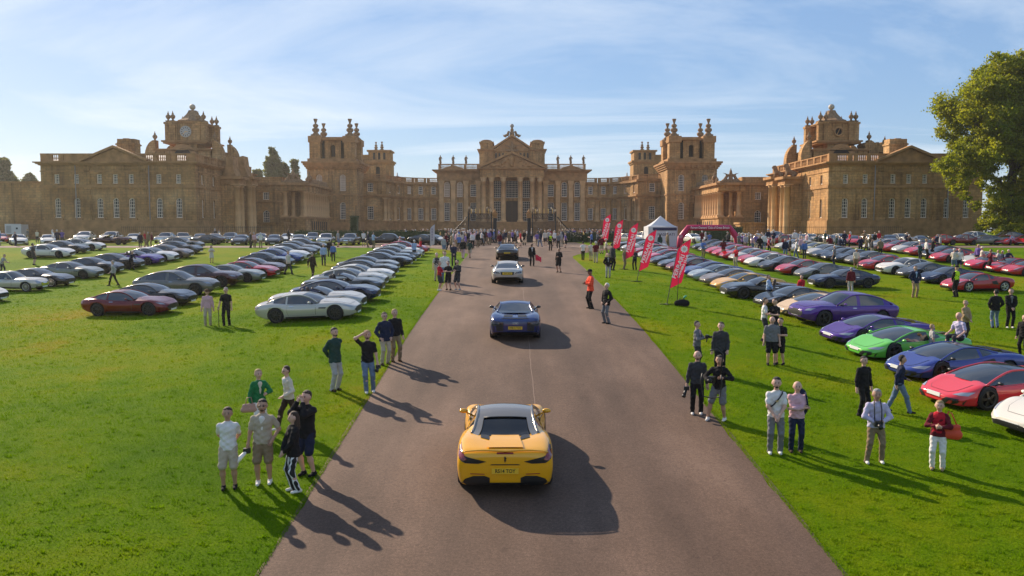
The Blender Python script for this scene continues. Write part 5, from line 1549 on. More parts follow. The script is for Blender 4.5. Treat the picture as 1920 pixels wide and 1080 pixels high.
            return
        if 'r8' in opts:
            self.P('light_panel', [(.44, .60), (.90, .60), (.93, .76), (.80, .79), (.44, .76)], 'r', m_black, .008, both=True, cuts=3)
            self.P('tail_light', [(.46, .68), (.90, .69), (.92, .77), (.80, .785), (.46, .755)], 'r', m_taild, .014, both=True, cuts=3)
            self.P('vent_panel', [(.44, .42), (.92, .42), (.92, .595), (.44, .595)], 'r', m_black, .008, both=True, cuts=3)
            self.P('rear_diffuser', [(-.92, .16), (.92, .16), (.92, .38), (-.92, .38)], 'r', m_black, .010, cuts=3)
            self.P('spoiler_edge', [(-.50, .855), (.50, .855), (.50, .875), (-.50, .875)], 'r', m_black, .014)
            plate(.012, .54, 'WB12 TOC', m_plate_y)
            for i in range(4):
                cy = -.078 + .052*i
                mbx = MB(); hit = self.bvh.ray_cast(Vector((-9, cy, .71)), Vector((1, 0, 0)))[0]
                pts = [(hit.x-.012, cy+.034*math.cos(a), .71+.034*math.sin(a)) for a in np.linspace(0, 2*math.pi, 17)]
                mbx.tube(pts, .006, 5); self.parts.append(('emblem_ring', mbx.mesh('emblem_ring', m_chrome), None))
            return
        if 'db' in opts:
            self.P('tail_light', [(.44, .665), (.80, .68), (.84, .73), (.82, .80), (.50, .765)], 'r', m_taild, .010, both=True, cuts=3)
            self.P('light_bar', [(.44, .70), (.83, .712), (.83, .735), (.44, .725)], 'r', m_lens, .016, both=True)
            self.P('plate_recess', [(-.36, .59), (.36, .59), (.42, .77), (-.42, .77)], 'r', m_black, .008)
            self.P('rear_diffuser', [(-.70, .24), (.70, .24), (.62, .40), (-.62, .40)], 'r', m_black, .010, cuts=3)
            plate(.016, .68, '', m_plate_y, .58, .13)
            return
        if 'ft' in opts:
            self.P('tail_light', [(.36, .74), (.86, .76), (.88, .80), (.40, .785)], 'r', m_taild, .010, both=True, cuts=3)
            self.P('rear_diffuser', [(-.80, .24), (.80, .24), (.74, .50), (-.74, .50)], 'r', m_black, .010, cuts=3)
            plate(.014, .64, '', m_plate_y)
            pts = [(.06 + .06*abs(y), y, .985) for y in np.linspace(-.62, .62, 9)]
            mbx = MB(); mbx.tube(pts, .02, 6); self.parts.append(('spoiler', mbx.mesh('spoiler', m_black), None))
            return
        if k in ('gt',):
            self.P('tail_light', [(.46, .66), (.84, .70), (.86, .76), (.50, .77)], 'r', m_tail, .012, both=True)
            self.P('rear_diffuser', [(-.68, .30), (.68, .30), (.60, .46), (-.60, .46)], 'r', m_black, .012); zp = .62
        elif k == 'mid':
            self.P('tail_light', [(.60 + .1*math.cos(a), .72 + .1*math.sin(a)) for a in np.linspace(0, 2*math.pi, 12, endpoint=False)], 'r', m_tail, .02, both=True, cuts=1)
            self.P('rear_diffuser', [(-.78, .30), (.78, .30), (.66, .44), (-.66, .44)], 'r', m_black, .012); zp = .52
        elif k == 'wedge':
            self.P('tail_light', [(.40, .70), (.86, .72), (.86, .78), (.44, .78)], 'r', m_tail, .012, both=True)
            self.P('rear_diffuser', [(-.80, .28), (.80, .28), (.7, .55), (-.7, .55)], 'r', m_black, .012); zp = .48
        else:
            z = {'suv': .92, 'classic': .62, 'saloon': .76}[k]
            self.P('tail_light', [(.55, z-.06), (.80, z-.05), (.80, z+.05), (.55, z+.05)], 'r', m_tail, .012, both=True)
            self.P('rear_bumper', [(-.7, z-.30), (.7, z-.30), (.7, z-.22), (-.7, z-.22)], 'r', m_black, .02); zp = z-.12
        hit = self.bvh.ray_cast(Vector((-9, 0, zp)), Vector((1, 0, 0)))[0]
        x = hit.x if hit else 0
        mbx = MB(); mbx.box(x-.03, x-.008, -.27, .27, zp-.06, zp+.06)
        self.parts.append(('number_plate', mbx.mesh('number_plate', m_plate_y), None))
    def place(self, loc, heading, color, label, group, name='parked_car', scale=0.935, roof=None, rim=None, mirror=None, rails=None):
        """heading: direction the nose points, radians from +X"""
        t = thing(name, loc, heading, label, 'car', group)
        # lie on the sloping ground
        h = Vector((math.cos(heading), math.sin(heading), 0)); l = Vector((-math.sin(heading), math.cos(heading), 0))
        def slope(d):
            p = Vector(loc); a = p + d*1.3; b = p - d*1.3
            return (gz(a.y, a.x) - gz(b.y, b.x))/2.6
        t.rotation_euler = (math.atan(slope(l)), -math.atan(slope(h)), heading)
        t.scale = (scale, scale, scale)
        pm = paint(color); rm = paint(roof) if roof else pm; mm = paint(mirror) if mirror else (m_black if roof else pm)
        rlm = paint(rails) if rails else pm
        off = Vector((-self.L/2, 0, 0))
        b = obj('body', self.body, t, off); b.material_slots[0].link = 'OBJECT'; b.material_slots[0].material = pm
        for nm, me, role in self.parts:
            o = obj(nm, me, b)
            if nm in tag_stuff: o['kind'] = 'stuff'
            if role: 
                o.material_slots[0].link = 'OBJECT'
                o.material_slots[0].material = {'paint': pm, 'roof': rm, 'mirror': mm, 'trim': m_black, 'rail': rlm}[role]
        wr = self.S['wr']
        for xw in (self.xf, self.xr):
            hw = float(self.fhw(xw))
            for s in (1, -1):
                o = obj('wheel', self.tyre, t, off + Vector((xw, s*(hw-.15), wr)))
                r_ = obj('rim', self.rim, o)
                if s < 0: o.rotation_euler = (0, 0, math.pi)
                if rim:
                    r_.material_slots[0].link = 'OBJECT'; r_.material_slots[0].material = rim
        # parts hang one level below the car, their own pieces below them
        for o in list(b.children):
            o.parent = t; o.location = off
        return t
# ================================================================== people
SKIN = {'light': (0.56, 0.34, 0.25), 'tan': (0.42, 0.24, 0.16), 'brown': (0.20, 0.11, 0.07)}
CLOTH = {'white': (0.68, 0.65, 0.61), 'cream': (0.60, 0.53, 0.43), 'beige': (0.42, 0.35, 0.26), 'khaki': (0.22, 0.16, 0.095), 'tan': (0.33, 0.23, 0.13), 'black': (0.014, 0.013, 0.014), 'dark grey': (0.045, 0.045, 0.048),
         'grey': (0.16, 0.16, 0.165), 'light grey': (0.36, 0.35, 0.34), 'navy': (0.016, 0.022, 0.05), 'blue': (0.10, 0.18, 0.42), 'light blue': (0.32, 0.42, 0.60), 'denim': (0.12, 0.17, 0.25), 'green': (0.02, 0.16, 0.055),
         'dark green': (0.022, 0.055, 0.045), 'red': (0.45, 0.015, 0.03), 'maroon': (0.12, 0.012, 0.02), 'pink': (0.58, 0.36, 0.40), 'lilac': (0.48, 0.44, 0.58), 'purple': (0.17, 0.11, 0.32), 'brown': (0.10, 0.055, 0.03), 'dark brown': (0.045, 0.028, 0.02),
         'hi-vis yellow': (0.55, 0.75, 0.03), 'hi-vis orange': (0.85, 0.09, 0.04), 'olive': (0.10, 0.09, 0.045), 'stripes': (0.1, 0.1, 0.1), 'yellow': (0.6, 0.5, 0.1)}
HAIR = {'brown': (0.045, 0.024, 0.013), 'dark': (0.014, 0.010, 0.008), 'blond': (0.40, 0.27, 0.12), 'grey': (0.35, 0.33, 0.31), 'white': (0.62, 0.60, 0.57), 'ginger': (0.20, 0.07, 0.02)}
def cloth(c):
    if c == 'stripes':
        if 'cloth_stripes' in MATS: return MATS['cloth_stripes']
        m, nt, N, L, B = node_mat('cloth_stripes')
        tc = N.new('ShaderNodeTexCoord'); w = N.new('ShaderNodeTexWave'); w.wave_type = 'BANDS'; w.bands_direction = 'X'; w.inputs['Scale'].default_value = 5.0; w.inputs['Distortion'].default_value = 3.0; w.inputs['Detail'].default_value = 1.0
        L.new(tc.outputs['Object'], w.inputs['Vector'])
        L.new(ramp(nt, w.outputs['Fac'], [(.55, (.014, .014, .014)), (.68, (.68, .67, .66))]), B.inputs['Base Color']); B.inputs['Roughness'].default_value = .9
        MATS['cloth_stripes'] = m; return m
    return mat('cloth_' + c.replace(' ', '_').replace('-', '_'), CLOTH[c], 0.9, spec=0.2, vary=0.10, vscale=9, bump=0.35, bscale=14)
def skin(c): return mat('skin_' + c, SKIN[c], 0.55, spec=0.35)
def hairm(c): return mat('hair_' + c, HAIR[c], 0.7, vary=.35, vscale=30, bump=.8, bscale=60)
m_eye = mat('eye_dark', (0.015, 0.012, 0.01), 0.3)
m_lip = mat('lip', (0.30, 0.10, 0.08), 0.5)
def V3(*a): return Vector(a)
def two_bone(a, t, l1, l2, hint):
    a, t, hint = Vector(a), Vector(t), Vector(hint)
    d = t - a; dist = min(max(d.length, 0.05), (l1+l2)*.995)
    dn = d.normalized(); t = a + dn*dist
    x = (l1*l1 - l2*l2 + dist*dist)/(2*dist)
    h = math.sqrt(max(l1*l1 - x*x, 0))
    hp = hint - dn*hint.dot(dn)
    hp = hp.normalized() if hp.length > 1e-5 else Vector((0, 1, 0))
    return a + dn*x + hp*h, t
# pose: hand targets (right is -x when facing the camera), elbow hints, foot offsets, lean, head turn
POSES = {
 'stand':   dict(r=(-.27, -.03, .84), l=(.27, -.03, .84)),
 'relaxed': dict(r=(-.25, -.06, .85), l=(.24, -.10, .87), rf=(-.10, -.03), lf=(.13, -.10)),
 'behind':  dict(r=(-.05, .20, .95), l=(.07, .20, .93), rh=(-1, .6, 0), lh=(1, .6, 0)),
 'crossed': dict(r=(.13, -.20, 1.16), l=(-.13, -.22, 1.13), rh=(-.8, 0, -1), lh=(.8, 0, -1)),
 'pockets': dict(r=(-.20, -.09, .93), l=(.20, -.09, .93), rh=(-1, .8, 0), lh=(1, .8, 0)),
 'onepocket': dict(r=(-.29, -.05, .84), l=(.20, -.09, .95), lh=(1, .8, 0)),
 'onehip':  dict(r=(-.19, .03, 1.02), l=(.26, -.03, .85), rh=(-1, .3, 0)),
 'hands_low': dict(r=(-.05, -.22, .93), l=(.05, -.22, .92), rh=(-1, .3, 0), lh=(1, .3, 0)),
 'camera':  dict(r=(-.08, -.27, 1.18), l=(.08, -.28, 1.16), rh=(-1, .2, -.8), lh=(1, .2, -.8)),
 'waistcam': dict(r=(-.09, -.22, 1.03), l=(.09, -.23, 1.05), rh=(-1, .3, -.3), lh=(1, .3, -.3), rf=(-.19, -.06), lf=(.16, .02)),
 'rig':     dict(r=(-.22, -.26, 1.10), l=(.16, -.24, 1.20), rh=(-1, .3, -.5), lh=(1, .3, -.5), rf=(-.26, -.12), lf=(.14, .05)),
 'photo':   dict(r=(-.07, -.19, 1.56), l=(.07, -.20, 1.55), rh=(-.45, -.3, -1), lh=(.45, -.3, -1)),
 'salute':  dict(r=(-.12, -.13, 1.69), l=(.27, -.05, .85), rh=(-1, -.1, -.3), rf=(-.05, -.12), lf=(.15, .0)),
 'walk':    dict(r=(-.25, -.22, .92), l=(.25, .16, .92), rf=(-.07, .28), lf=(.07, -.30)),
 'stride':  dict(r=(-.27, .12, .90), l=(.25, -.24, 1.0), rf=(-.08, -.34), lf=(.08, .30), lean=.10),
 'cane':    dict(r=(-.30, -.14, .88), l=(.24, -.02, .84)),
 'hold':    dict(r=(-.26, -.03, .86), l=(.10, -.25, 1.12), lh=(1, .2, -.6)),
 'phone':   dict(r=(-.05, -.25, 1.16), l=(.06, -.26, 1.14), rh=(-1, .2, -.8), lh=(1, .2, -.8), nod=.25),
 'bend':    dict(r=(-.17, -.52, 1.02), l=(.17, -.50, 1.0), lean=.42, rf=(-.10, .10), lf=(.12, -.22)),
 'sit':     dict(r=(-.22, -.35, 1.00), l=(.25, -.30, .98), lean=.15, rf=(-.14, -.45), lf=(.14, -.45), sit=.45),
 'stepwalk': dict(r=(-.23, -.12, .88), l=(.26, .10, .88), rf=(-.10, .16), lf=(.10, -.22)),
}
PERSON = {}
def folds(V, amp=.0065):
    """soft creases in cloth"""
    x, y, z = V[:, 0], V[:, 1], V[:, 2]
    w = np.sin(31*z + 17*x + 9*y + 2*np.sin(13*x+7*z)) + .7*np.sin(53*z - 29*x + 21*y) + .5*np.sin(19*y + 41*x + 11*z)
    d = np.stack([x, y*1.5, z*0], 1); n = np.linalg.norm(d, axis=1)[:, None] + 1e-4
    return V + d/n*(amp*w)[:, None]
def person_meshes(pose, sleeve, btype, hair, vox, bulk=1.0, female=False):
    key = (pose, sleeve, btype, hair, round(vox, 4), round(bulk, 2), female)
    if key in PERSON: return PERSON[key]
    p = POSES[pose]
    sit = p.get('sit', 0.0)
    lean = p.get('lean', 0.0)
    def T(v):               # lean the upper body about the hips
        x, y, z = v; c, s = math.cos(lean), math.sin(lean); dz = z - .95; 
        return V3(x, y*c - dz*s, .95 + dz*c + y*s)
    hipz = .91
    FY = ((0, 1, 0), 1.5)
    sw = .155 if female else .174
    arms = {}
    for k, s in (('r', -1), ('l', 1)):
        sh = T((s*sw*bulk**.5, 0.0, 1.378))
        hint = p.get(k + 'h', (s*.35, 1.0, -.2))
        elb, wr = two_bone(sh, p[k], .285, .255, hint)
        arms[k] = (sh, elb, wr)
    legs = {}
    for k, s in (('r', -1), ('l', 1)):
        fx, fy = p.get(k + 'f', (s*.115, -.02 if s < 0 else .02))
        hip = V3(s*.088, 0, hipz)
        if sit: an = V3(fx, fy, .49)
        else: an = V3(fx, fy + .03, .085)
        kn, an = two_bone(hip, an, .43, .43, (s*.1, -1, .15 if sit else 0))
        legs[k] = (hip, kn, an)
    torso = lambda g: [cap(V3(0, 0, .93), T((0, 0, 1.10)), (.150 if not female else .158)*bulk+g, (.140 if not female else .122)*bulk+g, FY), cap(T((0, 0, 1.10)), T((0, 0, 1.30)), (.140 if not female else .122)*bulk+g, .158*bulk**.5+g, FY),
                       cap(T((-sw+.045, 0, 1.362)), T((sw-.045, 0, 1.362)), .052+g*.6), cap(T((0, .008, 1.37)), T((0, .004, 1.425)), .074+g*.4, .058+g*.4)]
    nod = p.get('nod', 0)
    def Hd(v):
        x, y, z = v; dz = z-1.50
        return T((x, y - dz*nod, z))
    head = [cap(T((0, .012, 1.44)), Hd((0, 0, 1.56)), .056, .052), cap(Hd((0, .005, 1.63)), Hd((0, .012, 1.665)), .090, .095), cap(Hd((0, -.035, 1.585)), Hd((0, -.02, 1.62)), .058, .078), cap(Hd((0, -.098, 1.635)), Hd((0, -.115, 1.605)), .010, .015),
            cap(Hd((.094, .01, 1.635)), Hd((.094, .012, 1.61)), .018), cap(Hd((-.094, .01, 1.635)), Hd((-.094, .012, 1.61)), .018)]
    body = torso(-.012) + head
    for k in 'rl':
        sh, e, w = arms[k]; d = (w-e).normalized()
        body += [cap(sh, e, .050, .040), cap(e, w, .040, .029), cap(w, w + d*.085, .030, .034)]
        h_, kn, an = legs[k]
        fwd = V3(0, -1, 0)
        body += [cap(h_, kn, .083, .056), cap(kn, kn + (an-kn)*.35, .055, .056), cap(kn + (an-kn)*.35, an, .056, .036), cap(an + V3(0, .02, -.035), an + V3(0, -.10, -.05), .035, .028)]
    V, Q = sdf_mesh(body, vox, .035)
    # fingers, eyes and mouth belong to the body
    mb = MB()
    for k, s in (('r', -1), ('l', 1)):
        sh, e, w = arms[k]; d = (w-e).normalized()
        side = d.cross(V3(0, 1, 0)); side = side.normalized() if side.length > .2 else V3(1, 0, 0)
        nrm = side.cross(d).normalized()
        base = w + d*.095
        curl = -nrm if nrm.y > 0 else nrm
        for q, (o_, ln) in enumerate(((-.030, .062), (-.010, .075), (.010, .070), (.030, .055))):
            b0 = base + side*o_
            mb.tube([b0, b0 + d*ln*.5 + curl*.008, b0 + d*ln*.85 + curl*.028], [.0105, .0095, .007], 5)
        tb = w + d*.035 + side*(.034 if s < 0 else -.034)
        mb.tube([tb, tb + d*.035 + side*(.022 if s < 0 else -.022), tb + d*.065 + side*(.022 if s < 0 else -.022) + curl*.02], [.012, .011, .008], 5)
    nf = len(mb.f)
    if vox < .03:
        for s in (-1, 1):
            mb.sphere(Hd((s*.034, -.086, 1.640)), .0125, 6, 4, 1)
            mb.tube([Hd((s*.018, -.094, 1.663)), Hd((s*.05, -.085, 1.665))], .006, 4, 1)
        mb.tube([Hd((-.028, -.088, 1.578)), Hd((0, -.095, 1.575)), Hd((.028, -.088, 1.578))], .0065, 4, 2)
    b2 = MB(); b2.v = [tuple(v) for v in V]; b2.f = [list(q) for q in Q]; b2.m = [0]*len(Q); b2.smooth = [True]*len(Q)
    b2.add(mb.v, [], 0); o = len(V)
    for f, m_ in zip(mb.f, mb.m): b2.f.append([i+o for i in f]); b2.m.append(m_); b2.smooth.append(True)
    out = {'body': b2.mesh('body', [skin('light'), m_eye, m_lip])}
    # top
    g = .018 if sleeve in ('long', 'short', 'none') else .034
    P = torso(g)
    if sleeve in ('coat', 'long', 'short'):
        P[0] = cap(V3(0, 0, .90 if sleeve != 'coat' else .84), P[0][1], P[0][2]+.006, P[0][3]+.004, FY)
    for k in 'rl':
        sh, e, w = arms[k]
        if sleeve == 'short': P.append(cap(sh, sh + (e-sh)*.72, .058*bulk**.5, .060))
        elif sleeve in ('long', 'coat'):
            P.append(cap(sh, e, .062+g*.4, .052+g*.4)); P.append(cap(e, e + (w-e)*.93, .052+g*.4, .040+g*.3))
    zc = .86 if sleeve != 'coat' else .80
    for s in (-1, 1): P.append(cap(V3(s*.055*bulk, 0, zc-.03), T((s*.045*bulk, 0, 1.02)), .132*bulk**.5+g*.4, .112*bulk**.5+g*.4, ((0, 1, 0), 1.10)))
    V, Q = sdf_mesh(P, vox, .03, cut=lambda G: np.maximum(zc - G[:, 2], -1.0))
    out['top'] = np_mesh('top', folds(V), Q, cloth('white'), True)
    # bottom
    P = [cap(V3(0, 0, .88), V3(0, 0, 1.00), .156*bulk, .150*bulk, FY)]
    for k in 'rl':
        h_, kn, an = legs[k]
        if btype == 'trousers': P += [cap(h_, kn, .098*bulk**.5, .072), cap(kn, an + V3(0, 0, -.03), .070, .060)]
        elif btype == 'shorts': P += [cap(h_, h_ + (kn-h_)*.92, .105*bulk**.5, .092)]
        elif btype == 'dress': P += [cap(h_, kn, .10, .10)]
    bcut = None
    if btype == 'dress':
        P.append(cap(V3(0, 0, .98), V3(0, 0, .50), .15, .235, ((0, 1, 0), 1.2))); bcut = lambda G: .50 - G[:, 2]
    V, Q = sdf_mesh(P, vox, .025, cut=bcut)
    out['bottom'] = np_mesh('bottom', folds(V, .005), Q, cloth('black'), True)
    for k in 'rl':
        h_, kn, an = legs[k]
        a = an + V3(0, .045, -.045); b = an + V3(0, -.135, -.053)
        V, Q = sdf_mesh([cap(a, b, .044, .036, ((0, 0, 1), 1.15)), cap(an + V3(0, .01, .0), an + V3(0, -.02, -.03), .045, .045)], max(vox*.8, .012), .03, cut=lambda G, z0=an.z-.083: np.maximum(z0 - G[:, 2], -1))
        out['shoe_' + k] = np_mesh('shoe', V, Q, cloth('black'), True)
    if hair in ('short', 'long', 'bun'):
        P = [cap(Hd((0, .016, 1.636)), Hd((.004, .020, 1.676)), .099, .100)]
        hy, hz0 = Hd((0, 0, 1.66)).y, Hd((0, 0, 1.66)).z - 1.66
        def hcut(G):
            n_ = .007*np.sin(85*G[:, 0] + 1.3) + .006*np.sin(160*G[:, 0] + 2)
            zf = 1.716 + hz0 + n_ - .9*np.maximum(np.abs(G[:, 0]) - .055, 0)
            front = np.minimum(zf - G[:, 2], hy + .012 + n_ - G[:, 1])
            return np.maximum(front, (1.572 + hz0 - G[:, 2]) if hair != 'long' else front)
        if hair == 'long': P += [cap(Hd((0, .06, 1.62)), T((0, .085, 1.40)), .085, .07), cap(Hd((.06, .04, 1.62)), T((.085, .03, 1.44)), .045, .035), cap(Hd((-.06, .04, 1.62)), T((-.085, .03, 1.44)), .045, .035)]
        if hair == 'bun': P += [cap(Hd((0, .10, 1.68)), Hd((0, .13, 1.69)), .05)]
        V, Q = sdf_mesh(P, vox, .02, cut=hcut)
        out['hair'] = np_mesh('hair', V, Q, hairm('brown'), True)
    elif hair in ('cap', 'hat'):
        mbh = MB(); c = Hd((0, .01, 1.68))
        mbh.lathe([(.108, 0), (.112, .03), (.10, .075), (.06, .105), (.01, .115)], c.x, c.y, c.z, n=14)
        if hair == 'hat': mbh.lathe([(.10, .0), (.19, -.012), (.19, -.004), (.10, .012)], c.x, c.y, c.z, n=18, cap=False)
        else: mbh.prism([(c.x+.09*math.cos(a), c.y-.05+.15*math.sin(a)) for a in np.linspace(math.pi*1.05, math.pi*1.95, 9)], 'z', c.z+.0, c.z+.012)
        out['hat'] = mbh.mesh('hat', cloth('black'))
    mbg = MB()
    for s in (-1, 1): mbg.sphere(Hd((s*.037, -.092, 1.640)), .024, 8, 5, 0, (1, .45, .62)); mbg.tube([Hd((s*.06, -.085, 1.645)), Hd((s*.098, .0, 1.645))], .005, 4)
    mbg.tube([Hd((-.02, -.102, 1.645)), Hd((.02, -.102, 1.645))], .005, 4)
    out['glasses'] = mbg.mesh('sunglasses', m_eye)
    V, Q = sdf_mesh([cap(Hd((-.045, -.030, 1.575)), Hd((.045, -.030, 1.575)), .034), cap(Hd((0, -.060, 1.552)), Hd((0, -.058, 1.568)), .034)], max(vox*.7, .012), .03, cut=lambda G: G[:, 2] - Hd((0, 0, 1.578)).z)
    out['beard'] = np_mesh('beard', V, Q, hairm('brown'), True)
    # extra panels some outfits wear
    V, Q = sdf_mesh([cap(T((0, -.090-g*.85, 1.12)), T((0, -.080-g*.85, 1.385)), .020, .062, ((0, 1, 0), 1.8))], max(vox*.8, .012), .02)
    out['shirt_front'] = np_mesh('shirt_front', V, Q, cloth('white'), True)
    P = torso(.030); P[0] = cap(V3(0, 0, .98), P[0][1], P[0][2], P[0][3], FY)
    V, Q = sdf_mesh(P, vox, .03, cut=lambda G: np.maximum(.95 - G[:, 2], np.abs(G[:, 0]) - (sw*.93)))
    out['vest'] = np_mesh('vest', V, Q, cloth('hi-vis yellow'), True)
    out['_arms'] = arms; out['_legs'] = legs; out['_T'] = T; out['_H'] = Hd
    PERSON[key] = out
    return out
TOPNAME = {'short': 'shirt', 'long': 'shirt', 'coat': 'jacket', 'none': 'vest_top'}
def person(loc, face, height, label, top='white', sleeve='short', bottom='black', btype='trousers', shoes='black', hair='short', hairc='brown', skinc='light', pose='stand', vox=.022, group=None,
           shirt=None, vest=None, hat=None, bulk=1.0, female=False, glasses=False, beard=None):
    """face: degrees, 0 looks at the camera, 90 to +x, -90 to -x, 180 away"""
    M = person_meshes(pose, sleeve, btype, hair, vox, bulk, female)
    t = thing('person', loc, R(face), label, 'person', group)
    sc = height/1.765
    t.scale = (sc, sc, sc)
    def put(nm, key, m, idx=0):
        o = obj(nm, M[key], t)
        o.material_slots[idx].link = 'OBJECT'; o.material_slots[idx].material = m
        return o
    put('body', 'body', skin(skinc))
    put(TOPNAME[sleeve], 'top', cloth(top))
    put({'trousers': 'trousers', 'shorts': 'shorts', 'dress': 'skirt'}[btype], 'bottom', cloth(bottom))
    put('shoe', 'shoe_r', cloth(shoes)); put('shoe', 'shoe_l', cloth(shoes))
    if hair in ('short', 'long', 'bun'): put('hair', 'hair', hairm(hairc))
    if hair in ('cap', 'hat'): put('hat', 'hat', cloth(hat or 'black'))
    if shirt: put('shirt_front', 'shirt_front', cloth(shirt))
    if vest: put('safety_vest', 'vest', cloth(vest))
    if glasses: obj('sunglasses', M['glasses'], t)
    if beard: put('beard', 'beard', hairm(beard))
    return t, M, sc
def attach(t, sc, v, face):
    """world point of a spot given in a figure's own coordinates"""
    a = R(face); c, s = math.cos(a), math.sin(a)
    return Vector((t.location.x + sc*(v[0]*c - v[1]*s), t.location.y + sc*(v[0]*s + v[1]*c), t.location.z + sc*v[2]))
# ================================================================== gate, hedges, walls, trees
def iron_gate():
    D = 103.0
    z = lambda py: WZ(py, D); x = lambda px: WX(px, D, 430)
    for s, lab in ((-1, 'clock tower side'), (1, 'red flag side')):
        def X(px): return x(px) if s < 0 else -x(px)
        pier = thing('gate_pier', (X(928), D, 0), 0, 'black iron gate pier with stone cap, on the ' + lab + ' of the gateway', 'gate pier', 'piers of the palace gates')
        mb = MB(); mb.box(-.22, .22, -.22, .22, -.1, z(409)); mb.build('shaft', m_iron, pier)
        mb = MB(); mb.box(-.36, .36, -.36, .36, -.1, .9); mb.build('base', m_iron, pier)
        mb = MB(); mb.box(-.34, .34, -.34, .34, z(409), z(407)); mb.frustum(0, 0, z(407), z(401), .22, .22, .36, .36); mb.box(-.38, .38, -.38, .38, z(401), z(399)); mb.build('cap', m_trim, pier)
        mb = MB(); mb.lathe([(.16, 0), (.24, .12), (.14, .28), (.05, .45), (.0, .62)], 0, 0, z(399), n=8); mb.build('finial', m_trim, pier)
        g = thing('iron_gate', (X(900), D, 0), 0, 'tall wrought iron gate leaf with gilded crest, on the ' + lab, 'gate', 'palace gate leaves')
        a, b = sorted((X(878) - X(900), X(922) - X(900)))
        top = z(401)
        for xx, nm in ((a, 'gate_post'), (b, 'gate_post'), ((a+b)/2 + s*-.9*0, 'gate_post')):
            if xx == (a+b)/2: continue
            mb = MB(); mb.box(xx-.07, xx+.07, -.07, .07, 0, top+.3); mb.build(nm, m_iron, g)
        mb = MB()
        n = 24
        for i in range(1, n):
            u = a + (b-a)*i/n; mb.box(u-.026, u+.026, -.02, .02, .1, top)
        tag(mb.build('gate_bars', m_iron, g), kind='stuff')
        for zz in (.15, 1.1, top-.55, top):
            mb = MB(); mb.box(a, b, -.03, .03, zz-.035, zz+.035); mb.build('gate_rail', m_iron, g)
        for i in range(5):
            u = a + (b-a)*(i+.75)/5.5
            mb = MB(); mb.lathe([(.03, 0), (.085, .1), (.03, .24), (.07, .34), (.0, .72)], u, 0, top+.03, n=6); mb.build('gilded_spear', m_gold, g)
        # scrollwork: overthrow panels and outer volutes
        mb = MB()
        for cx_, r in ((a+.35, .34), (b-.35, .34), (a+.35, .2), (b-.35, .2)):
            mb.tube([(cx_+r*math.cos(q), 0, top+.55+r*math.sin(q)) for q in np.linspace(0, 2*math.pi, 14)], .028, 4)
        for u in np.linspace(a+.2, b-.2, 9):
            mb.tube([(u+.12*math.cos(q), 0, top-.27+.16*math.sin(q)) for q in np.linspace(0, 2*math.pi, 10)], .018, 4)
        tag(mb.build('scrollwork', m_iron, g), kind='stuff')
        sc_ = thing('iron_volute', (X(870), D, 0), 0, 'sweeping iron scroll buttress beside the gate leaf, on the ' + lab, 'ironwork', 'scroll buttresses of the gates')
        e = -1 if s < 0 else 1
        mb = MB()
        mb.tube([(e*(-.35 + 3.4*t), 0, .9 + (top-1.3)*(1-t)**2.0) for t in np.linspace(0, 1, 12)], .06, 5)
        for i in range(8):
            t = i/8; xx = e*(-.35+3.4*t); zz = .9 + (top-1.3)*(1-t)**2
            mb.tube([(xx, 0, 0), (xx, 0, zz)], .02, 4)
            r = .12 + .2*(1-t); mb.tube([(xx+r*math.cos(q), 0, max(zz-r*.9, .3)+r*math.sin(q)) for q in np.linspace(0, 2*math.pi, 10)], .022, 4)
        mb.build('scroll_panel', m_iron, sc_)
        mb = MB(); mb.lathe([(.05, 0), (.12, .12), (.04, .3), (0, .5)], e*3.05, 0, .95, n=6); mb.build('finial', m_gold, sc_)
iron_gate()

m_hedge, nt, N, L, B = node_mat('hedge_leaf')
geo = N.new('ShaderNodeNewGeometry')
L.new(ramp(nt, noise(nt, 1.7, 5, .7, geo.outputs['Position']), [(.3, (.012, .026, .006)), (.7, (.05, .08, .014))]), B.inputs['Base Color']); B.inputs['Roughness'].default_value = .7
def leaf_cloud(P, size, rg, tri=False):
    """one small leaf quad per point, random turn"""
    n = len(P)
    a = rg.normal(size=(n, 3)); a /= np.linalg.norm(a, axis=1)[:, None]
    b = np.cross(a, rg.normal(size=(n, 3))); b /= np.linalg.norm(b, axis=1)[:, None]
    s = (size*rg.uniform(.6, 1.25, n))[:, None]
    a = a*s; b = b*s*.62
    V = np.stack([P-a, P+b, P+a, P-b], 1).reshape(-1, 3)
    return V, np.arange(4*n).reshape(-1, 4)
def hedge(x0, x1, y, h, label, depth=1.2, n=None):
    rg = np.random.default_rng(int(abs(x0*7+y)) + 3)
    t = thing('hedge', ((x0+x1)/2, y, 0), 0, label, 'hedge')
    w = (x1-x0)/2
    mb = MB(); mb.box(-w+.1, w-.1, -depth/2+.1, depth/2-.1, -.1, h-.08); mb.build('hedge_core', m_hedge, t)
    n = n or int((x1-x0)*h*90)
    P = np.stack([rg.uniform(-w, w, n), rg.uniform(-depth/2, depth/2, n), rg.uniform(0, h, n)], 1)
    f = rg.uniform(0, 1, n)
    P[f < .6, 1] = -depth/2 + rg.normal(0, .05, (f < .6).sum()); P[(f >= .6), 2] = h + rg.normal(0, .05, (f >= .6).sum())
    V, F = leaf_cloud(P, .085, rg)
    tag(obj('leaves', np_mesh('leaves', V, F, m_hedge), t), kind='stuff')
    return t
hedge(WX(1060, 104, 450), WX(1182, 104, 450), 104.5, 1.25, 'low clipped dark hedge beside the iron gates, behind the red flags')
hedge(WX(1296, 112, 430), WX(1392, 112, 430), 112, 2.0, 'tall dark green hedge seen through the inflatable arch')
hedge(WX(556, 108, 440), WX(838, 108, 440), 107, 1.5, 'long low brown green hedge behind the parked cars on the clock tower side')
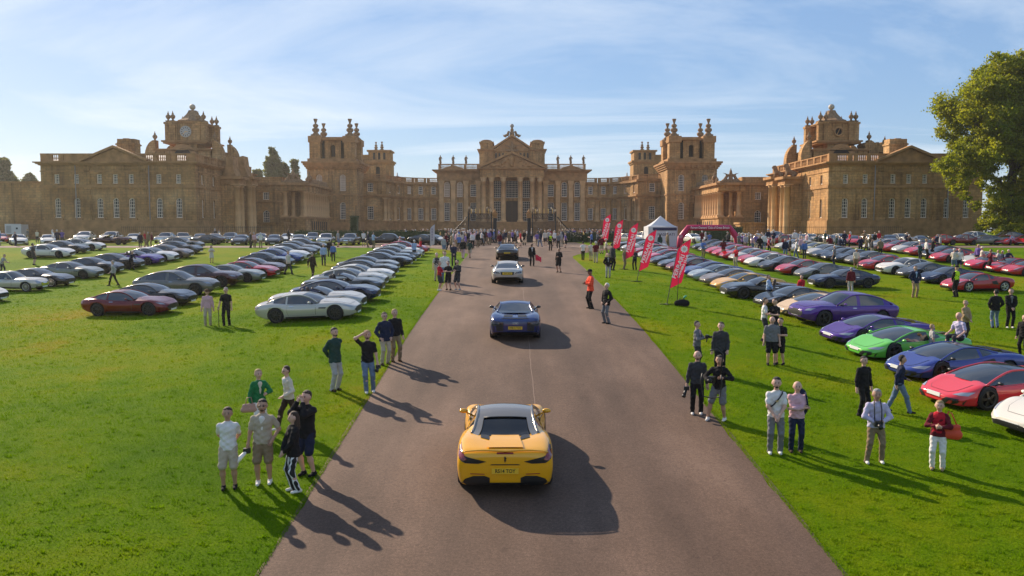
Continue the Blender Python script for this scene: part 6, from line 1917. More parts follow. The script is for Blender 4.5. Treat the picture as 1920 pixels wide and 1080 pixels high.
hedge(WX(660, 109, 440), WX(674, 109, 440), 108.3, 3.4, 'upright leafy shrub growing above the long hedge', 1.6, 900)
# estate walls and railings
def wall_thing(x0, x1, y0, y1, h, label, name='garden_wall', m=None):
    t = thing(name, ((x0+x1)/2, y0, 0), 0, label, 'wall')
    w = (x1-x0)/2
    mb = MB(); mb.box(-w, w, 0, y1-y0, -.2, h); mb.build('wall_face', m or m_stone, t)
    mb = MB(); mb.box(-w-.05, w+.05, -.15, y1-y0+.15, h, h+.3); mb.build('coping', m_trim, t)
wall_thing(-140, WX(79, 137), 137.5, 139, WZ(343, 137), 'tall plain garden wall running off beside the clock tower wing')
wall_thing(-62, WX(505, 127, 430), 127, 128, .9, 'low stone retaining wall in front of the clock tower wing', 'low_wall')
wall_thing(-WX(500, 127, 430), 62, 127, 128, .7, 'low stone retaining wall in front of the wing by the great tree', 'low_wall')
def railing(x0, x1, y, h, label):
    t = thing('railing', ((x0+x1)/2, y, 0), 0, label, 'railing')
    w = (x1-x0)/2; mb = MB(); k = int((x1-x0)/.32)
    for i in range(k+1):
        u = -w + 2*w*i/k; mb.box(u-.014, u+.014, -.014, .014, .6, h)
    tag(mb.build('bars', m_iron, t), kind='stuff')
    for zz in (1.0, h-.15):
        mb = MB(); mb.box(-w, w, -.02, .02, zz-.025, zz+.025); mb.build('rail', m_iron, t)
railing(-62, -38, 127.4, 2.2, 'thin black iron railing in front of the clock tower wing')
railing(38, 62, 127.4, 2.2, 'thin black iron railing in front of the wing by the great tree')
railing(WX(1062, 103, 440), WX(1180, 103, 440), 103.4, 1.9, 'waist high iron fence before the clipped hedge by the gates')
# service cabin by the garden wall
t = thing('white_cabin', (WX(23, 133, 400), 133, 0), 0, 'white service van body standing before the tall garden wall', 'cabin')
mb = MB(); mb.box(-1.35, 0.1, 0, 2.0, .9, 2.6); mb.build('box_body', mat('cabin_white', (.62, .6, .58), .6), t)
mb = MB(); mb.box(.12, 1.35, 0, 2.0, .5, 2.5); mb.build('box_body', mat('cabin_white'), t)
mb = MB(); mb.box(-1.1, -.3, -.03, .0, 1.1, 2.3); mb.build('door', mat('cabin_grey', (.4, .38, .36), .6), t)
mb = MB(); mb.box(.5, .8, -.03, 0, 1.7, 2.0); mb.build('vent', m_black, t)
for x_ in (-1.0, 1.0):
    mb = MB(); mb.tube([(x_, .1, .35), (x_, .35, .35)], .35, 12); mb.build('wheel', m_rubber, t)
# -------- trees
def leaf_mat(name, c0, c1, trans=.35):
    m, nt, N, L, B = node_mat(name)
    geo = N.new('ShaderNodeNewGeometry'); 
    f = noise(nt, .35, 4, .65, geo.outputs['Position']); f2 = noise(nt, 3.0, 3, .6, geo.outputs['Position'])
    mm = N.new('ShaderNodeMath'); mm.operation = 'MULTIPLY_ADD'; L.new(f2, mm.inputs[0]); mm.inputs[1].default_value = .5
    ms = N.new('ShaderNodeMath'); ms.operation = 'MULTIPLY'; L.new(f, ms.inputs[0]); ms.inputs[1].default_value = .5; L.new(ms.outputs[0], mm.inputs[2])
    col = ramp(nt, mm.outputs[0], [(.35, c0), (.65, c1)])
    L.new(col, B.inputs['Base Color']); B.inputs['Roughness'].default_value = .55; B.inputs['Specular IOR Level'].default_value = .3
    tr = N.new('ShaderNodeBsdfTranslucent'); L.new(mixc(nt, 1.0, col, (1.7, 1.6, .6), 'MULTIPLY'), tr.inputs['Color'])
    mx = N.new('ShaderNodeMixShader'); mx.inputs[0].default_value = trans
    L.new(B.outputs[0], mx.inputs[1]); L.new(tr.outputs[0], mx.inputs[2]); L.new(mx.outputs[0], N['Material Output'].inputs['Surface'])
    return m
m_bark = mat('bark', (.055, .04, .028), .9, vary=.3, vscale=2, bump=.6, bscale=6)
def tree(name, loc, trunk, clusters, label, cat, m_leaf, seed, leaf=.16, dens=900, group=None):
    """trunk: list of (points, radii) tubes; clusters: (x,y,z,r) foliage masses, leaves gather towards their surface in clumps"""
    rg = np.random.default_rng(seed)
    t = thing(name, loc, 0, label, cat, group)
    mb = MB(); mb.tube(trunk[0][0], trunk[0][1], 10); mb.build('trunk', m_bark, t)
    for pts, rad in trunk[1:]:
        mb = MB(); mb.tube(pts, rad, 6); mb.build('limb', m_bark, t)
    PP = []
    for x, y, z, r in clusters:
        n = max(6, int(9*r*r))
        d = rg.normal(size=(n, 3)); d /= np.linalg.norm(d, axis=1)[:, None]
        c = np.array([x, y, z]) + d*r*rg.uniform(.45, 1.0, n)[:, None]*np.array([1, 1, .85])
        for q in c:
            k = int(dens*rg.uniform(.5, 1.2)/10)
            g = rg.normal(size=(k, 3))*np.array([.42, .42, .26])*rg.uniform(.7, 1.35)*max(.55, min(1.3, r*.42))
            PP.append(q + g)
    P = np.concatenate(PP)
    P = P[P[:, 2] > .3]
    V, F = leaf_cloud(P, leaf, rg)
    tag(obj('crown', np_mesh('crown', V, F, m_leaf), t), kind='stuff')
    return t
m_leaf_big = leaf_mat('lime_leaf', (.090, .140, .010), (.285, .280, .022), .55)
def big_tree():
    D = 116.0; s = D/1500
    bx_ = WX(1898, D)
    def W(px, py, dy=0.0): return (WX(px, D) - bx_, dy, WZ(py, D))
    rnd = random.Random(8)
    cl = []
    # outline read from the photograph as pixel masses, given real depth
    blobs = [(1842, 142, 2.6), (1870, 136, 2.8), (1905, 142, 3.2), (1815, 175, 3.2), (1850, 175, 4.2), (1900, 180, 4.8), (1798, 205, 2.6), (1830, 220, 3.8), (1870, 225, 4.4), (1915, 235, 4.6), (1793, 240, 2.2), (1815, 262, 2.8), (1850, 265, 3.4),
             (1885, 275, 3.6), (1925, 285, 3.8), (1785, 285, 2.2), (1760, 305, 1.7), (1748, 313, 1.2), (1800, 305, 2.6), (1830, 310, 2.6), (1790, 335, 2.0), (1818, 345, 2.0), (1840, 340, 1.8), (1835, 365, 1.4), (1815, 368, 1.2), (1775, 320, 1.6),
             (1880, 345, 2.0), (1910, 335, 2.4), (1860, 375, 1.8), (1890, 380, 2.6), (1920, 370, 2.8), (1875, 405, 2.0), (1905, 415, 2.8), (1930, 400, 3.0), (1895, 430, 2.2), (1920, 430, 2.6), (1960, 200, 5.5), (1970, 270, 5.5), (1960, 340, 4.5), (1960, 400, 4.0), (1940, 150, 3.6), (1866, 424, 1.7), (1852, 410, 1.2), (1880, 432, 1.8), (1842, 385, 1.1)]
    for px, py, r in blobs:
        x, y, z = W(px, py)
        cl.append((x, rnd.uniform(-3.5, 3.5), z, r*.8))
        if r > 2.5:
            cl.append((x+rnd.uniform(-1, 1), rnd.uniform(2, 6), z+rnd.uniform(-1, 1), r*.7)); cl.append((x+rnd.uniform(-1, 1), rnd.uniform(-6, -2), z+rnd.uniform(-1, 1), r*.7))
    tr = [([(0, 0, -.4), (.1, 0, 2.5), (-.2, .2, 7), (.1, 0, 12), (0, .3, 18), (-.6, 0, 22)], [.95, .72, .62, .5, .3, .1])]
    for px, py, zz in ((1790, 300, 7.0), (1800, 220, 11), (1850, 160, 15), (1905, 150, 15), (1955, 240, 9), (1880, 260, 9.5), (1830, 345, 6.0), (1890, 400, 4.5), (1950, 350, 6)):
        e = Vector(W(px, py, rnd.uniform(-2, 2))); a = Vector((0, 0, zz)); m_ = (a+e)/2 + Vector((0, 0, 1.0))
        tr.append(([a, a*.66+e*.34+Vector((0, 0, .7)), m_*.5 + (a*.34+e*.66)*.5, e], [.28, .2, .13, .05]))
    tree('great_tree', (bx_, D, 0), tr, cl, 'great leafy broadleaved tree standing in front of the palace wing', 'tree', m_leaf_big, 21, leaf=.19, dens=430)
big_tree()
m_leaf_far = leaf_mat('far_conifer', (.080, .092, .045), (.17, .18, .08), .4)
def far_tree(px, ptop, pbot, D, wpx, label, kind, seed, leaf=.3):
    x = WX(px, D); h = WZ(ptop, D); s = D/1500; w = wpx*s/2
    rnd = random.Random(seed); cl = []
    n = 26
    for i in range(n):
        t = i/(n-1)
        z = max(3.0, WZ(pbot, D)-3) + (h - max(3.0, WZ(pbot, D)-3))*t
        if kind == 'cone': r = w*(1-t)**.8 + .4
        elif kind == 'flat': r = w*(.5+.5*math.sin(math.pi*min(1, t+.25)))
        else: r = w*math.sqrt(max(.08, 1-(2*t-.9)**2))
        for k in range(2):
            a = rnd.uniform(0, 6.28); cl.append((math.cos(a)*r*.55, math.sin(a)*r*.55, z-.3, max(.8, r*.55)))
    tree('background_tree', (x, D, 0), [([(0, 0, -.2), (0, 0, h*.5), (.2, 0, h*.92)], [.5, .35, .06])], cl, label, 'tree', m_leaf_far, seed, leaf, 320, 'trees beyond the palace')
far_tree(514, 279, 330, 250, 34, 'tall dark pointed conifer rising behind the link wall, the broadest of them', 'round', 1)
far_tree(536, 308, 332, 252, 14, 'small dark conifer between the broad conifer and the slim spired one', 'cone', 2)
far_tree(554, 300, 332, 248, 15, 'slim spired conifer next to the corner tower', 'cone', 3)
far_tree(484, 320, 334, 255, 30, 'flat topped low cedar behind the link wall', 'flat', 4)
far_tree(8, 298, 345, 230, 46, 'spreading cedar behind the tall garden wall', 'flat', 5)
far_tree(58, 327, 345, 240, 30, 'rounded pale tree top behind the garden wall beside the wing', 'round', 6)
far_tree(-30, 310, 345, 235, 60, 'broad tree at the far end of the garden wall', 'round', 7)
far_tree(1990, 250, 430, 150, 120, 'dense tree standing behind the great leafy tree', 'round', 9, .3)

# ================================================================== flags, arch, tent
m_flag = mat('flag_red', (0.72, 0.010, 0.070), 0.6)
def backlit(m, c, f):
    nt = m.node_tree; b = nt.nodes['Principled BSDF']; tr = nt.nodes.new('ShaderNodeBsdfTranslucent'); tr.inputs['Color'].default_value = (*c, 1)
    mx = nt.nodes.new('ShaderNodeMixShader'); mx.inputs[0].default_value = f
    nt.links.new(b.outputs[0], mx.inputs[1]); nt.links.new(tr.outputs[0], mx.inputs[2]); nt.links.new(mx.outputs[0], nt.nodes['Material Output'].inputs['Surface'])
backlit(m_flag, (.75, .010, .060), .22)
m_flagw = mat('flag_white', (0.93, 0.88, 0.84), 0.6)

def feather_flag(base, head, tailpx, label, colr=m_flag, lettering=True, group='red feather flags along the lawn'):
    """base: pole foot pixel; head: flag top pixel; tailpx: lowest flag corner pixel y; flag stands on the lawn and leans a little"""
    p = at(*base); D = p.y
    k = D/FPX
    H = (base[1]-head[1])*k; w = .178*H; lean = (head[0]-base[0])*k - w*.95
    t = thing('feather_flag', p, 0, label, 'flag', group)
    low = (base[1]-tailpx)*k
    def pole(z): 
        u = max(z, 0)/H; return lean*u + w*.93*max(0, (u-.80)/.20)**2.0
    mb = MB(); mb.tube([(pole(z), 0, z) for z in np.linspace(-.05, H, 14)], [.022 - .012*i/13 for i in range(14)], 6); mb.build('pole', mat('flag_pole', (.05, .04, .04), .5), t)
    mb = MB(); mb.tube([(-.35, 0, .02), (.35, 0, .02)], .025, 5); mb.tube([(0, -.35, .02), (0, .35, .02)], .025, 5); mb.build('foot', m_iron, t)
    # cloth: pole edge, curved head, slanted foot
    n = 22; vs = []; cols_ = 6
    for i in range(n+1):
        q = i/n; z = low + (H-low)*q
        ww = lean*z/H + w - pole(z)
        zf = low*(1-q)
        for j in range(cols_+1):
            u = j/cols_
            zz = z + (1-q)**3*u*.42*w*2.0*.6
            vs.append((pole(z) + ww*u, .035*math.sin(3*q*3+u*3)*u, zz))
    fs = [(i*(cols_+1)+j, i*(cols_+1)+j+1, (i+1)*(cols_+1)+j+1, (i+1)*(cols_+1)+j) for i in range(n) for j in range(cols_)]
    mb = MB(); mb.add(vs, fs, 0, True); mb.build('banner', colr, t)
    if lettering:
        ang = math.atan2(H-low, pole(H)-pole(low))
        zc_ = low + (H-low)*.40
        for txt, off, sz in (('FERRARI', .40, .50), ('OWNERS CLUB', .78, .235)):
            me = text_mesh(txt, sz*w, m_flagw, .001, 'lettering', bold=.012*w)
            xs_ = [v.co.x for v in me.vertices]; ln = max(xs_)-min(xs_)
            want = (H-low)*.50
            o = obj('lettering', me, t)
            ccx = pole(zc_) + w*off
            o.matrix_local = Matrix.Translation((ccx, -.06, zc_+.05*(H-low))) @ Matrix.Rotation(-(ang - math.pi/2)*1.0 , 4, 'Y') @ Matrix.Rotation(math.pi/2, 4, 'X') @ Matrix.Rotation(math.pi/2, 4, 'Z') @ Matrix.Scale(want/ln, 4, (1, 0, 0))
        mb = MB(); cxe, cze, r = pole(low+(H-low)*.80) + w*.50, low + (H-low)*.80, w*.36
        pts = []
        for i in range(24):
            a = 2*math.pi*i/24; rr_ = r if i % 2 == 0 else r*.66; pts.append((cxe+rr_*math.cos(a), cze+rr_*math.sin(a)))
        mb.prism(pts, 'y', -.062, -.058); mb.build('star_emblem', m_flagw, t)
        mb = MB(); mb.prism([(cxe+r*.42*math.cos(a), cze+r*.42*math.sin(a)) for a in np.linspace(0, 2*math.pi, 12, endpoint=False)], 'y', -.066, -.0625); mb.build('emblem_centre', mat('emblem_pale', (.70, .55, .45), .6), t)
    else:
        for i in range(5):
            zz = low + (H-low)*(.25+.12*i); mb = MB(); mb.box(pole(zz)+w*.35, pole(zz)+w*.6, -.06, -.055, zz, zz+.2); mb.build('printed_mark', mat('faint_print', (.25, .22, .3), .6), t)
    return t
feather_flag((1250, 571), (1293, 448), 541, 'red feather flag with white lettering beside the dark bag on the lawn')
feather_flag((1194, 528), (1229, 431), 509, 'red feather flag with white lettering, planted next beyond the one by the dark bag')
feather_flag((1169, 505), (1195, 418), 487, 'red feather flag with white lettering, third from the one by the dark bag')
feather_flag((1146, 488), (1167, 412), 470, 'red feather flag with white lettering, fourth from the one by the dark bag')
feather_flag((1125, 474), (1144, 402), 456, 'red feather flag with white lettering closest to the palace gates')
feather_flag((806, 470), (815, 421), 462, 'pale grey feather flag by the last cars in the row along the drive', mat('flag_grey', (.5, .46, .5), .7), False, None)
# second pole of the front flag and the bag at its foot
p = at(1269, 573)
t = thing('spare_pole', p, 0, 'thin bare metal pole standing beside the nearest red flag', 'pole')
mb = MB(); mb.tube([(0, 0, -.05), (.12, 0, 2.6)], [.02, .014], 6); mb.build('shaft', mat('pole_grey', (.12, .11, .1), .4, metal=.6), t)
mb = MB(); mb.sphere((.12, 0, 2.6), .028, 8, 5); mb.build('pole_tip', m_black, t)
p = at(1278, 574)
V, Q = sdf_mesh([cap((-.22, 0, .14), (.22, 0, .14), .15, .17), cap((-.1, 0, .25), (.1, 0, .27), .08)], .035, .06, cut=lambda G: -G[:, 2])
t = thing('duffel_bag', p, 0, 'small black bag lying on the grass at the foot of a flag', 'bag')
obj('bag_body', np_mesh('bag_body', V, Q, cloth('black'), True), t)
mb = MB(); mb.tube([(-.12, 0, .3), (-.08, 0, .40), (.08, 0, .40), (.12, 0, .3)], .015, 5); mb.build('handle', m_black, t)
p2 = p + Vector((.1, .05, .36))
mb = MB(); mb.tube([(0, 0, 0), (.06, 0, .10), (.15, 0, .16)], [.04, .05, .02], 7)
o = mb.build('green_wrap', mat('green_plastic', (.02, .35, .22), .5)); o.location = p2; tag(o, 'small green wrap poking out on top of the black bag', 'wrap')
# inflatable arch
def arch():
    D = at(1330, 480).y
    D = 84.0
    x = lambda px: WX(px, D, 430); z = lambda py: WZ(py, D)
    g = gz(D)
    t = thing('inflatable_arch', (x(1328), D, g), 0, 'crimson inflatable arch with white lettering above the parked cars', 'arch')
    cx_ = x(1328)
    zt = z(427)-g; zs = z(446)-g
    m = mat('arch_crimson', (.48, .008, .075), .45, spec=.4)
    P = [(x(1275)-cx_, 0, -.02), (x(1275)-cx_, 0, zs*.55), (x(1276)-cx_, 0, zs), (x(1290)-cx_, 0, zt), (x(1368)-cx_, 0, zt), (x(1382)-cx_, 0, zs), (x(1383)-cx_, 0, zs*.55), (x(1383)-cx_, 0, -.02)]
    pts = [P[0], P[1], P[2], tuple(np.array(P[2])*.5+np.array(P[3])*.5), P[3], tuple(np.array(P[3])*.7+np.array(P[4])*.3), tuple(np.array(P[3])*.3+np.array(P[4])*.7), P[4], tuple(np.array(P[4])*.5+np.array(P[5])*.5), P[5], P[6], P[7]]
    mb = MB(); mb.tube(pts, .31, 14); mb.build('air_tube', m, t)
    me = text_mesh("Ferrari Owners' Club of Great Britain", .30, m_flagw, .002, 'lettering')
    xs_ = [v.co.x for v in me.vertices]; ln = max(xs_)-min(xs_)
    o = obj('lettering', me, t); want = x(1366)-x(1294)
    o.matrix_local = Matrix.Translation((x(1330)-cx_, -.33, zt)) @ Matrix.Rotation(math.pi/2, 4, 'X') @ Matrix.Scale(want/ln, 4, (1, 0, 0)) @ Matrix.Scale(1.25, 4, (0, 1, 0))
    for xx in (x(1275)-cx_, x(1383)-cx_):
        mb = MB(); mb.box(xx-.5, xx+.5, -.5, .5, -.05, .12); mb.build('foot', m_black, t)
    mb = MB(); mb.prism([(x(1275)-cx_+.22*math.cos(a), 1.3+.22*math.sin(a)) for a in np.linspace(0, 2*math.pi, 14, endpoint=False)], 'y', -.35, -.315); mb.build('round_badge', mat('badge_pink', (.55, .2, .25), .6), t)
arch()
def gazebo():
    D = 88.0; g = gz(D)
    x = lambda px: WX(px, D, 430); z = lambda py: WZ(py, D) - g
    cx_ = x(1243); t = thing('gazebo', (cx_, D, g), 0, 'white pop up gazebo with a dark blue band and blue lettering', 'tent')
    w = (x(1272)-x(1214))/2*.92; ze = z(425); zp = z(404)
    m = mat('tent_white', (.74, .74, .76), .7, vary=.04, vscale=1.5)
    backlit(m, (.78, .76, .76), .35)
    vs = [(-w, 0, ze), (w, 0, ze), (w, 2*w, ze), (-w, 2*w, ze)]
    mb = MB(); k = []
    n = 7
    rings = []
    for i in range(n):
        q = i/(n-1); s_ = 1-q; zz = ze + (zp-ze)*(q**1.35); rings.append([(w*s_*a, w + w*s_*b, zz) for a, b in ((-1, -1), (1, -1), (1, 1), (-1, 1))])
    vs = [p for r_ in rings for p in r_]; fs = [(i*4+j, i*4+(j+1) % 4, (i+1)*4+(j+1) % 4, (i+1)*4+j) for i in range(n-1) for j in range(4)]
    mb.add(vs, fs); mb.build('roof', m, t)
    for nm, pl in (('front_wall', ((-w, 0), (w, 0))), ('side_wall', ((-w, 0), (-w, 2*w))), ('side_wall', ((w, 0), (w, 2*w))), ('back_wall', ((-w, 2*w), (w, 2*w)))):
        (xa, ya), (xb, yb) = pl
        mb = MB(); mb.box(min(xa, xb)-.01, max(xa, xb)+.01, min(ya, yb)-.01, max(ya, yb)+.01, 0, ze-.55); mb.build(nm, m, t)
        mb = MB(); mb.box(min(xa, xb)-.03, max(xa, xb)+.03, min(ya, yb)-.03, max(ya, yb)+.03, ze-.55, ze+.02); mb.build('valance', m, t)
    mb = MB(); mb.box(-w+.45, w-.05, -.05, -.035, ze-.42, ze-.10); mb.build('blue_band', mat('tent_navy', (.012, .016, .07), .6), t)
    me = text_mesh('MASERATI', .42, mat('tent_navy'), .002, 'lettering'); o = obj('lettering', me, t)
    o.matrix_local = Matrix.Translation((.35, -.03, 1.35)) @ Matrix.Rotation(math.pi/2, 4, 'X')
    for xa in (-w, w):
        for ya in (0, 2*w): mb = MB(); mb.box(xa-.04, xa+.04, ya-.04, ya+.04, 0, ze); mb.build('leg', mat('tent_leg', (.5, .5, .5), .4, metal=.7), t)
gazebo()
# ================================================================== the cars of the meeting
KIT = {'gt': CarKit('gt'), 'open': CarKit('gt', open_top=True), 'mid': CarKit('mid', 'five'), 'wedge': CarKit('wedge', 'five'), 'suv': CarKit('suv', 'five'), 'classic': CarKit('classic', 'wire'), 'saloon': CarKit('saloon')}
BODY = {'gt': 'coupe', 'open': 'roadster', 'mid': 'sports car', 'wedge': 'wedge supercar', 'suv': 'tall car', 'classic': 'classic', 'saloon': 'saloon'}
ORD = ['first', 'second', 'third', 'fourth', 'fifth', 'sixth', 'seventh', 'eighth', 'ninth', 'tenth', 'eleventh', 'twelfth', 'thirteenth', 'fourteenth', 'fifteenth', 'sixteenth', 'seventeenth', 'eighteenth', 'nineteenth', 'twentieth', 'twenty first', 'twenty second']
def put_car(kind, nose_xy, heading, color, label, group, **kw):
    """nose_xy: ground point under the nose"""
    k = KIT[kind]; h = R(heading)
    c = Vector((nose_xy[0] - math.cos(h)*k.L/2*.935, nose_xy[1] - math.sin(h)*k.L/2*.935))
    return k.place((c.x, c.y, gz(c.y, c.x)), h, color, label, group, **kw)
def row(entries, heading, where, group, x=None, from_='the palace end'):
    """entries: (kind, colour, nose pixel or (X, Y)), nearest first; labels count from the palace end"""
    n = len(entries)
    rnd = random.Random(n*7 + int(heading))
    for i, e in enumerate(entries):
        kind, col, pos = e[:3]; kw = e[3] if len(e) > 3 else {}
        h = heading + rnd.uniform(-1.5, 1.5) + kw.pop('dh', 0)
        if isinstance(pos, tuple) and len(pos) == 3: nx, ny = pos[1], pos[2]
        else:
            p = at(*pos); nx, ny = p.x, p.y
        extra = kw.pop('label', None)
        lab = f"{col} {BODY[kind]}, {ORD[n-1-i].replace(' ', '-')} from palace end of {where}" if extra is None else extra
        put_car(kind, (nx, ny), h, col, lab, group, **kw)
rims = dict(rim=m_rim_silver)
# --- lawn on the clock tower side; noses point at the drive
row([('gt', 'silver', (673, 594), dict(label='silver coupe with dark spoked wheels at the lawn end of the row along the drive')), ('open', 'silver', (684, 578)), ('gt', 'navy', (711, 563)), ('open', 'dark grey', (719, 547)), ('gt', 'silver', (726, 536)), ('gt', 'white', (739, 527)),
     ('gt', 'dark grey', (746, 516)), ('gt', 'grey', (748, 507)), ('gt', 'black', (772, 499)), ('gt', 'black', (779, 493)), ('gt', 'grey', (787, 487)), ('gt', 'white', (794, 481)), ('gt', 'red', (803, 475))],
    -3, 'row along drive opposite flags', 'cars in the row along the drive opposite the flags')
row([('gt', 'dark red', (325, 587), dict(label='dark red coupe with black wheels near the person with a cane')), ('gt', 'black', (362, 571)), ('suv', 'grey', (406, 551)), ('suv', 'maroon', (451, 536)), ('gt', 'silver green', (494, 527)), ('gt', 'red', (521, 519)), ('gt', 'maroon', (535, 512)),
     ('gt', 'black', (550, 500)), ('gt', 'blue', (567, 492)), ('gt', 'white', (579, 487)), ('gt', 'dark grey', (592, 480)), ('gt', 'grey', (600, 475)), ('gt', 'black', (612, 469))],
    -4, 'second row from drive, clock side', 'cars in the second row from the drive')
row([('gt', 'white', (6, 566)), ('classic', 'silver', (84, 545), dict(rim=m_rim_silver, label='silver classic sports saloon with wire wheels and chrome bumper')), ('gt', 'black', (133, 536), dict(rim=m_rim_silver)), ('gt', 'silver green', (189, 521)), ('gt', 'black', (228, 511)), ('gt', 'dark grey', (267, 502)), ('open', 'purple', (304, 495)),
     ('gt', 'white', (332, 489)), ('gt', 'bronze', (360, 483)), ('gt', 'dark grey', (377, 475)), ('gt', 'grey', (381, 466))],
    -3, 'third row from drive, clock side', 'cars in the third row from the drive')
row([('gt', 'white', (137, 482), dict(label='bright white coupe at the lawn end of the short row farthest from the drive')), ('gt', 'dark grey', (165, 474)), ('gt', 'white', (195, 469))],
    0, 'short row farthest from drive', 'cars in the short fourth row')
# cars drawn up along the cross path
def faced(entries, Y, where, group):
    for i, (kind, col, px, hd, *lab) in enumerate(entries):
        d = ray(px, 455); X = d.x/d.y*Y
        k = KIT[kind]; h = R(hd)
        label = lab[0] if lab else f"{col} {BODY[kind]}, {ORD[i].replace(' ', '-')} from clock tower end of {where}"
        k.place((X, Y, gz(Y, X)), h, col, label, group)
faced([('gt', 'white', 35, -55), ('gt', 'white', 92, -60), ('open', 'maroon', 208, 182, 'maroon roadster with its dark hood up, parked broadside along the cross path'), ('gt', 'dark grey', 386, 183, 'dark grey coupe parked broadside along the cross path'),
       ('gt', 'dark grey', 453, -82), ('gt', 'dark grey', 515, -80), ('gt', 'silver', 562, -84), ('saloon', 'silver', 612, -86), ('saloon', 'grey', 657, -92), ('saloon', 'black', 722, 182, 'black four door saloon parked broadside at the end of the cross path'),
       ('gt', 'black', 800, -18), ('gt', 'white', 816, -22)], 94.0, 'line on cross path', 'cars drawn up along the cross path')
faced([('gt', 'red', 2, -60), ('suv', 'white', 160, -75), ('suv', 'silver', 210, -80), ('gt', 'white', 252, -70), ('saloon', 'silver', 312, -85), ('saloon', 'silver', 343, -60), ('gt', 'grey', 376, -75), ('gt', 'silver', 404, -60), ('saloon', 'grey', 432, -85), ('gt', 'grey', 490, -80), ('gt', 'white', 540, -84), ('saloon', 'grey', 587, -86)], 101.0, 'back line behind cross path', 'cars in the back line on the clock tower side')
faced([('classic', 'white', 738, 175, 'white classic sports saloon parked behind the long low hedge'), ('gt', 'white', 778, 10, 'white low coupe behind the hedge, next to the white classic'), ('saloon', 'white', 858, -80, 'white saloon half hidden by the crowd before the gates')], 111.5, '', 'cars behind the hedge')
# --- lawn with the red flags; noses point at the drive and a little towards the lawn end
row([('mid', 'white', (1893, 817), dict(dh=4, label='white supercar with black skirts, at the lawn end of the row opposite the flags')), ('wedge', 'bright pink red', (1751, 758), dict(roof='black', label='pinkish red wedge supercar with black roof beside the white one')), ('wedge', 'royal blue', (1680, 706), dict(roof='black', label='blue wedge supercar with open roof where a man sits on the sill')), ('wedge', 'green', (1602, 668), dict(label='bright green wedge shaped supercar')), ('wedge', 'purple', (1551, 640), dict(label='purple low wedge supercar between the green one and the tall purple car')), ('suv', 'purple', (1490, 606), dict(label='tall purple sports utility car with black wheels')), ('wedge', 'champagne', (1461, 590), dict(label='pale champagne gold supercar next to the tall purple car')), ('mid', 'black', (1421, 576))],
    192, 'near row beside flags', 'cars in the near end of the row by the flags')
row([('open', 'black', (1356, 556), dict(label='black roadster with its nose by the man in a blue shirt')), ('mid', 'gold yellow', (1337, 544), dict(label='golden yellow sports car in the row by the flags')), ('mid', 'bronze', (1316, 534)), ('mid', 'light blue', (1294, 525)), ('mid', 'blue', (1280, 518)), ('mid', 'dark red', (1252, 509)), ('mid', 'black', (1236, 504)), ('mid', 'black', (1220, 497)), ('mid', 'crimson', (1208, 491)), ('mid', 'silver', (1196, 486)), ('mid', 'red', (1183, 480)), ('gt', 'silver', (1166, 474)), ('gt', 'grey', (1150, 469))],
    190, 'row right behind the flags', 'cars in the far end of the row by the flags')
row([('gt', 'navy', (1521, 538), dict(label='dark blue grand tourer broadside behind the man in a maroon jacket', rim=m_rim_dark)), ('mid', 'grey', (1494, 522)), ('mid', 'red', (1458, 514)), ('mid', 'dark grey', (1425, 507)), ('mid', 'white', (1399, 500)), ('mid', 'red', (1385, 495)), ('mid', 'silver', (1370, 490)), ('mid', 'red', (1352, 486)), ('mid', 'crimson', (1338, 482)), ('mid', 'red', (1326, 478)), ('mid', 'grey', (1312, 474)), ('mid', 'black', (1300, 470))],
    189, 'second row behind flags', 'cars in the second row behind the flags')
row([('mid', 'red', (1772, 545), dict(rim=m_rim_silver, label='red sports car with silver wheels beside the man in the yellow vest')), ('mid', 'navy', (1728, 531)), ('mid', 'dark grey', (1687, 521)), ('gt', 'white', (1648, 513)), ('mid', 'red', (1613, 505)), ('mid', 'grey', (1588, 496)), ('mid', 'black', (1563, 492)), ('mid', 'black', (1543, 489)), ('mid', 'black', (1527, 485)), ('mid', 'silver', (1512, 481)), ('mid', 'pale yellow', (1494, 477)), ('mid', 'silver', (1476, 473)), ('mid', 'silver', (1456, 469))],
    189, 'third row behind flags', 'cars in the third row behind the flags')
row([('mid', 'red', (1885, 516)), ('mid', 'red', (1855, 511)), ('mid', 'crimson', (1814, 505)), ('mid', 'silver', (1806, 497)), ('mid', 'red', (1748, 491)), ('mid', 'black', (1732, 484)), ('mid', 'red', (1700, 479)), ('mid', 'silver', (1676, 475)), ('mid', 'red', (1650, 472)), ('mid', 'silver', (1622, 469))],
    189, 'fourth row behind flags', 'cars in the fourth row behind the flags')
faced([('mid', 'silver', 1416, -70), ('gt', 'red', 1462, 185, 'red sports car broadside by the white open fronted car'), ('gt', 'silver', 1486, -60), ('gt', 'grey', 1556, -75), ('mid', 'red', 1600, -120), ('gt', 'dark grey', 1668, -112), ('mid', 'dark grey', 1728, -100), ('classic', 'red', 1762, 178, 'red classic sports car with slim roof pillars parked broadside near a yellow vest'), ('classic', 'dark red', 1802, 183, 'dark red classic car broadside next to the slim pillared red classic'),
       ('gt', 'grey', 1842, 170), ('mid', 'red', 1886, -140), ('mid', 'red', 1925, -140)], 93.0, 'line before tree side wing', 'cars in the first line before the tree side wing')
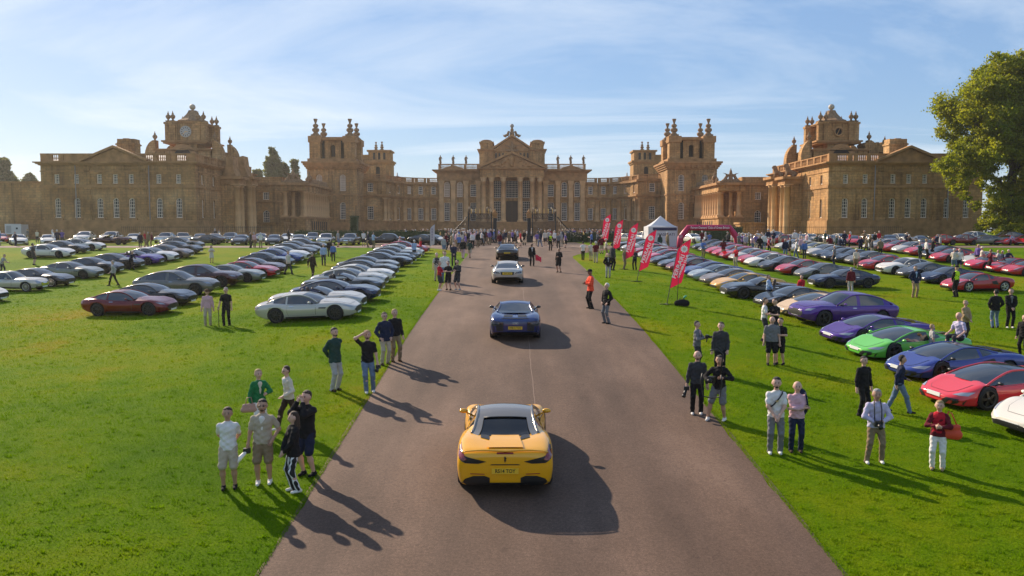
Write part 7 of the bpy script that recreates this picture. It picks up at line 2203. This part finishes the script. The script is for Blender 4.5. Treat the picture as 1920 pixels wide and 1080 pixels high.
faced([('gt', 'silver', 1400, -75), ('gt', 'grey', 1436, -75), ('suv', 'grey', 1455, -80), ('gt', 'grey', 1500, -75), ('gt', 'silver', 1520, -75), ('gt', 'silver', 1578, -78), ('mid', 'silver', 1636, -80), ('gt', 'silver', 1690, -85), ('suv', 'white', 1820, 195, 'large white sports utility car broadside near the great tree'), ('suv', 'black', 1885, 185, 'large black sports utility car broadside under the great tree'), ('gt', 'silver', 1180, -60, 'silver coupe with raised tail beside the white gazebo'), ('suv', 'silver', 1215, -65, 'silver estate car in front of the white gazebo'), ('gt', 'white', 1300, -70, 'white sports car seen under the inflatable arch')], 99.5, 'back line before tree side wing', 'cars in the back line before the tree side wing')
# --- on the drive, driving away from the camera
def drive_car(kit, px, py, color, label, heading=90, **kw):
    """pixel of the rear tyres' foot"""
    p = at(px, py); k = kit
    c = (p.x, p.y - k.xr + k.S['wr']*.3 + k.L/2)
    return k.place((c[0], c[1], gz(c[1])), R(heading), color, label, 'cars driving up the drive', name='sports_car', scale=1.0, **kw)
hero = CarKit('hero', 'five', opts=('hero',))
drive_car(hero, 946, 908, 'yellow', 'yellow sports car with grey roof driving up the drive', 90.5, roof='roof grey', rails='roof grey', mirror='yellow')
drive_car(CarKit('mid', 'five', opts=('r8',)), 966, 634, 'deep blue', 'dark blue coupe with four ring emblem driving up the drive', 90, mirror='black')
drive_car(CarKit('gt', opts=('db',)), 951.5, 531, 'silver', 'silver coupe with yellow plate driving up the drive', 90, mirror='black')
drive_car(CarKit('gt', opts=('ft',)), 951, 487, 'black', 'black coupe with small spoiler nearing the palace gates', 90)

# ================================================================== people near the camera, one by one
def man(px, foot, head, face, label, **kw):
    p = at(px, foot)
    h = (foot - head)*p.y/FPX
    h = min(max(h, 1.52 if kw.get('female') else 1.58), 1.98)
    if kw.pop('child', False): h = 1.2
    return person(p, face, h, label, **kw), face
NV = .0175
man(430, 917, 758, 12, 'person in white polo shirt and beige shorts with hands behind back', top='white', bottom='beige', btype='shorts', shoes='black', pose='behind', hairc='brown', vox=NV, skinc='tan')
(kh, M_, sc_), fc_ = man(495, 908, 743, 10, 'person in khaki shirt and tan shorts holding a long white lens', top='beige', bottom='khaki', btype='shorts', shoes='white', pose='onepocket', hairc='dark', shirt='white', glasses=True, beard='brown', vox=NV, bulk=1.12, skinc='tan')
def lens_at(person_t, sc, M, face, hand, label, col=m_flagw, ln=.3, tilt=(-.5, -.3, -.5), r=.045):
    w = M['_arms'][hand][2]; e = M['_arms'][hand][1]; d = (w-e).normalized()
    q = w + d*.12
    P0 = attach(person_t, sc, q, face)
    t = thing('long_lens_camera', P0, R(face), label, 'camera')
    tv = Vector(tilt).normalized()
    mb = MB(); mb.box(-.07, .07, -.045, .045, -.05, .05); mb.build('camera_body', m_black, t)
    mb = MB(); mb.tube([Vector((0, 0, 0)) + tv*.04, tv*(ln*.6), tv*ln], [r*.8, r, r*1.15], 10); mb.build('lens_barrel', col, t)
    mb = MB(); mb.tube([tv*ln, tv*(ln+.06)], [r*1.25, r*1.3], 10); mb.build('lens_hood', m_black, t)
    return t
lens_at(kh, sc_, M_, fc_, 'r', 'camera with long white lens hanging from a hand in the near group')
man(552, 922, 766, -58, 'person with tied hair in black jacket and black and white striped trousers', top='black', sleeve='coat', bottom='stripes', shoes='white', hair='long', hairc='brown', pose='hands_low', vox=NV, female=True)
man(577, 892, 727, -25, 'person in black hooded top and navy shorts raising hands to the face', top='black', sleeve='coat', bottom='navy', btype='shorts', shoes='black', pose='photo', hairc='brown', vox=NV)
(gw, gM, gs), gf = man(487, 812, 689, 40, 'blond person in green cardigan and white trousers holding a pink bag', top='green', sleeve='long', bottom='white', shoes='white', hair='bun', hairc='blond', pose='hold', shirt='cream', vox=NV, female=True)
p = attach(gw, gs, (-.27, -.06, .80), gf)
t = thing('handbag', p - Vector((.03, 0, .16)), R(20), 'flat pinkish beige handbag hanging from the arm of the person in green', 'bag')
V, Q = sdf_mesh([cap((-.13, 0, .07), (.13, 0, .07), .07, .07, ((0, 1, 0), 1.5)), cap((-.11, 0, .17), (.11, 0, .17), .05, .05, ((0, 1, 0), 1.6))], .02, .05); obj('bag_body', np_mesh('bag_body', V, Q, mat('bag_pink', (.42, .24, .19), .6), True), t)
mb = MB(); mb.tube([(-.08, 0, .21), (-.05, 0, .36), (.05, 0, .37), (.08, 0, .21)], .011, 5); mb.build('strap', mat('bag_pink'), t)
man(543, 806, 682, -52, 'person in cream shirt and dark brown trousers striding past the green cardigan', top='cream', sleeve='long', bottom='dark brown', shoes='white', pose='stride', hairc='brown', glasses=True, vox=NV, shirt='white')
(dg, dM, ds), df = man(629, 733, 612, 55, 'person in dark green jacket and white trousers with hands behind back', top='dark green', sleeve='coat', bottom='light grey', shoes='dark brown', pose='behind', hairc='dark', beard='dark', vox=NV)
(bt, bM, bs), bf = man(690, 736, 617, 15, 'person in black t shirt and jeans shading the eyes with a hand', top='black', bottom='denim', shoes='white', pose='salute', hairc='blond', beard='brown', vox=NV, skinc='light')
lens_at(bt, bs, bM, bf, 'l', 'small black camera held low by the person shading the eyes', m_black, .14, (-.2, -.5, -.3))
man(722, 684, 584, 35, 'person in dark jacket and beige trousers at the edge of the drive', top='navy', sleeve='coat', bottom='beige', shoes='brown', pose='pockets', hairc='brown', glasses=True, vox=.02)
man(741, 678, 578, 32, 'person in black shirt and olive trousers behind the one in beige trousers', top='black', sleeve='long', bottom='khaki', shoes='brown', pose='relaxed', hairc='blond', vox=.02)
man(390, 611, 542, 20, 'person in pink shirt, straw hat and khaki trousers beside the one with a cane', top='pink', sleeve='long', bottom='beige', shoes='tan', hair='hat', hat='brown', pose='stand', vox=.024)
(cn, cM, cs_), cf = man(425, 611, 538, 8, 'person in black shirt and black trousers leaning on a cane', top='black', bottom='black', pose='cane', hairc='grey', vox=.024)
w = cM['_arms']['r'][2]; hp = attach(cn, cs_, w + Vector((0, -.03, -.06)), cf)
t = thing('walking_cane', (hp.x, hp.y, gz(hp.y, hp.x)), 0, 'thin walking cane held by the person in black', 'cane')
hh = hp.z - gz(hp.y, hp.x); mb = MB(); mb.tube([(0, 0, 0), (0, 0, hh)], .014, 6); mb.build('shaft', m_bark, t)
mb = MB(); mb.tube([(0, 0, hh-.01), (0, -.02, hh+.04), (0, -.1, hh+.05)], .016, 6); mb.build('handle', m_bark, t)
man(213, 536, 488, -70, 'grey haired person in pale shirt and black trousers walking between the rows', top='light grey', sleeve='long', bottom='black', pose='walk', hairc='grey', vox=.03)
man(246, 506, 478, 60, 'person in dark clothes bending at a car door in the third row', top='navy', sleeve='long', bottom='black', pose='bend', hairc='dark', vox=.03)
man(397, 493, 463, 30, 'dark haired person in a pale dress on the open grass', top='cream', bottom='cream', btype='dress', hair='long', hairc='dark', pose='camera', vox=.03, female=True)
man(541, 515, 470, 70, 'person in cream jacket and dark trousers walking by the red coupe', top='cream', sleeve='coat', bottom='dark grey', pose='walk', hairc='dark', vox=.03)
man(586, 522, 473, 160, 'person in long dark brown clothes walking away by the row along the drive', top='dark brown', sleeve='coat', bottom='dark brown', pose='stepwalk', hairc='grey', vox=.03)
man(607, 498, 457, 15, 'person in blue shirt and grey trousers strolling with the one in pale blue', top='light blue', sleeve='long', bottom='dark grey', pose='stepwalk', hairc='grey', vox=.03)
man(625, 490, 459, 10, 'person in pale blue shirt and black trousers strolling with the one in blue', top='blue', sleeve='long', bottom='black', pose='stand', hairc='grey', vox=.03)
man(618, 481, 449, 180, 'person in black jacket seen from behind near the two blue shirts', top='black', sleeve='coat', bottom='black', pose='stand', hairc='dark', vox=.03)
man(63, 497, 456, 150, 'person in dark top and shorts standing by the bright white coupe', top='dark grey', bottom='dark grey', btype='shorts', pose='relaxed', hairc='dark', vox=.03)
man(4, 514, 482, 90, 'person in pale top beside the classic silver car', top='light grey', bottom='dark grey', pose='bend', hairc='dark', vox=.03)
# on and beside the drive
man(824, 545, 490, 70, 'person in red top and dark skirt photographing at the drive edge', top='red', sleeve='long', bottom='dark grey', btype='shorts', shoes='white', pose='phone', hairc='dark', vox=.026, female=True)
man(841, 544, 489, -20, 'person in black t shirt and black shorts with white socks at the drive edge', top='black', bottom='black', btype='shorts', shoes='black', pose='phone', hairc='dark', vox=.026)
man(858, 544, 487, -30, 'person in grey top and dark shorts looking at a phone', top='dark grey', sleeve='long', bottom='dark grey', btype='shorts', shoes='light grey', pose='phone', hairc='dark', vox=.026)
man(834, 530, 471, 10, 'broad person in white shirt behind the group at the drive edge', top='white', sleeve='long', bottom='denim', pose='stand', hairc='brown', bulk=1.25, vox=.03)
man(819, 527, 474, 25, 'grey haired person with grey vest behind the group at the drive edge', top='light grey', bottom='beige', pose='stand', hairc='grey', vox=.03, vest='dark grey')
man(851, 499, 455, 5, 'person in dark navy clothes standing alone behind the drive edge group', top='navy', sleeve='coat', bottom='dark grey', pose='hands_low', hairc='grey', vox=.03)
man(868, 485, 447, 170, 'person in black jacket and pink trousers walking to the gates', top='black', sleeve='coat', bottom='pink', pose='stepwalk', hairc='grey', vox=.03)
man(881, 484, 450, 175, 'person in dark jacket carrying a brown bag towards the gates', top='dark green', sleeve='coat', bottom='beige', btype='shorts', pose='walk', hairc='dark', vox=.03)
(su, sM, ss), sf = man(997, 499, 456, 12, 'person in black suit and white shirt holding a red flag', top='black', sleeve='coat', bottom='black', shirt='white', pose='relaxed', hair='none', skinc='brown', vox=.026)
q = attach(su, ss, sM['_arms']['l'][2] + Vector((0, -.02, -.08)), sf)
t = thing('hand_flag', q, 0, 'small red marshalling flag held by the person in a suit', 'flag')
mb = MB(); vs = []; 
for i in range(7):
    for j in range(5): vs.append((.02 + .075*i, .05*math.sin(i*1.1), .1 - .10*j - .03*i + .03*math.sin(i+j)))
mb.add(vs, [(i*5+j, i*5+j+1, (i+1)*5+j+1, (i+1)*5+j) for i in range(6) for j in range(4)], 0, True); mb.build('cloth', mat('signal_red', (.75, .02, .06), .7), t)
mb = MB(); mb.tube([(0, 0, .12), (.06, 0, -.35)], .012, 5); mb.build('stick', m_black, t)
man(1048, 511, 464, -35, 'person in black top and black shorts standing alone on the drive', top='black', sleeve='long', bottom='black', btype='shorts', pose='hold', hairc='dark', skinc='tan', vox=.026)
man(1107, 579, 505, -75, 'person in orange high visibility jacket and black trousers with a black cap', top='hi-vis orange', sleeve='coat', bottom='black', pose='phone', hair='cap', hat='black', skinc='brown', vox=.022)
man(1137, 607, 530, -60, 'white haired person in black jacket with yellow vest panel and grey trousers', top='black', sleeve='coat', bottom='grey', pose='pockets', hairc='white', vest=None, vox=.022)
p = at(1137, 607)
man(1140, 521, 474, 0, 'person in black jacket and white trousers on the grass by the flags', top='black', sleeve='coat', bottom='light grey', pose='pockets', hairc='dark', shirt='light grey', vox=.03)
man(1148, 507, 453, 120, 'tall person in dark jacket and dark trousers behind the one in white trousers', top='dark grey', sleeve='coat', bottom='black', pose='stand', hairc='dark', vox=.03)
man(1093, 488, 455, 175, 'person in white shirt and black trousers walking on the grass by the flags', top='white', bottom='black', pose='walk', hairc='dark', vox=.03)
man(1108, 489, 453, 170, 'person in beige shirt and shorts walking beside the one in a dark red backpack', top='cream', bottom='beige', btype='shorts', pose='stepwalk', hairc='brown', vox=.03)
man(1117, 493, 452, 172, 'white haired person in maroon top walking on the grass by the flags', top='maroon', bottom='beige', pose='stepwalk', hairc='white', vox=.03)
man(1170, 505, 466, 60, 'person half hidden behind a red flag', top='khaki', bottom='khaki', pose='stand', vox=.03)
man(1190, 506, 470, -30, 'person in grey top and black trousers between two red flags', top='dark grey', sleeve='long', bottom='black', pose='phone', vox=.03)
man(1032, 470, 437, 20, 'person in yellow high visibility vest standing before the gates', top='black', sleeve='long', bottom='black', vest='hi-vis yellow', pose='phone', hairc='grey', vox=.03)
# flag side, near
(pk, pM, ps), pf = man(1306, 694, 600, 60, 'person with a small camera in pink top and grey cardigan', top='grey', sleeve='long', bottom='dark grey', shirt='pink', pose='camera', hairc='dark', vox=.02)
q = attach(pk, ps, (0, -.36, 1.22), pf)
t = thing('compact_camera', q, R(pf), 'small black camera on a grip held by the person in pink', 'camera'); mb = MB(); mb.box(-.07, .07, -.05, .04, -.05, .06); mb.build('camera_body', m_black, t); mb = MB(); mb.tube([(0, -.05, 0), (0, -.16, 0)], [.035, .04], 8); mb.build('lens', m_black, t); mb = MB(); mb.tube([(0, 0, -.05), (0, .02, -.17)], .018, 6); mb.build('grip', m_black, t)
(gs2, gM2, gss), gff = man(1306, 777, 655, -8, 'bald bearded person in dark grey sweater and black trousers holding a camera', top='dark grey', sleeve='long', bottom='black', shoes='white', pose='stand', hair='none', beard='brown', vox=NV, skinc='light')
lens_at(gs2, gss, gM2, gff, 'r', 'black camera hanging from the hand of the bald person in grey', m_black, .2, (-.2, -.3, -.5), .04)
man(1350, 705, 602, -25, 'person in dark hooded jacket behind the one with the camera rig', top='dark grey', sleeve='coat', bottom='black', pose='relaxed', hairc='brown', vox=.02)
(rg_, rM, rs), rf = man(1347, 789, 663, -30, 'person in black shirt and grey shorts carrying a video rig', top='black', sleeve='long', bottom='grey', btype='shorts', shoes='white', pose='rig', hairc='dark', vox=NV, skinc='tan')
q = attach(rg_, rs, (-.10, -.36, 1.10), rf)
t = thing('video_rig', q, R(rf), 'black video camera in a ring frame with handles', 'camera')
mb = MB(); mb.box(-.08, .08, -.1, .1, -.02, .14); mb.build('camera_body', m_black, t)
mb = MB(); mb.tube([(0, -.1, .06), (0, -.24, .06)], [.045, .055], 8); mb.build('lens', m_black, t)
mb = MB(); mb.tube([(-.24, 0, .2), (-.28, 0, .0), (-.22, 0, -.38), (.0, 0, -.42), (.22, 0, -.36), (.26, 0, .0), (.24, 0, .2)], .016, 6); mb.build('ring_frame', m_black, t)
mb = MB(); mb.tube([(.18, .12, .1), (.22, .2, .7), (.1, .1, .82), (-.05, 0, .8)], .018, 6); mb.build('top_arm', m_black, t)
(wt, wM, wS), wf = man(1453, 851, 703, -12, 'person in white shirt and grey trousers with a black strap across the chest', top='white', bottom='grey', shoes='white', pose='hands_low', hairc='dark', beard='dark', vox=NV)
t = thing('shoulder_strap', attach(wt, wS, (0, 0, 0), wf), R(wf), 'black strap lying across the white shirt', 'strap')
mb = MB(); mb.tube([Vector(v)*wS for v in ((.13, .02, 1.455), (.12, -.09, 1.42), (.06, -.142, 1.33), (0, -.146, 1.25), (-.07, -.138, 1.16), (-.15, -.09, 1.08), (-.19, -.01, 1.03))], .017, 5); mb.build('webbing', m_black, t)
mb = MB(); mb.box(-.03*wS, .03*wS, -.165*wS, -.145*wS, 1.23*wS, 1.27*wS); mb.build('buckle', m_chrome, t)
(pb, pbM, pbS), pbf = man(1492, 848, 711, -12, 'balding person in pink shirt with folded arms and a navy backpack', top='pink', sleeve='long', bottom='navy', shoes='dark brown', pose='crossed', hair='none', vox=NV)
t = thing('backpack', attach(pb, pbS, (.10, .20, 1.02), pbf), R(pbf), 'navy backpack worn over the pink shirt', 'backpack')
V, Q = sdf_mesh([cap((0, 0, .0), (0, .02, .36), .16, .14, ((0, 1, 0), 1.35)), cap((0, .1, .06), (0, .1, .18), .10, .09)], .025, .05); obj('pack_body', np_mesh('pack_body', V, Q, cloth('navy'), True), t)
mb = MB(); mb.tube([(.09, -.12, .42), (.09, -.28, .38), (.12, -.30, .20), (.13, -.12, .0)], .02, 5); mb.build('strap', cloth('navy'), t)
mb = MB(); mb.tube([(.03, .02, .50), (0, .03, .56), (-.03, .02, .50)], .012, 5); mb.build('handle', cloth('navy'), t)
(ly, lM, lS), lf_ = man(1640, 868, 725, -10, 'person in pale lilac shirt and khaki trousers with a camera at the waist', top='lilac', sleeve='long', bottom='khaki', shoes='white', pose='waistcam', hairc='grey', vox=NV, skinc='tan', bulk=1.08)
t = thing('neck_camera', attach(ly, lS, (-.02, -.26, 1.0), lf_), R(lf_), 'black camera on a neck strap held at the waist', 'camera'); mb = MB(); mb.box(-.08, .08, -.06, .04, -.06, .06); mb.build('camera_body', m_black, t); mb = MB(); mb.tube([(0, -.05, 0), (.02, -.16, -.06)], [.045, .05], 8); mb.build('lens', m_black, t)
mb = MB(); mb.tube([(.07, 0, .05), (.09, .09, .3), (.08, .2, .50)], .013, 5); mb.tube([(-.07, 0, .05), (-.06, .09, .3), (-.05, .2, .50)], .013, 5); mb.build('neck_strap', m_black, t)
(wr_, wrM, wrS), wrf = man(1757, 881, 747, -30, 'blond person in red quilted vest and white trousers with an orange bag', top='maroon', sleeve='long', bottom='white', shoes='tan', hair='bun', hairc='blond', pose='phone', vox=NV, female=True, vest='red')
t = thing('orange_bag', attach(wr_, wrS, (.25, -.02, .86), wrf), R(wrf), 'orange red shoulder bag', 'bag')
V, Q = sdf_mesh([cap((-.08, 0, .06), (.12, 0, .08), .09, .12, ((0, 1, 0), 1.6)), cap((-.1, 0, .2), (.14, 0, .24), .06)], .025, .05); obj('bag_body', np_mesh('bag_body', V, Q, mat('bag_orange', (.62, .06, .02), .6), True), t)
mb = MB(); mb.tube([(.12, 0, .28), (.02, 0, .52), (-.04, .0, .56), (-.12, 0, .24)], .014, 5); mb.build('strap', mat('bag_orange'), t)
man(1617, 780, 665, 20, 'person all in black standing near the green supercar', top='black', sleeve='long', bottom='black', pose='stand', hairc='dark', vox=.02)
man(1684, 775, 665, 75, 'person in navy jumper and blue grey jeans stepping towards the blue supercar', top='navy', sleeve='long', bottom='denim', pose='stride', hairc='dark', vox=.02, skinc='tan')
man(1446, 685, 592, -15, 'heavy bald person in grey polo shirt and black shorts', top='grey', bottom='black', btype='shorts', pose='stand', hair='none', vox=.022, bulk=1.3)
man(1462, 684, 594, -40, 'person in black top and black shorts beside the heavy one in grey', top='black', bottom='black', btype='shorts', pose='phone', hairc='dark', vox=.022)
man(1432, 640, 557, 70, 'person in white t shirt and dark shorts facing the champagne car', top='white', bottom='dark grey', btype='shorts', pose='phone', hairc='brown', vox=.024)
man(1452, 644, 558, -60, 'person in dark clothes talking with the one in a white t shirt', top='black', bottom='dark grey', pose='phone', hairc='brown', vox=.024)
man(1440, 571, 516, 60, 'person in blue shirt standing at the black roadster', top='light blue', sleeve='long', bottom='navy', pose='hands_low', hairc='dark', vox=.026)
man(1502, 568, 524, -40, 'person in red jacket between the cars by the flags', top='red', sleeve='coat', bottom='black', pose='hands_low', hairc='dark', vox=.026, female=True)
man(1595, 549, 501, 178, 'person in maroon jacket and white trousers seen from behind at the dark blue coupe', top='maroon', sleeve='coat', bottom='light grey', pose='stand', hairc='grey', vox=.026)
man(1715, 558, 498, 0, 'person in navy blazer, blue shirt and tan trousers', top='navy', sleeve='coat', bottom='tan', shirt='light blue', shoes='brown', pose='pockets', hairc='dark', vox=.024)
man(1792, 557, 498, -160, 'person in yellow high visibility vest by the red sports car', top='black', sleeve='long', bottom='black', vest='hi-vis yellow', pose='hands_low', hair='cap', hat='black', vox=.026)
man(1808, 638, 562, 30, 'person in tan jacket and dark trousers behind the purple supercar', top='tan', sleeve='coat', bottom='dark grey', pose='hands_low', hairc='blond', vox=.024)
man(1865, 615, 542, 175, 'person in padded black jacket and jeans seen from behind', top='black', sleeve='coat', bottom='denim', pose='pockets', hairc='dark', vox=.024)
man(1893, 615, 540, -10, 'person in black jacket and black trousers with white shoes', top='black', sleeve='coat', bottom='black', shirt='grey', shoes='white', pose='hands_low', hairc='dark', vox=.024)
man(1918, 668, 596, -60, 'person in long dark coat behind the blue supercar', top='black', sleeve='coat', bottom='black', pose='stand', hair='long', hairc='brown', vox=.024)
# sitting on the sill of the blue car, and the child behind it
p = at(1832, 690)
person((p.x-.55, p.y+.15, p.z+.18), -70, 1.76, 'person in pale pink shirt sitting on the side of the blue supercar', top='lilac', bottom='dark grey', pose='sit', hair='none', vox=.02)
p = at(1771, 688)
person((p.x, p.y+.9, gz(p.y+.9, p.x)), 80, 1.35, 'child in grey top standing behind the blue supercar', top='light grey', bottom='navy', pose='stand', hairc='blond', vox=.024)
# vest sash of the white haired marshal
for o_ in [o for o in bpy.data.objects if o.get('label', '').startswith('white haired person in black jacket with yellow')]:
    mb = MB(); mb.tube([Vector(v) for v in ((.05, .15, 1.40), (-.06, .165, 1.22), (-.15, .14, 1.05))], .035, 6); mb.build('yellow_panel', cloth('hi-vis yellow'), o_)
    mb = MB(); mb.tube([Vector(v) for v in ((.16, .06, 1.42), (.20, -.02, 1.30), (.19, -.06, 1.10))], .03, 6); mb.build('yellow_panel', cloth('hi-vis yellow'), o_)

# ================================================================== people further off
TOPS = ['white', 'white', 'black', 'navy', 'light blue', 'dark grey', 'grey', 'pink', 'maroon', 'cream', 'red', 'blue', 'khaki', 'light grey', 'dark green', 'purple', 'black', 'navy']
BOTS = ['black', 'navy', 'denim', 'beige', 'dark grey', 'khaki', 'black']
CPOSE = ['stand', 'stepwalk', 'camera', 'hands_low', 'pockets', 'walk', 'relaxed', 'phone']
rc = random.Random(77)
USED = set()
def far_person(x, y, where, group, face=None, vox=.04):
    kinds = {'short': 't-shirt', 'long': 'shirt', 'coat': 'jacket'}
    for _ in range(40):
        top = rc.choice(TOPS); bottom = rc.choice(BOTS); bt = 'shorts' if rc.random() < .22 else 'trousers'
        slv = 'coat' if top in ('black', 'navy', 'maroon', 'dark green', 'dark grey', 'khaki') else rc.choice(['short', 'long'])
        hr = rc.choice(['short', 'short', 'short', 'long', 'hat' if rc.random() < .4 else 'short']); hc = rc.choice(['brown', 'dark', 'grey', 'white', 'blond'])
        hcn = 'a hat' if hr == 'hat' else ('long ' if hr == 'long' else '') + hc + ' hair'
        lab = f"person in {top} {kinds[slv]}, {bottom} {bt}, {hcn}, {where}"
        if lab not in USED: break
    USED.add(lab)
    person((x, y, gz(y, x)), rc.uniform(0, 360) if face is None else face, rc.uniform(1.6, 1.84), lab, top=top, sleeve=slv, bottom=bottom, btype=bt, hair=hr, hairc=hc, hat='cream' if hr == 'hat' else None,
           pose=rc.choice(CPOSE[:4] if bt == 'shorts' else CPOSE), vox=vox, group=group, skinc=rc.choice(['light', 'light', 'tan']))
def crowd_px(lst, where, group):
    for px, foot in lst:
        p = at(px, foot); far_person(p.x, p.y, where, group)
# walking through the gates and waiting in front of them
crowd_px([(937, 467), (944, 462), (955, 463), (965, 461), (976, 462), (983, 460), (1007, 462), (1013, 463), (1022, 461), (1040, 462), (1047, 466), (1052, 463), (1060, 465), (1056, 458), (1029, 459), (918, 459), (911, 458), (903, 461), (896, 464), (891, 458), (886, 466), (879, 461), (873, 468), (866, 463), (861, 471), (855, 466), (850, 462), (846, 473), (842, 466), (836, 469), (858, 458), (869, 456), (882, 456), (893, 455), (926, 456), (948, 457), (961, 457), (970, 456)] + [(846 + (i*37) % 80, 453 + (i*5) % 9) for i in range(26)],
         'before the iron gates', 'visitors before the gates')
for i in range(46):
    x = rc.uniform(-14, 13); y = rc.uniform(105, 152)
    far_person(x, y, 'beyond the iron gates', 'visitors in the great court', vox=.045)
for i in range(34):
    far_person(rc.uniform(7.2, 17.5), rc.uniform(106.5, 124), 'behind the clipped hedge', 'visitors behind the clipped hedge', vox=.045)
for i in range(16):
    far_person(rc.uniform(-16, -6), rc.uniform(105, 122), 'behind the long hedge', 'visitors behind the long hedge', vox=.045)
# between the cars on the clock tower side
crowd_px([(29, 461), (100, 459), (108, 460), (117, 459), (263, 464), (272, 464), (278, 465), (285, 463), (470, 465), (477, 464), (489, 465), (542, 457), (634, 463), (690, 464), (700, 466), (682, 462), (750, 475), (777, 487), (789, 480), (832, 476), (404, 452), (411, 451), (70, 455), (52, 452), (0, 460)],
         'among cars on clock tower side', 'visitors among the cars on the clock tower side')
# between the cars on the flag side
crowd_px([(1109, 466), (1124, 470), (1128, 476), (1136, 484), (1120, 462), (1237, 470), (1251, 468), (1316, 461), (1323, 463), (1330, 464), (1364, 463), (1372, 464), (1392, 470), (1398, 473), (1404, 468), (1410, 472), (1417, 470), (1424, 474), (1428, 468), (1432, 470), (1441, 476), (1318, 484), (1356, 484), (1380, 502), (1385, 470), (1472, 484), (1481, 480), (1493, 484), (1508, 485), (1503, 478), (1512, 466), (1531, 470), (1537, 472), (1556, 476), (1568, 474), (1574, 476), (1564, 498), (1605, 504), (1613, 476), (1624, 478), (1634, 480), (1632, 470), (1650, 482), (1640, 466), (1704, 472), (1700, 466), (1724, 490), (1736, 486), (1757, 470), (1762, 472), (1748, 484), (1788, 508), (1798, 508), (1833, 498), (1840, 502), (1856, 510), (1870, 506), (1878, 508), (1890, 506), (1583, 462), (1593, 463), (1547, 463), (1490, 461), (1500, 462), (1450, 462), (1440, 458), (1463, 460), (1420, 460), (1620, 462), (1648, 461)],
         'among cars on flag side', 'visitors among the cars on the flag side')
# ================================================================== the air
mb = MB(); mb.box(-640, 640, -60, 640, -9, 34)
m, nt, N, L, B = node_mat('hazy_air')
N.remove(B)
pv = N.new('ShaderNodeVolumePrincipled')
pv.inputs['Color'].default_value = (0.96, 0.93, 0.88, 1); pv.inputs['Density'].default_value = 0.00018; pv.inputs['Anisotropy'].default_value = 0.5
L.new(pv.outputs[0], N['Material Output'].inputs['Volume'])
hz = mb.build('haze', m); tag(hz, kind='stuff')
